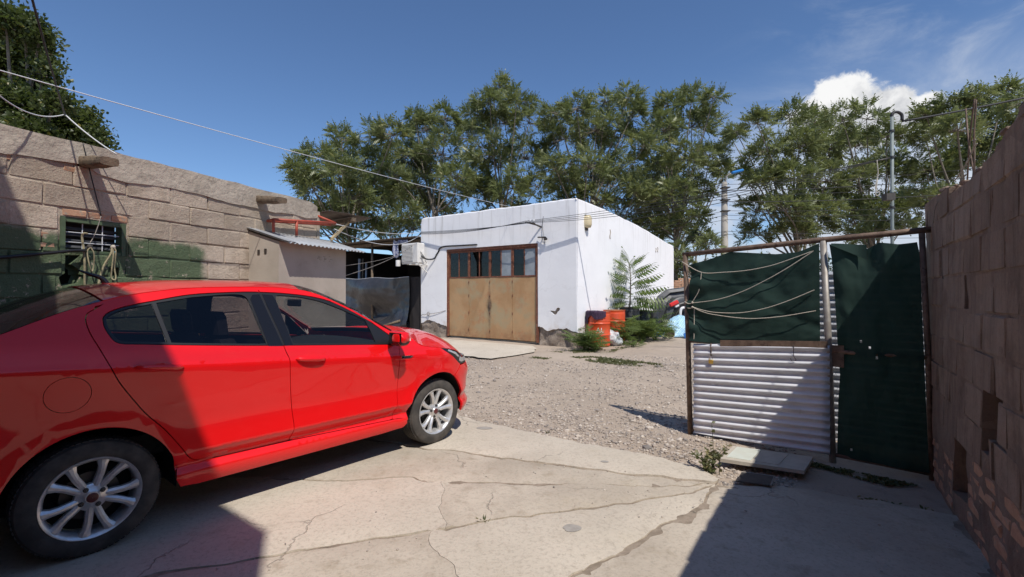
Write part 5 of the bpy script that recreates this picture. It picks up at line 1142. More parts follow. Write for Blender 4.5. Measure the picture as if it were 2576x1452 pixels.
# sheet metal eave with a timber strut past the end of the wall
ev = thing('sheet_metal_eave', 'dark sheet metal eave on a timber strut past the end of block wall', 'eave', tuple(lp(2.6, 2.6, 0)))
e = [lp(2.28, 2.735, -.05), lp(3.35, 2.80, .22), lp(3.42, 2.72, .05), lp(2.9, 2.62, -.5), lp(2.28, 2.60, -.5)]
V, F = grid(10, 4, lambda i, j: lp(2.28+1.1*i, 2.71+.03*i-.10*j+.012*float(vn(i*5, j*3)), .16-.7*j)); mk('sheet', thick((V, F), .004), MT['old_sheet'], ev, smooth=True)
mk('strut', obox(lp(2.62, 2.44, .10), (lp(2.95, 2.62, .0)-lp(2.30, 2.26, .2))/2, np.array([*LN*.022, 0]), (0, 0, .022)), MT['wood_pale'], ev)
mk('rafter', obox(lp(2.9, 2.62, -.1), np.array([*LD*.05, 0]), np.array([*LN*.25, .03]), (0, 0, .03)), MT['wood'], ev)
# ------------------------------------------------------------------ gate
GP, GD, GN = np.array([1.97, 5.15]), np.array([.7695, -.6387]), np.array([-.6387, -.7695])
def gp(a, z, o=0.): q = GP+GD*a+GN*o; return np.array([q[0], q[1], z])
gate = thing('gate', 'pipe framed gate patched with green netting and corrugated sheet by the right wall', 'gate', tuple(gp(1.0, -.08)))
zg = lambda a: float(gz(*gp(a, 0)[:2]))-.04
mk('post', tube([gp(.0, zg(0)-.02), gp(-.02, .9), gp(-.05, 1.87)], .027, 10), MT['rust'], gate, smooth=True)
mk('top_rail', tube([gp(-.075, 1.868), gp(.6, 1.905), gp(1.226, 1.94), gp(1.62, 1.955), gp(2.02, 1.975)], .027, 10), MT['rust'], gate, smooth=True)
mk('post', tube([gp(1.30, zg(1.3)-.02), gp(1.275, .9), gp(1.235, 1.93)], .030, 10), MT['pipe_grey'], gate, smooth=True)
mk('post', tube([gp(1.985, zg(1.98)), gp(1.965, .9), gp(1.93, 1.95)], .022, 8), MT['rust'], gate, smooth=True)
mk('bottom_rail', tube([gp(.02, zg(.02)+.05), gp(1.28, zg(1.28)+.07)], .022, 8), MT['rust'], gate, smooth=True)
mk('bottom_rail', tube([gp(1.32, zg(1.3)+.06), gp(1.97, zg(1.97)+.05)], .02, 8), MT['rust'], gate, smooth=True)
mk('middle_rail', tube([gp(-.03, .905), gp(.42, .912)], .016, 8), MT['rust'], gate, smooth=True)
mk('middle_rail', tube([gp(1.31, .90), gp(1.97, .90)], .02, 8), MT['rust'], gate, smooth=True)
mk('latch_plate', cat(obox(gp(1.335, .86, .01), np.array([*GD*.055, 0]), np.array([*GN*.005, 0]), (0, 0, .10))), MT['rust'], gate)
# corrugated sheet on the lower left half: ridges run across
cs = np.array([gp(.045, .955, .036), gp(1.275, .955, .036)])
nU, nV = 8, 112
def cf(i, j):
    zt = .885+(.955-.885)*i; zb_ = zg(.04)+.03+(zg(1.28)+.06-zg(.04)-.03)*i; t = j
    return gp(.05+1.235*i, zt+(zb_-zt)*t, .040+.0165*sin(2*pi*(zt-(zt+(zb_-zt)*t))/.0735-.6)+.003*float(vn(i*3, j*4)))
V, F = grid(nU*2, nV, cf); mk('corrugated_sheet', thick((V, F), .0012), MT['galv_new'], gate, smooth=True)
mk('sheet_strip', obox(gp(.80, .935, .05), np.array([*GD*.47, .026]), np.array([*GN*.004, 0]), (0, 0, .035)), MT['rust'], gate)
mk('bracket_rod', tube([gp(.235, .905, .05), gp(.238, .76, .05)], .007, 6), MT['rust'], gate, smooth=True)
# chain-link behind the netting, seen at the edges
ch = []
def chain(a0, a1, z0, z1, p=.06, o=-.012):
    n = int((a1-a0)/p)
    for k in range(n+1):
        a = a0+k*p; m = int((z1-z0)/p*1); P = [gp(a+(p/2 if q % 2 else 0), z0+q*p*.9, o+(.003 if q % 2 else 0)) for q in range(int((z1-z0)/(p*.9))+1)]; ch.append(tube(P, .0013, 3, False))
        P = [gp(a+(0 if q % 2 else p/2), z0+q*p*.9, o-(.003 if q % 2 else 0)) for q in range(int((z1-z0)/(p*.9))+1)]; ch.append(tube(P, .0013, 3, False))
chain(.01, 1.25, zg(0)+.07, 1.84); chain(1.31, 1.94, zg(1.9)+.08, 1.88)
o = mk('chain_link', cat(*ch), MT['wire_steel'], gate); o['kind'] = 'stuff'
# netting, left: gathered at its left edge, creased by the ropes
def nl(i, j):
    a = -.005+1.215*i; top = np.interp(i, [0, .06, .18, .34, .36, .7, .86, 1], [1.745, 1.765, 1.80, 1.865, 1.87, 1.825, 1.835, 1.905]); bot = np.interp(i, [0, .25, .4, .55, .8, 1], [.915, .905, .885, .925, .905, .955])
    z = top+(bot-top)*j
    left = math.exp(-(i/.09)**2)
    f = .025*left*sin(j*23+2)+.020*math.exp(-((i-.1)/.06)**2)*sin(7*j)+.022*float(vn.fbm(i*4+j, j*3.2))
    f += .030*sin(9*j-7*i+3*i*i)*j*j*.9*(.4+.6*float(vn(i*2.5, 4.))**2)+.016*sin(13*(j+.6*i))*max(0, .30-j)*2.5
    f += .020*math.exp(-((j-.42-.5*(i-.1)*(i-.1))/.05)**2)*-.6
    return gp(a+.02*left*sin(j*9), z, .030+f)
V, F = grid(70, 56, nl); mk('netting', (V, F), MT['net'], gate, smooth=True)
def nr(i, j):
    l = np.interp(j, [0, .08, .30, .5, .62, .75, 1], [1.285, 1.305, 1.33, 1.345, 1.36, 1.345, 1.335]); r = np.interp(j, [0, .05, 1], [1.90, 1.915, 1.965]); a = l+(r-l)*i
    top = np.interp(i, [0, .2, .42, .5, .58, .8, 1], [1.895, 1.85, 1.83, 1.85, 1.885, 1.86, 1.875]); z = top+(zg(1.6)+.06-top)*j
    f = .022*float(vn.fbm(i*3+7, j*5))+.030*sin(11*i+5*j)*max(0, .25-j)*3+.03*math.exp(-((j-.55+.3*(i-.5)*0)/.015)**2)*-.3+.018*math.exp(-((i-.12)/.08)**2)*sin(9*j)
    return gp(a, z, .022+f)
V, F = grid(40, 84, nr)
hol = [(.15, .955), (.38, .455), (.47, .50), (.28, .43)]
mk('netting', (V, [f for k, f in enumerate(F) if not any(abs((k//83)/39-h[0]) < .014 and abs((k % 83)/83-h[1]) < .0065 for h in hol)]), MT['net'], gate, smooth=True)
V, F = grid(12, 6, lambda i, j: gp(1.30+.26*i, 1.90-.02*j-.11*i*j-.03*i, .035+.02*sin(i*6)+.02*j)); mk('netting_fold', (V, F), MT['net'], gate, smooth=True)
# ropes tied across the netting
rop = [[(-.075, 1.786, .03), (0.144, 1.663, .06), (0.375, 1.657, .07), (0.6, 1.671, .07), (0.812, 1.711, .065), (1.0, 1.775, .06), (1.172, 1.842, .05)], [(0.043, 1.331, .05), (0.296, 1.368, .075), (0.525, 1.443, .08), (0.742, 1.553, .08), (0.947, 1.679, .07), (1.172, 1.842, .05)], [(0.043, 1.289, .055), (0.16, 1.256, .07), (0.295, 1.236, .085), (0.525, 1.238, .09), (0.741, 1.283, .09), (0.946, 1.36, .08), (1.171, 1.47, .055)], [(0.043, 1.289, .06), (.16, 1.240, .08), (0.295, 1.211, .095), (0.598, 1.184, .10), (0.878, 1.21, .10), (1.182, 1.275, .06)], [(0.144, 1.663, .06), (0.119, 1.477, .06), (0.043, 1.34, .05)], [(0.066, 1.276, .055), (0.059, 0.934, .05)]]
rl_ = ['topmost white rope running slackly across the gate netting', 'white rope rising steeply to the right across the gate netting', 'upper of the two sagging ropes low on the gate netting', 'lowest sagging white rope on the gate netting', 'short rope joining the top rope to the knots on the gate', 'rope hanging straight down the left edge of the gate netting']
for P, l in zip(rop, rl_): hang('gate_rope', [gp(*q) for q in P], .0045, MT['rope'], l, 'rope', 'ropes tied across the gate netting', 8, 6)
for i, z in enumerate((1.335, 1.285)):
    P = catmull([gp(-.05, z+.01, .02), gp(-.03, z, .045), gp(.0, z-.012, .05), gp(.03, z-.01, .055), gp(.045, z, .055)], 6)
    tag(mk('rope_lashing', cat(tube(P, .005, 6), lathe([(.001, -.014), (.012, -.008), (.013, .006), (.001, .014)], 8, c=gp(.045, z, .056))), MT['rope'], smooth=True, loc=tuple(gp(0, z))), ['upper knotted rope lashing round the left gate post', 'lower knotted rope lashing round the left gate post'][i], 'rope')
pk = thing('padlock', 'brass padlock hanging from a rod below the green gate netting', 'padlock', tuple(gp(.24, .68, .06)))
V, F = cham(.046, .02, .042, .004); Rg = np.array([[GD[0], GN[0], 0], [GD[1], GN[1], 0], [0, 0, 1]]); mk('body', (V @ Rg.T+gp(.24, .71, .064), F), MT['brass'], pk)
mk('shackle', tube([gp(.24+.014*cos(a), .735+.03*sin(a), .064) for a in np.linspace(0, pi, 12)], .0035, 6), MT['chrome'], pk, smooth=True)
hk = thing('wire_hook', 'small bent wire hook hanging on the corrugated sheet of the gate', 'hook', tuple(gp(1.0, .85, .06)))
mk('wire', tube(catmull([gp(1.0, .94, .058), gp(1.0, .84, .060), gp(1.02, .80, .064), gp(.985, .79, .064), gp(.975, .815, .062)], 5), .003, 5), MT['wire'], hk, smooth=True)
# tin fence half a metre behind the gate
fen = thing('tin_fence', 'corrugated tin fence standing just behind the green gate netting', 'fence', tuple(gp(1.3, -.06, -.75)))
F0 = gp(.66, zg(.9)-.02, -.75)
V, F = grid(14, 170, lambda i, j: gp(.66+1.55*i, zg(1)-.02+1.80*j, -.75+.014*sin(2*pi*1.80*j/.076))); mk('sheet', thick((V, F), .0012), MT['galv'], fen, smooth=True)
mk('stake', tube([gp(.70, zg(.7)-.05, -.80), gp(.70, 1.80, -.80)], .03, 8), MT['wood'], fen, smooth=True)
mk('stake', tube([gp(2.1, zg(1)-.05, -.80), gp(2.1, 1.80, -.80)], .03, 8), MT['wood'], fen, smooth=True)

# things lying at the gate foot
def flat(name, quad, z, h, mat, label, catg):
    P = np.array(quad, float); V = []
    for zz in (0, h):
        for (x, y) in P: V.append((x, y, float(gz(x, y))+z+zz))
    n = len(P); a = area2(P) > 0
    F = [tuple(range(n))[::-1], tuple(n+i for i in range(n))]+[(i, (i+1) % n, n+(i+1) % n, n+i) for i in range(n)]
    if not a: F = [f[::-1] for f in F]
    return mk(name, (np.array(V), F), mat) if False else (np.array(V), F)
bdv = thing('cabinet_panel', 'pale panel lying on the ground before the gate, half in shade', 'panel', (2.2, 4.15, -.06))
mk('board', flat('b', [(1.83, 4.10), (2.40, 3.83), (2.70, 4.18), (2.12, 4.47)], .012, .030, MT['board'], '', ''), MT['board'], bdv)
mk('inlay', flat('b', [(1.90, 4.13), (2.07, 4.05), (2.32, 4.34), (2.14, 4.43)], .0425, .006, MT['tile'], '', ''), MT['tile'], bdv)
mk('inlay', flat('b', [(2.10, 4.035), (2.26, 3.955), (2.52, 4.245), (2.36, 4.32)], .0425, .004, MT['board'], '', ''), MT['board'], bdv)
for i, q in enumerate([(1.80, 4.03, .05), (2.35, 3.80, .03)]):
    pass
ld_ = thing('inspection_lid', 'square dark iron lid set in the concrete before the pale panel', 'lid', (1.98, 3.72, -.03))
mk('plate', flat('b', [(1.90, 3.86), (1.76, 3.66), (1.98, 3.585), (2.12, 3.775)], .002, .010, MT['lid_dark'], '', ''), MT['lid_dark'], ld_)
mk('rim', cat(*[tube([(*a, float(gz(*a))+.010), (*b, float(gz(*b))+.010)], .006, 5) for a, b in (((1.90, 3.865), (2.125, 3.778)), ((2.125, 3.778), (1.985, 3.58)))]), MT['pipe_grey'], ld_)
# ------------------------------------------------------------------ foliage
def leaf_template(n=7, w=.30, droop=.45, arch=.25, lw=.62, hang=.7):
    V = []; F = []
    def quad(b, t, s, k):
        n0 = len(V); m = b*.45+t*.55
        V.extend([b, m+s*k, t, m-s*k]); F.append((n0, n0+1, n0+2, n0+3))
    cur = lambda x: np.array([x, 0, arch*x-droop*x*x])
    for i in range(n):
        x = .22+.70*i/(n-1 if n > 1 else 1); ln = w*(1-.45*abs(2*(i/(n-1))-.75)**2)
        for s in (-1, 1):
            b = cur(x); t = b+np.array([.40*ln, s*ln*.85, -hang*ln]); side = np.array([ln*lw*.55, -s*ln*.12*.5, 0]); quad(b, t, side, .62)
    b = cur(.95); quad(b, b+np.array([w*.8, 0, -.3*w]), np.array([0, w*.22, 0]), .9)
    return np.array(V), np.array(F)
LTB = [leaf_template(7, .26, .5, .3, .42, .8), leaf_template(7, .24, .7, .4, .42, .9)]
LT = [leaf_template(6, .27, .55, .35, .72), leaf_template(6, .30, .80, .45, .72, .9), leaf_template(5, .28, .35, .15, .8, .4)]
LT_SIMPLE = (np.array([[0, 0, 0], [.35, .30, .02], [1, 0, -.12], [.35, -.30, .02], [.62, .26, -.02], [.62, -.26, -.02]]), np.array([[0, 1, 4, 2], [0, 2, 5, 3]]))
def foliage(name, pos, axis, size, rnd, mat, parent, templates, base, twist=.5):
    """pos (n,3), axis (n,3) leaf direction; returns one mesh of all the leaves"""
    n = len(pos); ax = axis/(np.linalg.norm(axis, axis=1)[:, None]+1e-9); up = np.tile([0, 0, 1.], (n, 1))+RNG.normal(0, twist, (n, 3))
    sy = np.cross(up, ax); sy /= np.linalg.norm(sy, axis=1)[:, None]+1e-9; sz = np.cross(ax, sy)
    pick = RNG.integers(0, len(templates), n); VV = []; FF = []; RR = []; n0 = 0
    for t, (TV, TF) in enumerate(templates):
        k = pick == t
        if not k.any(): continue
        X = (TV[None, :, :1]*ax[k][:, None]+TV[None, :, 1:2]*sy[k][:, None]+TV[None, :, 2:]*sz[k][:, None])*size[k][:, None, None]+pos[k][:, None]
        m = int(k.sum()); VV.append(X.reshape(-1, 3)); FF.append((TF[None]+(np.arange(m)*len(TV))[:, None, None]+n0).reshape(-1, TF.shape[1])); RR.append(np.repeat(rnd[k], len(TV))); n0 += m*len(TV)
    V = np.concatenate(VV)-np.array(base); F = np.concatenate(FF); R = np.concatenate(RR)
    me = bpy.data.meshes.new(name); me.vertices.add(len(V)); me.vertices.foreach_set('co', V.ravel()); me.loops.add(F.size); me.loops.foreach_set('vertex_index', F.ravel()); me.polygons.add(len(F))
    me.polygons.foreach_set('loop_start', np.arange(len(F))*F.shape[1]); me.update(calc_edges=True); me.validate()
    me.materials.append(mat); at = me.attributes.new('rnd', 'FLOAT', 'POINT'); at.data.foreach_set('value', R[:len(me.vertices)])
    o = link(bpy.data.objects.new(name, me)); o.parent = parent; return o
def udir(n, zmin=-1.):
    z = RNG.uniform(zmin, 1, n); a = RNG.uniform(0, 2*pi, n); r = np.sqrt(1-z*z); return np.stack([r*np.cos(a), r*np.sin(a), z], 1)
def tree(name, base, blobs, label, group=None, leaf=.62, simple=False, mat='leaf', dens_=1., trunk_r=.16, per=11):
    base = np.array([base[0], base[1], float(gz(*base))-.05]); t = thing(name, label, 'tree', tuple(base), group); B = np.array(blobs)
    zf = base[2]+max(1.2, (B[:, 2].min()-base[2])*.55); top = B[B[:, 2].argmax()]
    c = B[:, :3].mean(0); fork = np.array([base[0]*.6+c[0]*.4, base[1]*.6+c[1]*.4, zf])
    P = catmull([base, base*.5+fork*.5+np.array([.08, 0, 0]), fork, fork*.5+c*.5], 6); mk('trunk', tube(P, np.linspace(trunk_r, trunk_r*.6, len(P)), 9), MT['bark'], t, smooth=True)
    limbs = []; pos = []; axs = []; rn = []
    st = P[-1]
    for b in B:
        r = b[3]; s0 = fork+(st-fork)*random.random(); m = s0*.45+b[:3]*.55+RNG.normal(0, .18, 3)*r+np.array([0, 0, -.15*r])
        L = catmull([s0, m, b[:3]], 5); limbs.append(tube(L, np.linspace(trunk_r*.34, .018, len(L)), 5, False))
        K = max(5, int(dens_*float(RNG.uniform(14, 24))*r**1.3)); D = udir(K, -.55); Q = b[:3]+D*(r*RNG.uniform(.45, 1., (K, 1)))*np.array([1, 1, .82])
        tone = float(RNG.uniform(-.12, .12))
        for q, d in zip(Q, D):
            mm = (b[:3]*.5+q*.5)+RNG.normal(0, .06, 3); limbs.append(tube([b[:3], mm, q], [.018, .012, .006], 3, False))
            ax0 = d*np.array([1, 1, .6])+np.array([0, 0, .65]); ax0 /= np.linalg.norm(ax0)
            e1 = np.cross(ax0, RNG.normal(0, 1, 3)); e1 /= np.linalg.norm(e1); e2 = np.cross(ax0, e1); tr = float(np.clip(RNG.normal(.42+tone, .16), 0, .95))
            for k in range(per):
                a = 2*pi*k/per+random.uniform(-.3, .3); sp_ = random.uniform(.35, 1.35)
                axs.append(ax0*cos(sp_)+(e1*cos(a)+e2*sin(a))*sin(sp_)); pos.append(q-ax0*random.uniform(0, .25)*leaf+ (RNG.normal(0, .12, 3) if simple else 0)); rn.append(np.clip(tr+random.uniform(-.16, .16), 0, 1) if random.random() > .02 else 1.)
    mk('branches', cat(*limbs), MT['bark'], t, smooth=True)
    pos = np.array(pos); n = len(pos)
    foliage('crown', pos, np.array(axs), leaf*RNG.uniform(.7, 1.25, n), np.array(rn), MT[mat], t, [LT_SIMPLE] if simple else LT, base, .5 if not simple else .9)
    return t
TREES = {
    'A': ((-7.343, 24), [(-10.33, 22.85, 7.42, 0.78), (-11.25, 24.2, 7.19, 0.61), (-9.79, 23.43, 8.33, 0.8), (-8.97, 24.46, 9.48, 0.92), (-7.53, 24.55, 9.65, 1.06), (-5.64, 22.09, 8.93, 0.83), (-8.2, 21.86, 7.16, 1.18), (-7.81, 25.48, 8.32, 1.37), (-9.78, 22.94, 6.46, 0.95), (-7.97, 22.83, 6.04, 1.23), (-10.26, 26.18, 5.82, 1.08), (-6.7, 23.87, 6.25, 1.29), (-11.19, 25.48, 5.7, 0.82), (-9.16, 23.9, 4.41, 0.86), (-7.75, 24.61, 4.92, 0.88), (-11.77, 26.23, 7.49, 0.68), (-9.65, 26.79, 9.55, 0.77), (-9.61, 26.1, 7.64, 1.07), (-9.55, 26.45, 5.96, 1.09), (-11.57, 26.71, 5.08, 0.66)]),
    'B': ((-2.949, 25), [(-5.4, 25.94, 11.08, 0.61), (-4.97, 26.85, 10.77, 1.11), (-3.53, 24.54, 10.64, 0.79), (-5.82, 26.32, 9.23, 1.42), (-3.77, 24.76, 8.77, 1.51), (-2.49, 26.92, 10.33, 1.4), (-5.21, 26.67, 7.5, 1.44), (-2.75, 23.23, 7.12, 1.25), (-5.37, 23.4, 5.25, 0.88), (-6.16, 23.75, 7.45, 0.85), (-4.58, 27.05, 6.43, 0.73), (-5.67, 27.65, 11.26, 0.49), (-6.22, 27.76, 9.16, 1.14), (-5.38, 27.88, 6.89, 1.14), (-6.96, 28.02, 7.67, 0.77)]),
    'C': ((-0.4, 26), [(-0.77, 28.16, 14.01, 0.61), (-1.28, 26.75, 12.39, 1.01), (0.25, 24.52, 11.6, 0.92), (-2.08, 27.59, 11.97, 1.04), (-0.43, 28.04, 11.66, 1.51), (1.05, 27.78, 11.57, 1.15), (-1.08, 26.3, 9.22, 1.56), (0.74, 26.94, 9.18, 1.6), (0.04, 24.73, 6.95, 1.33), (-1.83, 27.46, 7.68, 1.13), (1.4, 26.32, 7.42, 0.94), (-1.1, 28.43, 13.26, 0.47), (-2.54, 29.48, 11.83, 0.85), (-1.43, 28.62, 9.44, 1.29), (-1.67, 29.15, 7.78, 0.92)]),
    'D': ((3.392, 24.5), [(2.4, 25.0, 11.03, 0.81), (3.12, 22.5, 10.32, 0.81), (5.11, 25.46, 11.86, 0.96), (5.99, 23.76, 11.43, 0.72), (6.82, 26.18, 11.55, 0.89), (3.01, 26.61, 10.23, 1.39), (4.46, 24.52, 9.96, 1.28), (6.22, 26.69, 10.37, 1.29), (2.27, 23.66, 7.63, 1.23), (3.72, 22.64, 7.56, 1.34), (5.81, 24.94, 7.96, 1.3), (6.38, 22.44, 8.47, 0.89), (6.19, 23.17, 6.51, 1.16), (4.37, 24.09, 6.3, 0.99), (3.04, 24.99, 6.48, 0.9), (2.25, 26.73, 10.87, 0.66), (7.12, 26.97, 11.93, 0.63), (4.89, 27.07, 10.25, 1.07), (4.58, 27.47, 8.23, 1.24), (7.64, 27.43, 6.84, 1.05)]),
    'E': ((8.589, 25), [(8.3, 24.7, 11.34, 0.8), (10.06, 25.97, 12.18, 0.93), (10.39, 23.85, 11.41, 0.6), (7.9, 24.12, 9.82, 1.08), (10.5, 27.1, 11.09, 1.36), (10.69, 25.09, 11.02, 0.72), (8.03, 25.21, 8.47, 1.27), (8.65, 22.85, 8.01, 1.23), (10.48, 24.63, 8.62, 0.93), (11.44, 25.35, 8.18, 0.59), (7.68, 22.89, 6.25, 1.15), (9.98, 25.51, 7.13, 1.14), (8.8, 25.58, 5.28, 1.29), (9.02, 23.06, 5.2, 0.83), (7.7, 25.56, 5.28, 0.92), (7.49, 24.85, 6.45, 0.89), (9.31, 28.02, 11.92, 0.69), (8.86, 28.11, 10.92, 0.96), (9.26, 28.01, 8.83, 1.07), (12.56, 27.68, 8.33, 0.49), (9.34, 27.55, 5.08, 1.05), (8.26, 27.89, 6.55, 0.76)]),
    'F': ((14.14, 22), [(11.21, 23.2, 9.46, 0.5), (10.53, 19.92, 8.67, 0.72), (13.33, 22.3, 9.96, 0.84), (15.04, 23.04, 9.8, 0.95), (11.64, 21.16, 7.89, 0.95), (12.85, 20.78, 7.91, 1.04), (16.03, 23.34, 8.65, 1.05), (11.28, 20.85, 6.54, 0.94), (12.4, 20.62, 6.48, 1.04), (14.73, 21.71, 6.66, 1.09), (12.08, 22.87, 5.46, 1.03), (11.9, 20.25, 5.0, 1.02), (14.02, 21.22, 5.08, 1.07), (12.95, 21.27, 4.0, 0.88), (12.29, 23.47, 4.36, 0.84), (10.83, 21.73, 6.94, 0.43), (12.0, 25.28, 9.74, 0.41), (16.55, 24.98, 10.0, 0.79), (16.48, 24.34, 8.41, 0.83), (16.66, 24.29, 6.54, 0.93), (15.9, 24.27, 4.89, 0.93), (12.64, 24.96, 7.32, 0.38)]),
    'G': ((17.928, 23), [(15.24, 21.37, 9.38, 0.77), (16.89, 22.09, 9.68, 0.79), (17.94, 24.29, 9.05, 1.09), (17.75, 21.99, 8.8, 0.79), (16.48, 22.32, 6.9, 1.12), (18.36, 22.63, 7.26, 1.02), (16.51, 22.65, 5.42, 1.14), (18.03, 22.6, 5.61, 1.05), (21.53, 24.85, 6.45, 1.03), (16.4, 21.49, 4.21, 0.89), (17.49, 20.82, 4.3, 0.75), (19.09, 26.41, 10.35, 0.72), (21.0, 25.65, 9.19, 0.7), (18.63, 25.33, 5.13, 0.97), (19.85, 25.99, 4.37, 0.82)]),
    'H': ((19.008, 20), [(17.24, 19.3, 8.81, 0.48), (17.92, 18.8, 8.98, 0.57), (18.11, 18.1, 9.01, 0.55), (21.54, 20.39, 9.96, 0.66), (21.03, 19.06, 9.25, 0.72), (19.07, 21.36, 8.5, 0.84), (17.31, 18.0, 7.7, 0.81), (22.43, 21.78, 9.2, 1.02), (22.91, 20.85, 8.51, 1.09), (19.51, 21.86, 7.16, 0.9), (20.71, 21.75, 7.41, 0.98), (22.03, 21.76, 7.69, 1.02), (18.32, 20.34, 5.54, 0.77), (19.45, 17.86, 6.27, 0.8), (24.43, 21.08, 9.31, 1.14), (21.49, 18.56, 6.77, 1.0), (20.14, 22.45, 9.52, 0.43), (24.15, 22.62, 10.34, 0.56), (21.5, 22.51, 8.57, 0.77), (20.43, 22.72, 6.98, 0.71), (20.09, 22.3, 5.28, 0.64), (25.94, 22.26, 7.12, 0.91)]),
    'I': ((8.561, 21), [(9.06, 22.35, 4.26, 0.48), (8.71, 22.42, 3.81, 0.52), (8.01, 18.83, 3.46, 0.41), (7.88, 21.57, 2.92, 0.5), (8.06, 22.59, 3.58, 0.41), (9.22, 23.07, 4.0, 0.38), (8.64, 23.79, 2.58, 0.42)]),
    'K': ((-7.384, 30), [(-8.23, 31.22, 6.12, 1.12), (-5.9, 27.81, 5.14, 1.0), (-10.27, 28.04, 6.61, 1.26), (-8.21, 28.36, 7.88, 1.4), (-5.05, 28.35, 8.61, 1.53), (-2.6, 28.1, 7.34, 1.51), (-7.64, 32.09, 7.91, 1.58), (-4.27, 31.56, 6.18, 1.27), (-11.77, 28.18, 5.67, 1.01), (-8.79, 32.75, 5.81, 0.9), (-9.29, 32.53, 8.06, 1.22), (-8.0, 32.54, 7.44, 1.22)]),
    'L': ((6.974, 30), [(0.29, 28.34, 6.18, 1.27), (2.38, 30.24, 6.5, 1.49), (-1.8, 30.95, 6.08, 1.11), (4.59, 29.47, 5.86, 1.45), (6.55, 28.15, 6.15, 1.39), (3.23, 28.59, 8.18, 1.54), (8.87, 29.44, 8.63, 1.45), (11.26, 30.46, 7.58, 1.37), (6.74, 31.24, 8.54, 1.68), (9.13, 29.47, 6.37, 1.32), (0.45, 33.2, 6.34, 1.14), (5.07, 32.56, 5.46, 1.22), (10.0, 32.63, 8.75, 1.23), (10.05, 32.37, 6.0, 1.11)]),
    'J': ((-11.738, 10.5), [(-10.63, 9.73, 7.07, 0.35), (-10.91, 10.37, 7.35, 0.35), (-10.57, 10.37, 7.14, 0.19), (-12.07, 11.18, 7.26, 0.52), (-11.65, 11.29, 7.11, 0.43), (-10.38, 10.27, 6.3, 0.18), (-12.1, 11.22, 6.55, 0.52), (-11.42, 11.02, 6.27, 0.36), (-10.73, 10.07, 5.46, 0.47), (-11.29, 10.44, 5.07, 0.49), (-9.67, 9.82, 5.47, 0.19), (-11.12, 11.06, 5.48, 0.42), (-10.39, 10.79, 5.43, 0.37), (-10.33, 11.2, 5.7, 0.16), (-10.42, 11.03, 5.13, 0.4), (-9.61, 10.8, 4.9, 0.17), (-9.92, 10.92, 5.15, 0.25), (-10.44, 10.62, 4.95, 0.38), (-10.17, 9.79, 4.76, 0.35), (-12.33, 10.66, 6.8, 0.67), (-11.11, 9.61, 5.36, 0.6), (-12.64, 11.64, 8.06, 0.32), (-12.63, 11.59, 7.1, 0.41), (-12.74, 11.68, 6.41, 0.42), (-12.47, 11.62, 5.18, 0.41), (-11.73, 12.34, 5.71, 0.32), (-11.08, 12.3, 5.03, 0.15), (-12.42, 12.01, 5.38, 0.33)]),
}
TL = {'A': 'leafy tree at the left end of the row behind the white garage', 'B': 'leafy tree rising right behind the left corner of the garage roof', 'C': 'tallest spiky topped tree behind the middle of the garage front', 'D': 'broad leafy tree behind the front corner of the white garage', 'E': 'leafy tree just left of the concrete utility pole', 'F': 'leafy tree just right of the concrete utility pole', 'G': 'leafy tree behind the thin grey mast above the gate', 'H': 'leafy tree at the far right above the shaded wall', 'I': 'small dark leafy tree at the foot of the concrete utility pole', 'K': 'leafy tree farther back, filling the gap behind the left garage corner', 'L': 'leafy tree farther back, filling the gap behind the garage side wall'}
for k, l in TL.items():
    b, L = TREES[k]
    tree('leafy_tree', b, L, l, 'leafy trees behind the yard', leaf=.52 if k != 'I' else .45, dens_={'K': .8, 'L': .8, 'H': 1.15}.get(k, 1.0), trunk_r=.10 if k in 'I' else .17)
b, L = TREES['J']
tree('dark_tree', b, L, 'dense dark green tree towering over the block wall at far left', None, leaf=.10, simple=True, mat='leaf_dark', dens_=10, trunk_r=.2, per=30)
# hedge mass far behind, so gaps low between the trunks read green
def hedge(name, x0, x1, y, z0, z1, n, label):
    pos = np.stack([RNG.uniform(x0, x1, n), y+RNG.normal(0, .8, n), z0+(z1-z0)*RNG.random(n)**1.2], 1); pos[:, 2] *= 1+.18*vn.fbm(pos[:, 0]*.5, pos[:, 1]*.0)
    t = tag(foliage(name, pos, udir(n, -.3), RNG.uniform(.5, .8, n), np.clip(RNG.normal(.35, .2, n), 0, 1), MT['leaf'], None, LT, (0, 0, 0)), label, 'undergrowth', kind='stuff'); return t
hedge('undergrowth', -9, 5, 29, .2, 3.4, 1500, 'mass of green undergrowth far behind the shed and the garage')
hedge('undergrowth', 6, 24, 26, .2, 3.2, 1900, 'mass of green undergrowth far behind the gate')
# ------------------------------------------------------------------ drums and clutter along the garage side
def drum(x, y, label, mat, lid, group, h=.88, r=.29, rot=0.):
    z = float(gz(x, y))-.045; t = thing('oil_drum', label, 'drum', (x, y, z), group)
    pr = [(r*.96, 0), (r, .012), (r, .04)]
    def rib(zc, a=.012, w=.02): return [(r, zc-w), (r+a*.7, zc-w*.5), (r+a, zc), (r+a*.7, zc+w*.5), (r, zc+w)]
    pr += rib(h*.33)+rib(h*.66)
    for k in range(5): pr += rib(h*.74+k*.033, .005, .012)
    pr += [(r, h-.02), (r+.008, h-.012), (r+.008, h), (r-.006, h)]
    mk('shell', lathe(pr, 40, c=(x, y, z)), mat, t, smooth=True, sharp=50)
    if lid is not None: mk('lid', lathe([(r-.006, h-.004), (r-.012, h-.022), (.001, h-.020)], 40, c=(x, y, z)), lid, t, smooth=True); mk('bung', lathe([(.03, h-.02), (.03, h-.002), (.001, h-.001)], 10, c=(x+.14, y-.1, z)), lid, t, smooth=True)
    else: mk('inside', lathe([(r-.006, h), (r-.01, h-.06), (.001, h-.07)], 32, c=(x, y, z)), MT['dirt'], t, smooth=True)
    return t, z
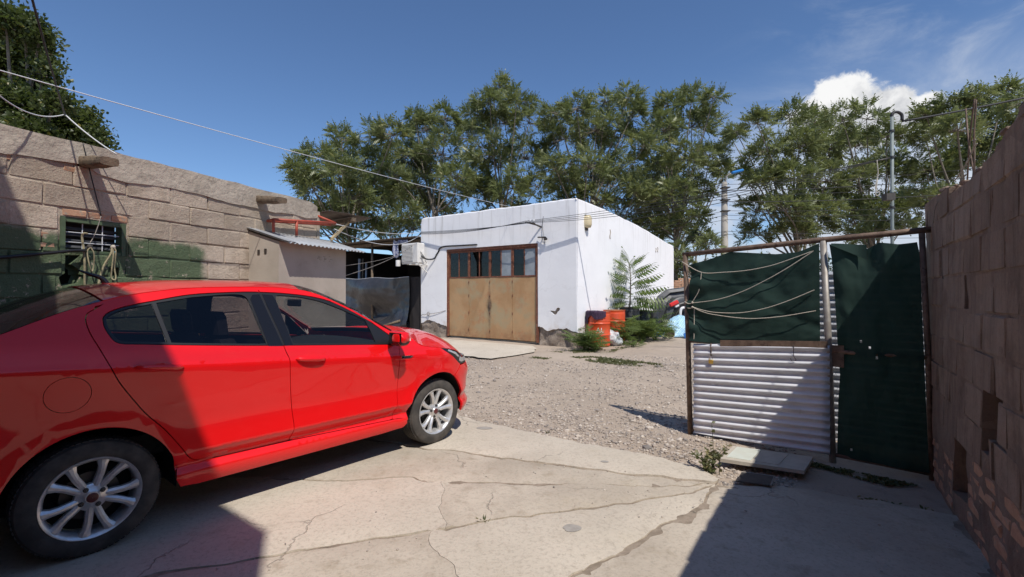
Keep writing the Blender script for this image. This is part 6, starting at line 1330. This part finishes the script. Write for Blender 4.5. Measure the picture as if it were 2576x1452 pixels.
d1_, dz1 = drum(2.235, 12.0, 'front orange-red oil drum with white letters and purple cloth', MT['drum_red'], MT['drum_lid'], 'oil drums beside the garage')
drum(2.80, 12.75, 'orange-red oil drum with rusty lid behind the lettered drum', MT['drum_red'], MT['drum_lid'], 'oil drums beside the garage')
drum(3.42, 13.55, 'black oil drum with soil holding the tall sapling', MT['drum_black'], None, 'oil drums beside the garage', .92)
drum(3.86, 13.75, 'smaller scuffed black drum right of the sapling drum', pbr('scuffed_drum', (.030, .032, .036), (.14, .135, .13), 7, .5, .62, rough=.55), None, 'oil drums beside the garage', .80, .20)
drum(4.28, 14.1, 'narrow plain black drum right of the scuffed drum', MT['drum_black'], None, 'oil drums beside the garage', .78, .16)
# white letters on the front drum, curved round its side
cu = bpy.data.curves.new('letters', 'FONT'); cu.body = 'AL'; cu.size = .17; cu.extrude = .002; cu.align_x = 'CENTER'
to = link(bpy.data.objects.new('lettering', cu)); bpy.context.view_layer.update(); dg = bpy.context.evaluated_depsgraph_get(); me = bpy.data.meshes.new_from_object(to.evaluated_get(dg)); bpy.data.objects.remove(to)
bm = bmesh.new(); bm.from_mesh(me); bmesh.ops.subdivide_edges(bm, edges=bm.edges[:], cuts=2, use_grid_fill=True); bm.to_mesh(me); bm.free()
face = atan2(-12.0, -2.235)
for v in me.vertices:
    a = face+(v.co.x+.03)/.29; rr_ = .2935+v.co.z; v.co = (rr_*cos(a), rr_*sin(a), .36+v.co.y)
me.materials.append(MT['white_plastic']); lo = link(bpy.data.objects.new('lettering', me)); lo.parent = d1_
cl = thing('purple_cloth', 'dark purple cloth draped over the front red drum', 'cloth', (2.1, 11.9, dz1+.88))
def clf(i, j):
    a = face-1.5+2.1*i; s = .45*j-.10; fold = .014*sin(a*17)+.01*float(vn(i*6, j*5))
    lim = .20+.12*float(vn(i*5, 3.))+(.16 if i < .22 else 0)
    if s < .18: rr_ = .12+s*1.02+.0; z = dz1+.895+fold*.6
    else: rr_ = .312+abs(fold); z = dz1+.90-(s-.18)*lim/.17*.75
    return (2.235+rr_*cos(a), 12.0+rr_*sin(a), z)
V, F = grid(34, 18, clf); mk('fabric', (V, F), MT['purple_cloth'], cl, smooth=True)
# grey-black bumper cover lying behind the drums, and the pile of car parts
def shell_strip(path, prof_, name, mat, parent, closed=False):   # sweep an open section along a path, section in (side, up)
    P = np.array(path, float); T = np.gradient(P, axis=0); T /= np.linalg.norm(T, axis=1)[:, None]
    up = np.array([0, 0, 1.]); V = []
    for p, t in zip(P, T):
        s = np.cross(t, up); s /= np.linalg.norm(s)+1e-9; u = np.cross(s, t)
        for (a, b) in prof_: V.append(p+s*a+u*b)
    m = len(prof_); return mk(name, thick((np.array(V), [(i*m+j, (i+1)*m+j, (i+1)*m+j+1, i*m+j+1) for i in range(len(P)-1) for j in range(m-1)]), .006), mat, parent, smooth=True, sharp=45)
ob = (4.75, 14.7)
zo = float(gz(*ob))-.04
b1 = thing('bumper_cover', 'grey black bumper standing on end against the garage wall, tallest in the scrap pile', 'bumper', (4.9, 15.0, zo))
arc = lambda x0, x1, y, zt, n=20: [np.array([x0+(x1-x0)*t, y, zo+zt*math.sin(min(1, t*1.08+.0)*pi*.5+.0)**.8]) for t in np.linspace(0, 1, n)]
P = dens([(4.66, 14.95, zo+.0), (4.60, 14.95, zo+.40), (4.62, 14.97, zo+.98), (4.74, 15.0, zo+1.20), (5.04, 15.05, zo+1.42), (5.75, 15.1, zo+1.52)], .12, False)
V = []; prof_b = [(.0, -.30), (.02, -.26), (.03, .16), (.10, .20), (.16, .10), (.30, .14), (.34, .24), (.46, .20), (.50, -.05)]
Tn = np.gradient(P, axis=0); Tn /= np.linalg.norm(Tn, axis=1)[:, None]
for p, t in zip(P, Tn):
    yv = np.array([-.15, -1, 0.]); yv /= np.linalg.norm(yv); s = np.cross(t, yv); s /= np.linalg.norm(s)
    for (a, b) in prof_b: V.append(p+s*a*(1+.15*float(vn(p[2]*4, a*3)))+yv*b)
m = len(prof_b); mk('shell', thick((np.array(V), [(i*m+j, (i+1)*m+j, (i+1)*m+j+1, i*m+j+1) for i in range(len(P)-1) for j in range(m-1)]), .008), MT['plastic_grey'], b1, smooth=True, sharp=45)
b2 = thing('bumper_cover', 'dark bumper arched under the tallest one in the scrap pile', 'bumper', (5.1, 14.8, zo))
for nm, off_, mat_ in (('shell', 0., 'plastic_grey'), ('inner_beam', .13, 'black_trim')):
    P = catmull([(4.78+off_, 14.72, zo+.02), (4.80+off_, 14.72, zo+.5), (4.95+off_, 14.74, zo+.92-off_*.6), (5.25+off_*.5, 14.8, zo+1.16-off_), (5.7, 14.85, zo+1.20-off_)], 6); V = []
    Tn = np.gradient(P, axis=0); Tn /= np.linalg.norm(Tn, axis=1)[:, None]
    for p, t in zip(P, Tn):
        yv = np.array([-.1, -1, 0.]); yv /= np.linalg.norm(yv); s = np.cross(t, yv); s /= np.linalg.norm(s)
        for (a, b) in ((0, -.12), (.01, .10), (.08, .14), (.18, .12), (.24, .02)): V.append(p+s*a*(1-off_)+yv*b)
    mk(nm, thick((np.array(V), [(i*5+j, (i+1)*5+j, (i+1)*5+j+1, i*5+j+1) for i in range(len(P)-1) for j in range(4)]), .008), MT[mat_], b2, smooth=True, sharp=45)
mk('lamp_bracket', cat(obox((4.92, 14.60, zo+.62), (.07, .01, .02), (0, .03, 0), (-.01, 0, .10)), obox((5.02, 14.60, zo+.42), (.10, .01, .0), (0, .04, 0), (0, 0, .05))), MT['plastic_grey'], b2)
pn = thing('door_card', 'dull black car door panel standing upright inside the scrap bumpers', 'car part', (5.3, 15.25, zo))
V, F = grid(14, 12, lambda i, j: (4.74+.95*i, 15.22+.05*float(vn.fbm(i*3, j*3)), zo+(.98+.30*i-.12*(i > .8))*j+.02*float(vn(i*6, 2.)))); mk('panel', thick((V, F), .02), MT['plastic_grey'], pn, smooth=True, sharp=40)
mk('armrest', obox((5.2, 15.12, zo+.62), (.30, 0, .06), (0, .05, 0), (0, 0, .05)), MT['black_trim'], pn); mk('speaker', lathe([(.11, .02), (.11, -.02), (.001, -.03)], 18, 'y', c=(5.0, 15.16, zo+.32)), MT['black_trim'], pn, smooth=True)
tl_ = thing('tail_lamp', 'red tail lamp lodged under the arch of scrap bumpers', 'lamp', (5.06, 14.55, zo+.95))
V, F = cham(.30, .08, .13, .03); R_ = np.array(Matrix.Rotation(-.45, 3, 'Y')); mk('lens', (V @ R_.T+np.array([5.06, 14.53, zo+.98]), F), MT['red_plastic'], tl_); V, F = cham(.14, .07, .07, .02); mk('housing', (V @ R_.T+np.array([5.16, 14.56, zo+.90]), F), MT['white_plastic'], tl_)
wh = thing('headlamp_surround', 'white curved headlamp surround standing in the scrap pile', 'car part', (5.3, 14.45, zo+.3))
P = catmull([(5.30, 14.45, zo+.22), (5.24, 14.45, zo+.48), (5.23, 14.45, zo+.72), (5.28, 14.45, zo+.84), (5.42, 14.46, zo+.84), (5.52, 14.47, zo+.74), (5.55, 14.47, zo+.64)], 6); V, F = tube(P, np.linspace(.05, .032, len(P)), 8); mk('trim', (V, F), MT['white_plastic'], wh, smooth=True)
mk('lamp_bowl', lathe([(.16, .03), (.15, -.02), (.06, -.05), (.001, -.05)], 18, 'y', c=(5.42, 14.56, zo+.60)), MT['black_gloss'], wh, smooth=True); mk('bulb', lathe([(.03, -.08), (.035, -.04), (.001, .0)], 10, 'y', c=(5.42, 14.50, zo+.62)), MT['white_plastic'], wh, smooth=True)
for i, (x, y, z, sx, sz, rt_) in enumerate(((5.05, 14.5, .33, .16, .11, .3), (5.62, 14.5, .42, .16, .08, -.6))):
    V, F = cham(sx*2, .10, sz*2, .03, .012); R_ = np.array(Matrix.Rotation(rt_, 3, 'Y')); tag(mk('engine_part', (V @ R_.T+np.array([x, y, zo+z]), F), MT['black_trim'], loc=(x, y, zo)), ['black plastic engine cover leaning left of the white headlamp surround', 'black plastic engine part right of the white headlamp surround'][i], 'car part')
wl_ = thing('wheel_arch_liner', 'grey black wheel arch liner lying right behind the black drums', 'car part', (4.75, 15.6, zo))
V, F = grid(18, 6, lambda i, j: (4.30+.42*(1-cos(pi*i)), 15.55+.28*j, zo+.62*sin(pi*i)**.8+.02*sin(9*i)-.03*j)); mk('shell', thick((V, F), .01), MT['plastic_grey'], wl_, smooth=True)
# light blue checked tarp heaped over something, deep blue sheet, bucket, bag
tb = thing('tarp', 'pale blue checked tarp heaped at the foot of the scrap bumpers', 'tarp', (5.0, 14.0, zo))
def tpf(i, j):
    x = 4.63+.95*i; ridge = np.interp(i, [0, .12, .35, .6, 1], [.30, .50, .62, .58, .50])
    y = 13.68+.55*j+.05*float(vn.fbm(i*5, j*4)); z = zo+.02+ridge*(sin(pi*min(1, j*1.15)*.5))+.05*float(vn.fbm(i*6, j*6, 2.))*j
    return (x+.10*j-.05*(1-j)*(i < .1), y, z)
V, F = grid(26, 18, tpf); mk('fabric', thick((V, F), .006), MT['tarp'], tb, smooth=True)
bs = thing('blue_sheet', 'deep blue plastic sheet rolled slanting along the pale blue tarp', 'plastic sheet', (5.2, 13.6, zo))
V, F = grid(16, 6, lambda i, j: (4.98+.75*i, 13.55-.10*sin(pi*j)+.06*i, zo+.03+.42*i+.16*(j-.5)+.02*float(vn(i*6, j*3)))); mk('sheet', thick((V, F), .01), MT['blue'], bs, smooth=True)
bf = thing('blue_bundle', 'crumpled blue bag lying left of the white bucket', 'bag', (4.3, 14.0, zo))
def crumple(c, s, seed, n=14, m=10, amp=.25):
    def fn(i, j):
        a = i*2*pi; b = (j-.5)*pi; d = np.array([cos(a)*cos(b), sin(a)*cos(b), sin(b)]); r = 1+amp*float(vn.fbm(d[0]*1.7+seed, d[1]*1.7, d[2]*1.7+3)); q = d*r*np.array(s); q[2] = max(q[2], -s[2]*.75); return np.array(c)+q
    return grid(n*2, m*2, fn)
mk('bag', crumple((4.38, 13.95, zo+.10), (.26, .16, .14), 3), MT['blue'], bf, smooth=True); mk('lining', crumple((4.52, 13.90, zo+.04), (.14, .10, .06), 9), MT['white_plastic'], bf, smooth=True)
bk = thing('bucket', 'dusty pale bucket lying on its side before the blue tarp', 'bucket', (4.55, 13.4, zo+.12))
V, F = lathe([(.001, .30), (.105, .30), (.108, .29), (.135, 0.), (.142, .0), (.142, -.015), (.128, -.015), (.100, .27), (.001, .275)], 28, 'y'); Rz = np.array(Matrix.Rotation(-.35, 3, 'Z')); mk('shell', (V @ Rz.T+np.array([4.55, 13.42, zo+.135]), F), MT['bucket'], bk, smooth=True, sharp=40)
V, F = lathe([(.001, .10), (.118, .10)], 20, 'y'); mk('contents', (V @ Rz.T+np.array([4.55, 13.42, zo+.135]), F), MT['soil'], bk)
pb = thing('plastic_bag', 'white plastic bag of rubbish beside the front red drum', 'bag', (2.68, 12.05, dz1))
V, F = crumple((2.68, 12.05, dz1+.16), (.19, .16, .22), 5, 16, 12, .35); V[:, 0] -= (V[:, 2]-dz1)*.25; mk('bag', (V, F), MT['bag'], pb, smooth=True)
tag(mk('dark_rag', crumple((4.40, 14.25, zo+.10), (.16, .12, .18), 12), MT['purple_cloth'], smooth=True, loc=(4.40, 14.25, zo)), 'dark bundle of cloth left of the pale blue tarp', 'cloth')
# low ruined brick wall past the garage end
rb = thing('brick_wall', 'low crumbling brick wall beyond the end of the garage', 'wall', (7.2, 18.9, 0))
blk_mesh('Q', .24, .12, .07, .008, MT['brick'])
lay(rb, np.array([6.35, 18.55]), np.array([.96, -.28]), np.array([-.28, -.96]), [(z, z+.08) for z in np.arange(0, 2.0, .08)], .26, 'Q', .07, .12, .24, lambda a, b: [], 0, 1.8, lambda k: .13*(k % 2), top=lambda s: 1.95+.12*float(vn(s*3, 2.)), tilt=.02, name='brick')
mk('core', obox((7.2, 18.42, .95), (.86, -.25, 0), (-.012, -.04, 0), (0, 0, .95)), MT['mortar'], rb)

# ------------------------------------------------------------------ plants
def bush(name, c, n_st, hgt, spread, label, leaf=.34, mat='leaf_young', group=None, nl=9):
    z = float(gz(*c))-.05; base = (c[0], c[1], z); t = thing(name, label, 'plant', base, group); st = []; pos = []; ax = []; rn = []
    for k in range(n_st):
        a = 2*pi*k/n_st+random.uniform(-.4, .4); r = spread*random.uniform(.35, 1.); h = hgt*random.uniform(.55, 1.05)*(1.15-.4*r/spread)
        P = catmull([(c[0]+random.uniform(-.06, .06), c[1]+random.uniform(-.06, .06), z), (c[0]+r*.45*cos(a), c[1]+r*.45*sin(a), z+h*.62), (c[0]+r*cos(a), c[1]+r*sin(a), z+h)], 4); st.append(tube(P, np.linspace(.009, .004, len(P)), 4, False))
        for q in range(nl):
            f = .25+.75*q/(nl-1); p = P[int(f*(len(P)-1))]; b = a+random.uniform(-1.4, 1.4) if q % 3 else a+pi+random.uniform(-.6, .6); pos.append(p); ax.append((cos(b), sin(b), random.uniform(.05, .75))); rn.append(random.uniform(.1, .85))
    mk('stems', cat(*st), MT['leaf_young'], t, smooth=True); n = len(pos)
    foliage('leaves', np.array(pos), np.array(ax), leaf*RNG.uniform(.7, 1.2, n), np.array(rn), MT[mat], t, LTB, base, .25); return t
bush('leafy_bush', (1.78, 11.25), 15, .52, .34, 'low leafy bush before the corner of the white garage', .36, group='young ailanthus bushes by the drums')
bush('leafy_bush', (1.95, 11.10), 6, .30, .22, 'small low leafy sprout at the right foot of the corner bush', .28, group='young ailanthus bushes by the drums')
bush('leafy_bush', (2.95, 12.35), 11, .62, .30, 'leafy bush just right of the two red drums', .38, group='young ailanthus bushes by the drums')
bush('leafy_bush', (3.65, 12.95), 19, .66, .46, 'widest leafy bush, standing before the black drums', .40, group='young ailanthus bushes by the drums')
bush('leafy_bush', (4.05, 13.15), 9, .62, .30, 'leafy bush at the right, next to the pale blue tarp', .42, group='young ailanthus bushes by the drums')
bush('leafy_bush', (3.05, 11.7), 5, .18, .22, 'tiny leafy sprout on the bare earth right of the white rubbish bag', .22, group='young ailanthus bushes by the drums')
# tall sapling with long feathered leaves growing out of the black drum
sx, sy = 3.42, 13.55; sz_ = float(gz(sx, sy))+.80; sap = thing('sapling', 'tall sapling with long feathery leaves growing from a black drum', 'tree', (sx, sy, sz_))
P = catmull([(sx, sy, sz_), (sx+.02, sy-.03, sz_+.45), (sx+.03, sy-.02, sz_+.9), (sx+.0, sy, sz_+1.35)], 6); mk('trunk', tube(P, np.linspace(.024, .012, len(P)), 8), MT['bark'], sap, smooth=True)
LS = [leaf_template(9, .22, .28, .20, .42, 1.0), leaf_template(10, .21, .42, .28, .42, 1.1)]
pos = []; ax = []; sz2 = []
for k in range(34):
    f = .10+.90*(k/33); p = P[int(f*(len(P)-1))]; a = k*2.4+.3; el = -.05+.95*f**1.6+random.uniform(-.1, .1); pos.append(p); ax.append((cos(a), sin(a)*.9, el)); sz2.append((.95-.25*f)*random.uniform(.8, 1.1))
for a, el, s in ((0.02, .10, 1.15), (.1, .28, 1.15), (-.15, -.02, 1.1), (.05, .5, 1.05), (-.05, .75, .95), (0.1, -.1, .9), (pi, .2, .8), (pi+.2, .6, .8), (pi-.3, .0, .7)):
    pos.append(P[int((.2+.6*max(0, el))*(len(P)-1))]); ax.append((cos(a), sin(a)-.25, el)); sz2.append(s)
foliage('crown', np.array(pos), np.array(ax), np.array(sz2), RNG.uniform(.1, .7, len(pos)), MT['leaf_young'], sap, LS, (sx, sy, sz_), .12)
mk('leaf_stalks', cat(*[tube([p, np.array(p)+np.array(a)/np.linalg.norm(a)*s*.5+np.array([0, 0, .02]), np.array(p)+np.array(a)/np.linalg.norm(a)*s*.9-np.array([0, 0, .02])], [.006, .005, .003], 3, False) for p, a, s in zip(pos, ax, sz2)]), MT['leaf_young'], sap)
# weed at the edge of the drive
wd = thing('weed', 'spindly green weed sprouting at the edge of the concrete by the gate', 'plant', (1.70, 3.98, float(gz(1.7, 3.98))-.05)); wz = ROOT[wd][2]; st = []; pos = []; ax = []
for k in range(16):
    a = random.uniform(0, 2*pi); h = random.uniform(.10, .26) if k else .42; r = random.uniform(.03, .17) if k else .03; ox, oy = random.uniform(-.06, .06), random.uniform(-.04, .04)
    Pw = catmull([(1.70+ox, 3.98+oy, wz), (1.70+ox+r*.4*cos(a), 3.98+oy+r*.4*sin(a), wz+h*.6), (1.70+ox+r*cos(a), 3.98+oy+r*sin(a), wz+h)], 4); st.append(tube(Pw, np.linspace(.0035, .0015, len(Pw)), 4, False))
    for q in range(12): pos.append(Pw[random.randrange(1, len(Pw))]); b = random.uniform(0, 2*pi); ax.append((cos(b), sin(b), random.uniform(0, 1.2)))
mk('stems', cat(*st), MT['grass'], wd); foliage('leaves', np.array(pos), np.array(ax), RNG.uniform(.02, .05, len(pos)), RNG.random(len(pos)), MT['grass'], wd, [LT_SIMPLE], tuple(ROOT[wd]), .6)
for (x, y, l) in ((-.18, 2.99, 'tiny dry weed in the crack across the concrete drive'), (.38, 5.02, 'tiny weed at the gravel edge of the concrete drive')):
    z0_ = float(gz(x, y))-.02; w2 = thing('weed', l, 'plant', (x, y, z0_)); n = 12; aa = RNG.uniform(0, 2*pi, n)
    foliage('leaves', np.tile([x, y, z0_], (n, 1))+RNG.normal(0, .012, (n, 3))*np.array([1, 1, 0]), np.stack([np.cos(aa), np.sin(aa), RNG.uniform(.4, 2, n)], 1), RNG.uniform(.02, .06, n), RNG.random(n), MT['grass'], w2, [(LT_SIMPLE[0]*np.array([1, .35, 1]), LT_SIMPLE[1])], (x, y, z0_), .4)
# ground cover patches
def cover(name, poly, n, size, label, mat='grass'):
    P = np.array(poly, float); lo, hi = P.min(0), P.max(0); Q = []
    while len(Q) < n:
        q = RNG.uniform(lo, hi, (2000, 2)); d = dist_poly(q, P); k = inpoly(q, P) & (RNG.random(2000) < np.clip(d/.25+.12, 0, 1)) & (vn.fbm(q[:, 0]*3, q[:, 1]*3) > -.35); Q += q[k].tolist()
    Q = np.array(Q[:n]); z = gz(Q[:, 0], Q[:, 1])-.045; aa = RNG.uniform(0, 2*pi, n)
    tag(foliage(name, np.column_stack([Q, z]), np.stack([np.cos(aa), np.sin(aa), RNG.uniform(.1, 1.3, n)], 1), size*RNG.uniform(.6, 1.4, n), RNG.random(n), MT[mat], None, [LT_SIMPLE], (0, 0, 0), .5), label, 'ground cover', kind='stuff')
cover('creeping_weeds', [(1.30, 10.35), (1.6, 9.75), (2.3, 9.15), (2.9, 8.95), (3.0, 9.3), (2.4, 9.85), (1.8, 10.35)], 3000, .035, 'patch of low creeping weeds on the earth before the drums')
cover('creeping_weeds', [(.9, 11.1), (1.5, 10.65), (2.4, 10.9), (2.9, 11.6), (2.3, 11.55), (1.5, 11.25)], 1500, .035, 'thin dry weeds round the foot of the corner bush')
cover('creeping_weeds', [(.35, 10.35), (.75, 10.1), (.9, 10.25), (.5, 10.5)], 260, .03, 'small tuft of dry weeds beside the apron')
cover('creeping_weeds', [(1.78, 4.40), (1.98, 4.66), (2.5, 4.52), (3.0, 4.05), (3.3, 3.75), (3.0, 3.75), (2.72, 4.15), (2.2, 4.40)], 2600, .022, 'grey green weeds growing along the foot of the gate')
cover('creeping_weeds', [(2.6, 3.55), (3.1, 3.25), (2.9, 2.85), (2.5, 3.2)], 500, .03, 'dark weeds in the shade at the foot of the right wall')
# ------------------------------------------------------------------ poles and wires
def sagline(a, b, sag, n=24): a, b = np.array(a, float), np.array(b, float); t = np.linspace(0, 1, n)[:, None]; P = a+(b-a)*t; P[:, 2] -= sag*4*(t*(1-t))[:, 0]; return P
def wire(name, a, b, sag, r, mat, label, group=None, cat_='wire'): P = sagline(a, b, sag); return tag(mk(name, tube(P, r, 5), mat, smooth=True, loc=tuple(P[0])), label, cat_, group)
up = thing('utility_pole', 'concrete utility pole with a blue lamp between the trees', 'utility pole', (8.69, 19, .1))
mk('shaft', lathe([(.165, 0), (.112, 5.80), (.085, 5.85), (.001, 5.85)], 20, c=(8.69, 19, .1)), MT['pole'], up, smooth=True, sharp=50)
mk('lamp_arm', tube(catmull([(8.72, 18.96, 5.85), (8.74, 18.95, 6.12), (8.84, 18.93, 6.24), (9.02, 18.9, 6.30)], 6), .028, 8), MT['pipe_grey'], up, smooth=True)
V, F = cham(.48, .18, .10, .03); mk('lamp_head', (V @ np.array(Matrix.Rotation(-.25, 3, 'Y')).T+np.array([9.16, 18.87, 6.35]), F), MT['lamp_blue'], up)
for z in (4.75, 5.2, 5.7): mk('bracket', cat(obox((8.69, 18.94, z), (.15, 0, 0), (0, .15, 0), (0, 0, .02))), MT['steel_dark'], up)
hts = [(5.82, 0), (5.56, 0), (5.38, 0), (5.12, 0), (4.75, 0), (4.57, 0), (4.39, 0), (3.92, 0), (3.79, 0)]
names = ['topmost', 'second', 'third', 'fourth', 'fifth', 'sixth', 'seventh', 'eighth', 'lowest']
for i, (z, ze) in enumerate(hts):
    wire('street_wire', (1.5, 21.4-.05*i, z-.95+.04*i), (8.69, 18.85, z), .12, .008+.006*(i in (1, 3)), MT['wire'], names[i]+' dark wire running left from the concrete utility pole', 'street wires at the utility pole')
    wire('street_wire', (8.69, 18.85, z), (22, 16.6, z+.75-.10*i), .25, .008+.006*(i in (1, 3)), MT['wire'], names[i]+' dark wire running right from the concrete utility pole', 'street wires at the utility pole')
ms = thing('service_mast', 'thin grey metal mast with wire rack rising behind the gate', 'mast', (6.96, 8.5, -.05))
mk('pipe', tube([(6.95, 8.5, -.1), (6.955, 8.5, 2.5), (6.965, 8.5, 4.66)], .028, 10), MT['pole_paint'], ms, smooth=True)
mk('weather_cap', tube(catmull([(6.965, 8.5, 4.62), (6.97, 8.5, 4.72), (7.06, 8.5, 4.75), (7.14, 8.5, 4.70), (7.15, 8.5, 4.60)], 5), .026, 8), MT['wire'], ms, smooth=True)
mk('rack', tube([(6.62, 8.48, 3.84), (7.0, 8.5, 3.92)], .014, 6), MT['steel_dark'], ms, smooth=True); mk('meter_box', box((6.86, 8.46, 3.18), (.16, .12, .12)), MT['lid_dark'], ms)
for k, z in enumerate((3.0, 3.25, 3.92, 4.4)): mk('clamp', lathe([(.040, -.02), (.043, 0), (.040, .02)], 12, c=(6.96, 8.5, z)), MT['steel_dark'], ms, smooth=True)
tag(mk('hanging_wire', tube(catmull([(6.66, 8.47, 3.86), (6.67, 8.46, 3.6), (6.62, 8.46, 3.35), (6.70, 8.46, 3.25), (6.63, 8.46, 3.22), (6.66, 8.46, 3.5)], 6), .008, 5), MT['rope'], smooth=True, loc=(6.66, 8.47, 3.86)), 'pale tangled wire hanging from the rack on the grey mast', 'wire')
wire('service_cable', (7.15, 8.5, 4.58), (12.6, 7.6, 5.75), .12, .018, MT['wire'], 'thick black cable running up right from the grey mast', None, 'cable')
# white cable over the yard to the garage, black cable and white cable on the left
wire('white_cable', (-3.95, 2.55, 2.99), (.05, 12.78, 3.78), .06, .0045, MT['wire_pale'], 'long white cable slanting across the sky to the garage roof', None, 'cable')
wire('thin_white_cable', (-3.9, 3.28, 3.12), (-4.05, 4.20, 3.06), .16, .005, MT['wire_pale'], 'short white cable sagging before the dark tree at upper left', None, 'cable')
wire('black_cable', (-2.6, 2.45, 3.22), (-4.05, 4.20, 3.06), .02, .007, MT['wire'], 'black cable dropping from the sky at upper left', None, 'cable')
wire('tail_cable', (-4.05, 4.20, 3.06), tuple(lp(-.66, 2.72, .25)), .02, .006, MT['wire_pale'], 'pale cable tail joining the black cable to the upper roof beam', None, 'cable')
wire('drop_wire', tuple(lp(-.80, 2.80, .03)), tuple(lp(-.665, 2.16, .05)), .0, .005, MT['wire'], 'thin wire hanging down the block wall from its top', None, 'wire')
wire('drop_wire', tuple(lp(-.665, 2.16, .05)), tuple(lp(-.752, 1.90, .05)), .03, .004, MT['wire_steel'], 'thin wire hanging before the small barred window', None, 'wire')
# clothes lines between lean-to and garage, a rag and a tin hung on them
s0_, e0_ = lp(2.40, 2.50, .20), fp(.10, 3.36, .10)
wire('clothes_line', s0_, e0_, .10, .007, MT['wire_pale'], 'upper white line strung from the timber strut to the garage', 'clothes lines between wall and garage', 'line')
wire('clothes_line', lp(2.36, 2.42, .20), fp(.02, 3.28, .06), .28, .007, MT['wire_pale'], 'lower white line strung from the timber strut to the garage', 'clothes lines between wall and garage', 'line')
wire('clothes_line', lp(2.30, 1.70, .45), fp(-.1, 3.05, .1), .10, .006, MT['wire_steel'], 'thin wire rising across the dark shed opening', 'clothes lines between wall and garage', 'line')
wire('clothes_line', lp(2.30, 1.85, .45), fp(-.7, 2.75, .1), .05, .005, MT['wire_steel'], 'faint thin wire low across the dark shed opening', 'clothes lines between wall and garage', 'line')
for i in range(4):
    a = fp(.03+.02*i, 3.30+.02*i, .12); wire('facade_wire', tuple(a), tuple(fp(4.24+.07*i, 3.32-.02*i, .32)), .10-.02*i, .007, MT['wire'], ['highest', 'second highest', 'third', 'lowest'][i]+' of the wires along the garage front to its bracket', 'wires along the garage front')
    wire('facade_wire', tuple(fp(4.24+.07*i, 3.32-.02*i, .32)), (6.62+.09*i, 8.48, 3.85+.02*i), .10+.05*i, .006, MT['wire'], ['highest', 'second highest', 'third', 'lowest'][i]+' of the wires from the garage bracket to the grey mast', 'wires along the garage front')
rg = thing('rag', 'blue and white rag tied on the line before the dark shed', 'cloth', tuple(fp(-1.05, 3.0, .15)))
V, F = grid(10, 14, lambda i, j: fp(-1.16+.30*i*(1-.35*j)+.06*j, 3.16-.58*j+.04*sin(9*i), .15+.05*sin(7*i+3*j)+.03*float(vn(i*5, j*5)))); mk('fabric', (V, F), MT['cloth_blue'], rg, smooth=True)
V, F = grid(8, 5, lambda i, j: fp(-.95+.50*i, 3.17-.10*j-.03*i, .15+.03*sin(9*i))); mk('knot_tail', (V, F), MT['cloth_blue'], rg, smooth=True)
tn = thing('tin_can', 'small white tin hanging on a wire below the blue rag', 'tin', tuple(fp(-.93, 2.3, .15)))
mk('can', lathe([(.001, 0), (.075, 0), (.078, .01), (.078, .20), (.072, .20), (.070, .02), (.001, .015)], 18, c=fp(-.93, 2.30, .15)), MT['white_plastic'], tn, smooth=True, sharp=40); mk('handle', tube(catmull([fp(-1.0, 2.49, .15), fp(-.97, 2.60, .15), fp(-1.03, 2.70, .15), fp(-.9, 2.60, .15), fp(-.86, 2.49, .15)], 5), .005, 5), MT['wire'], tn, smooth=True)
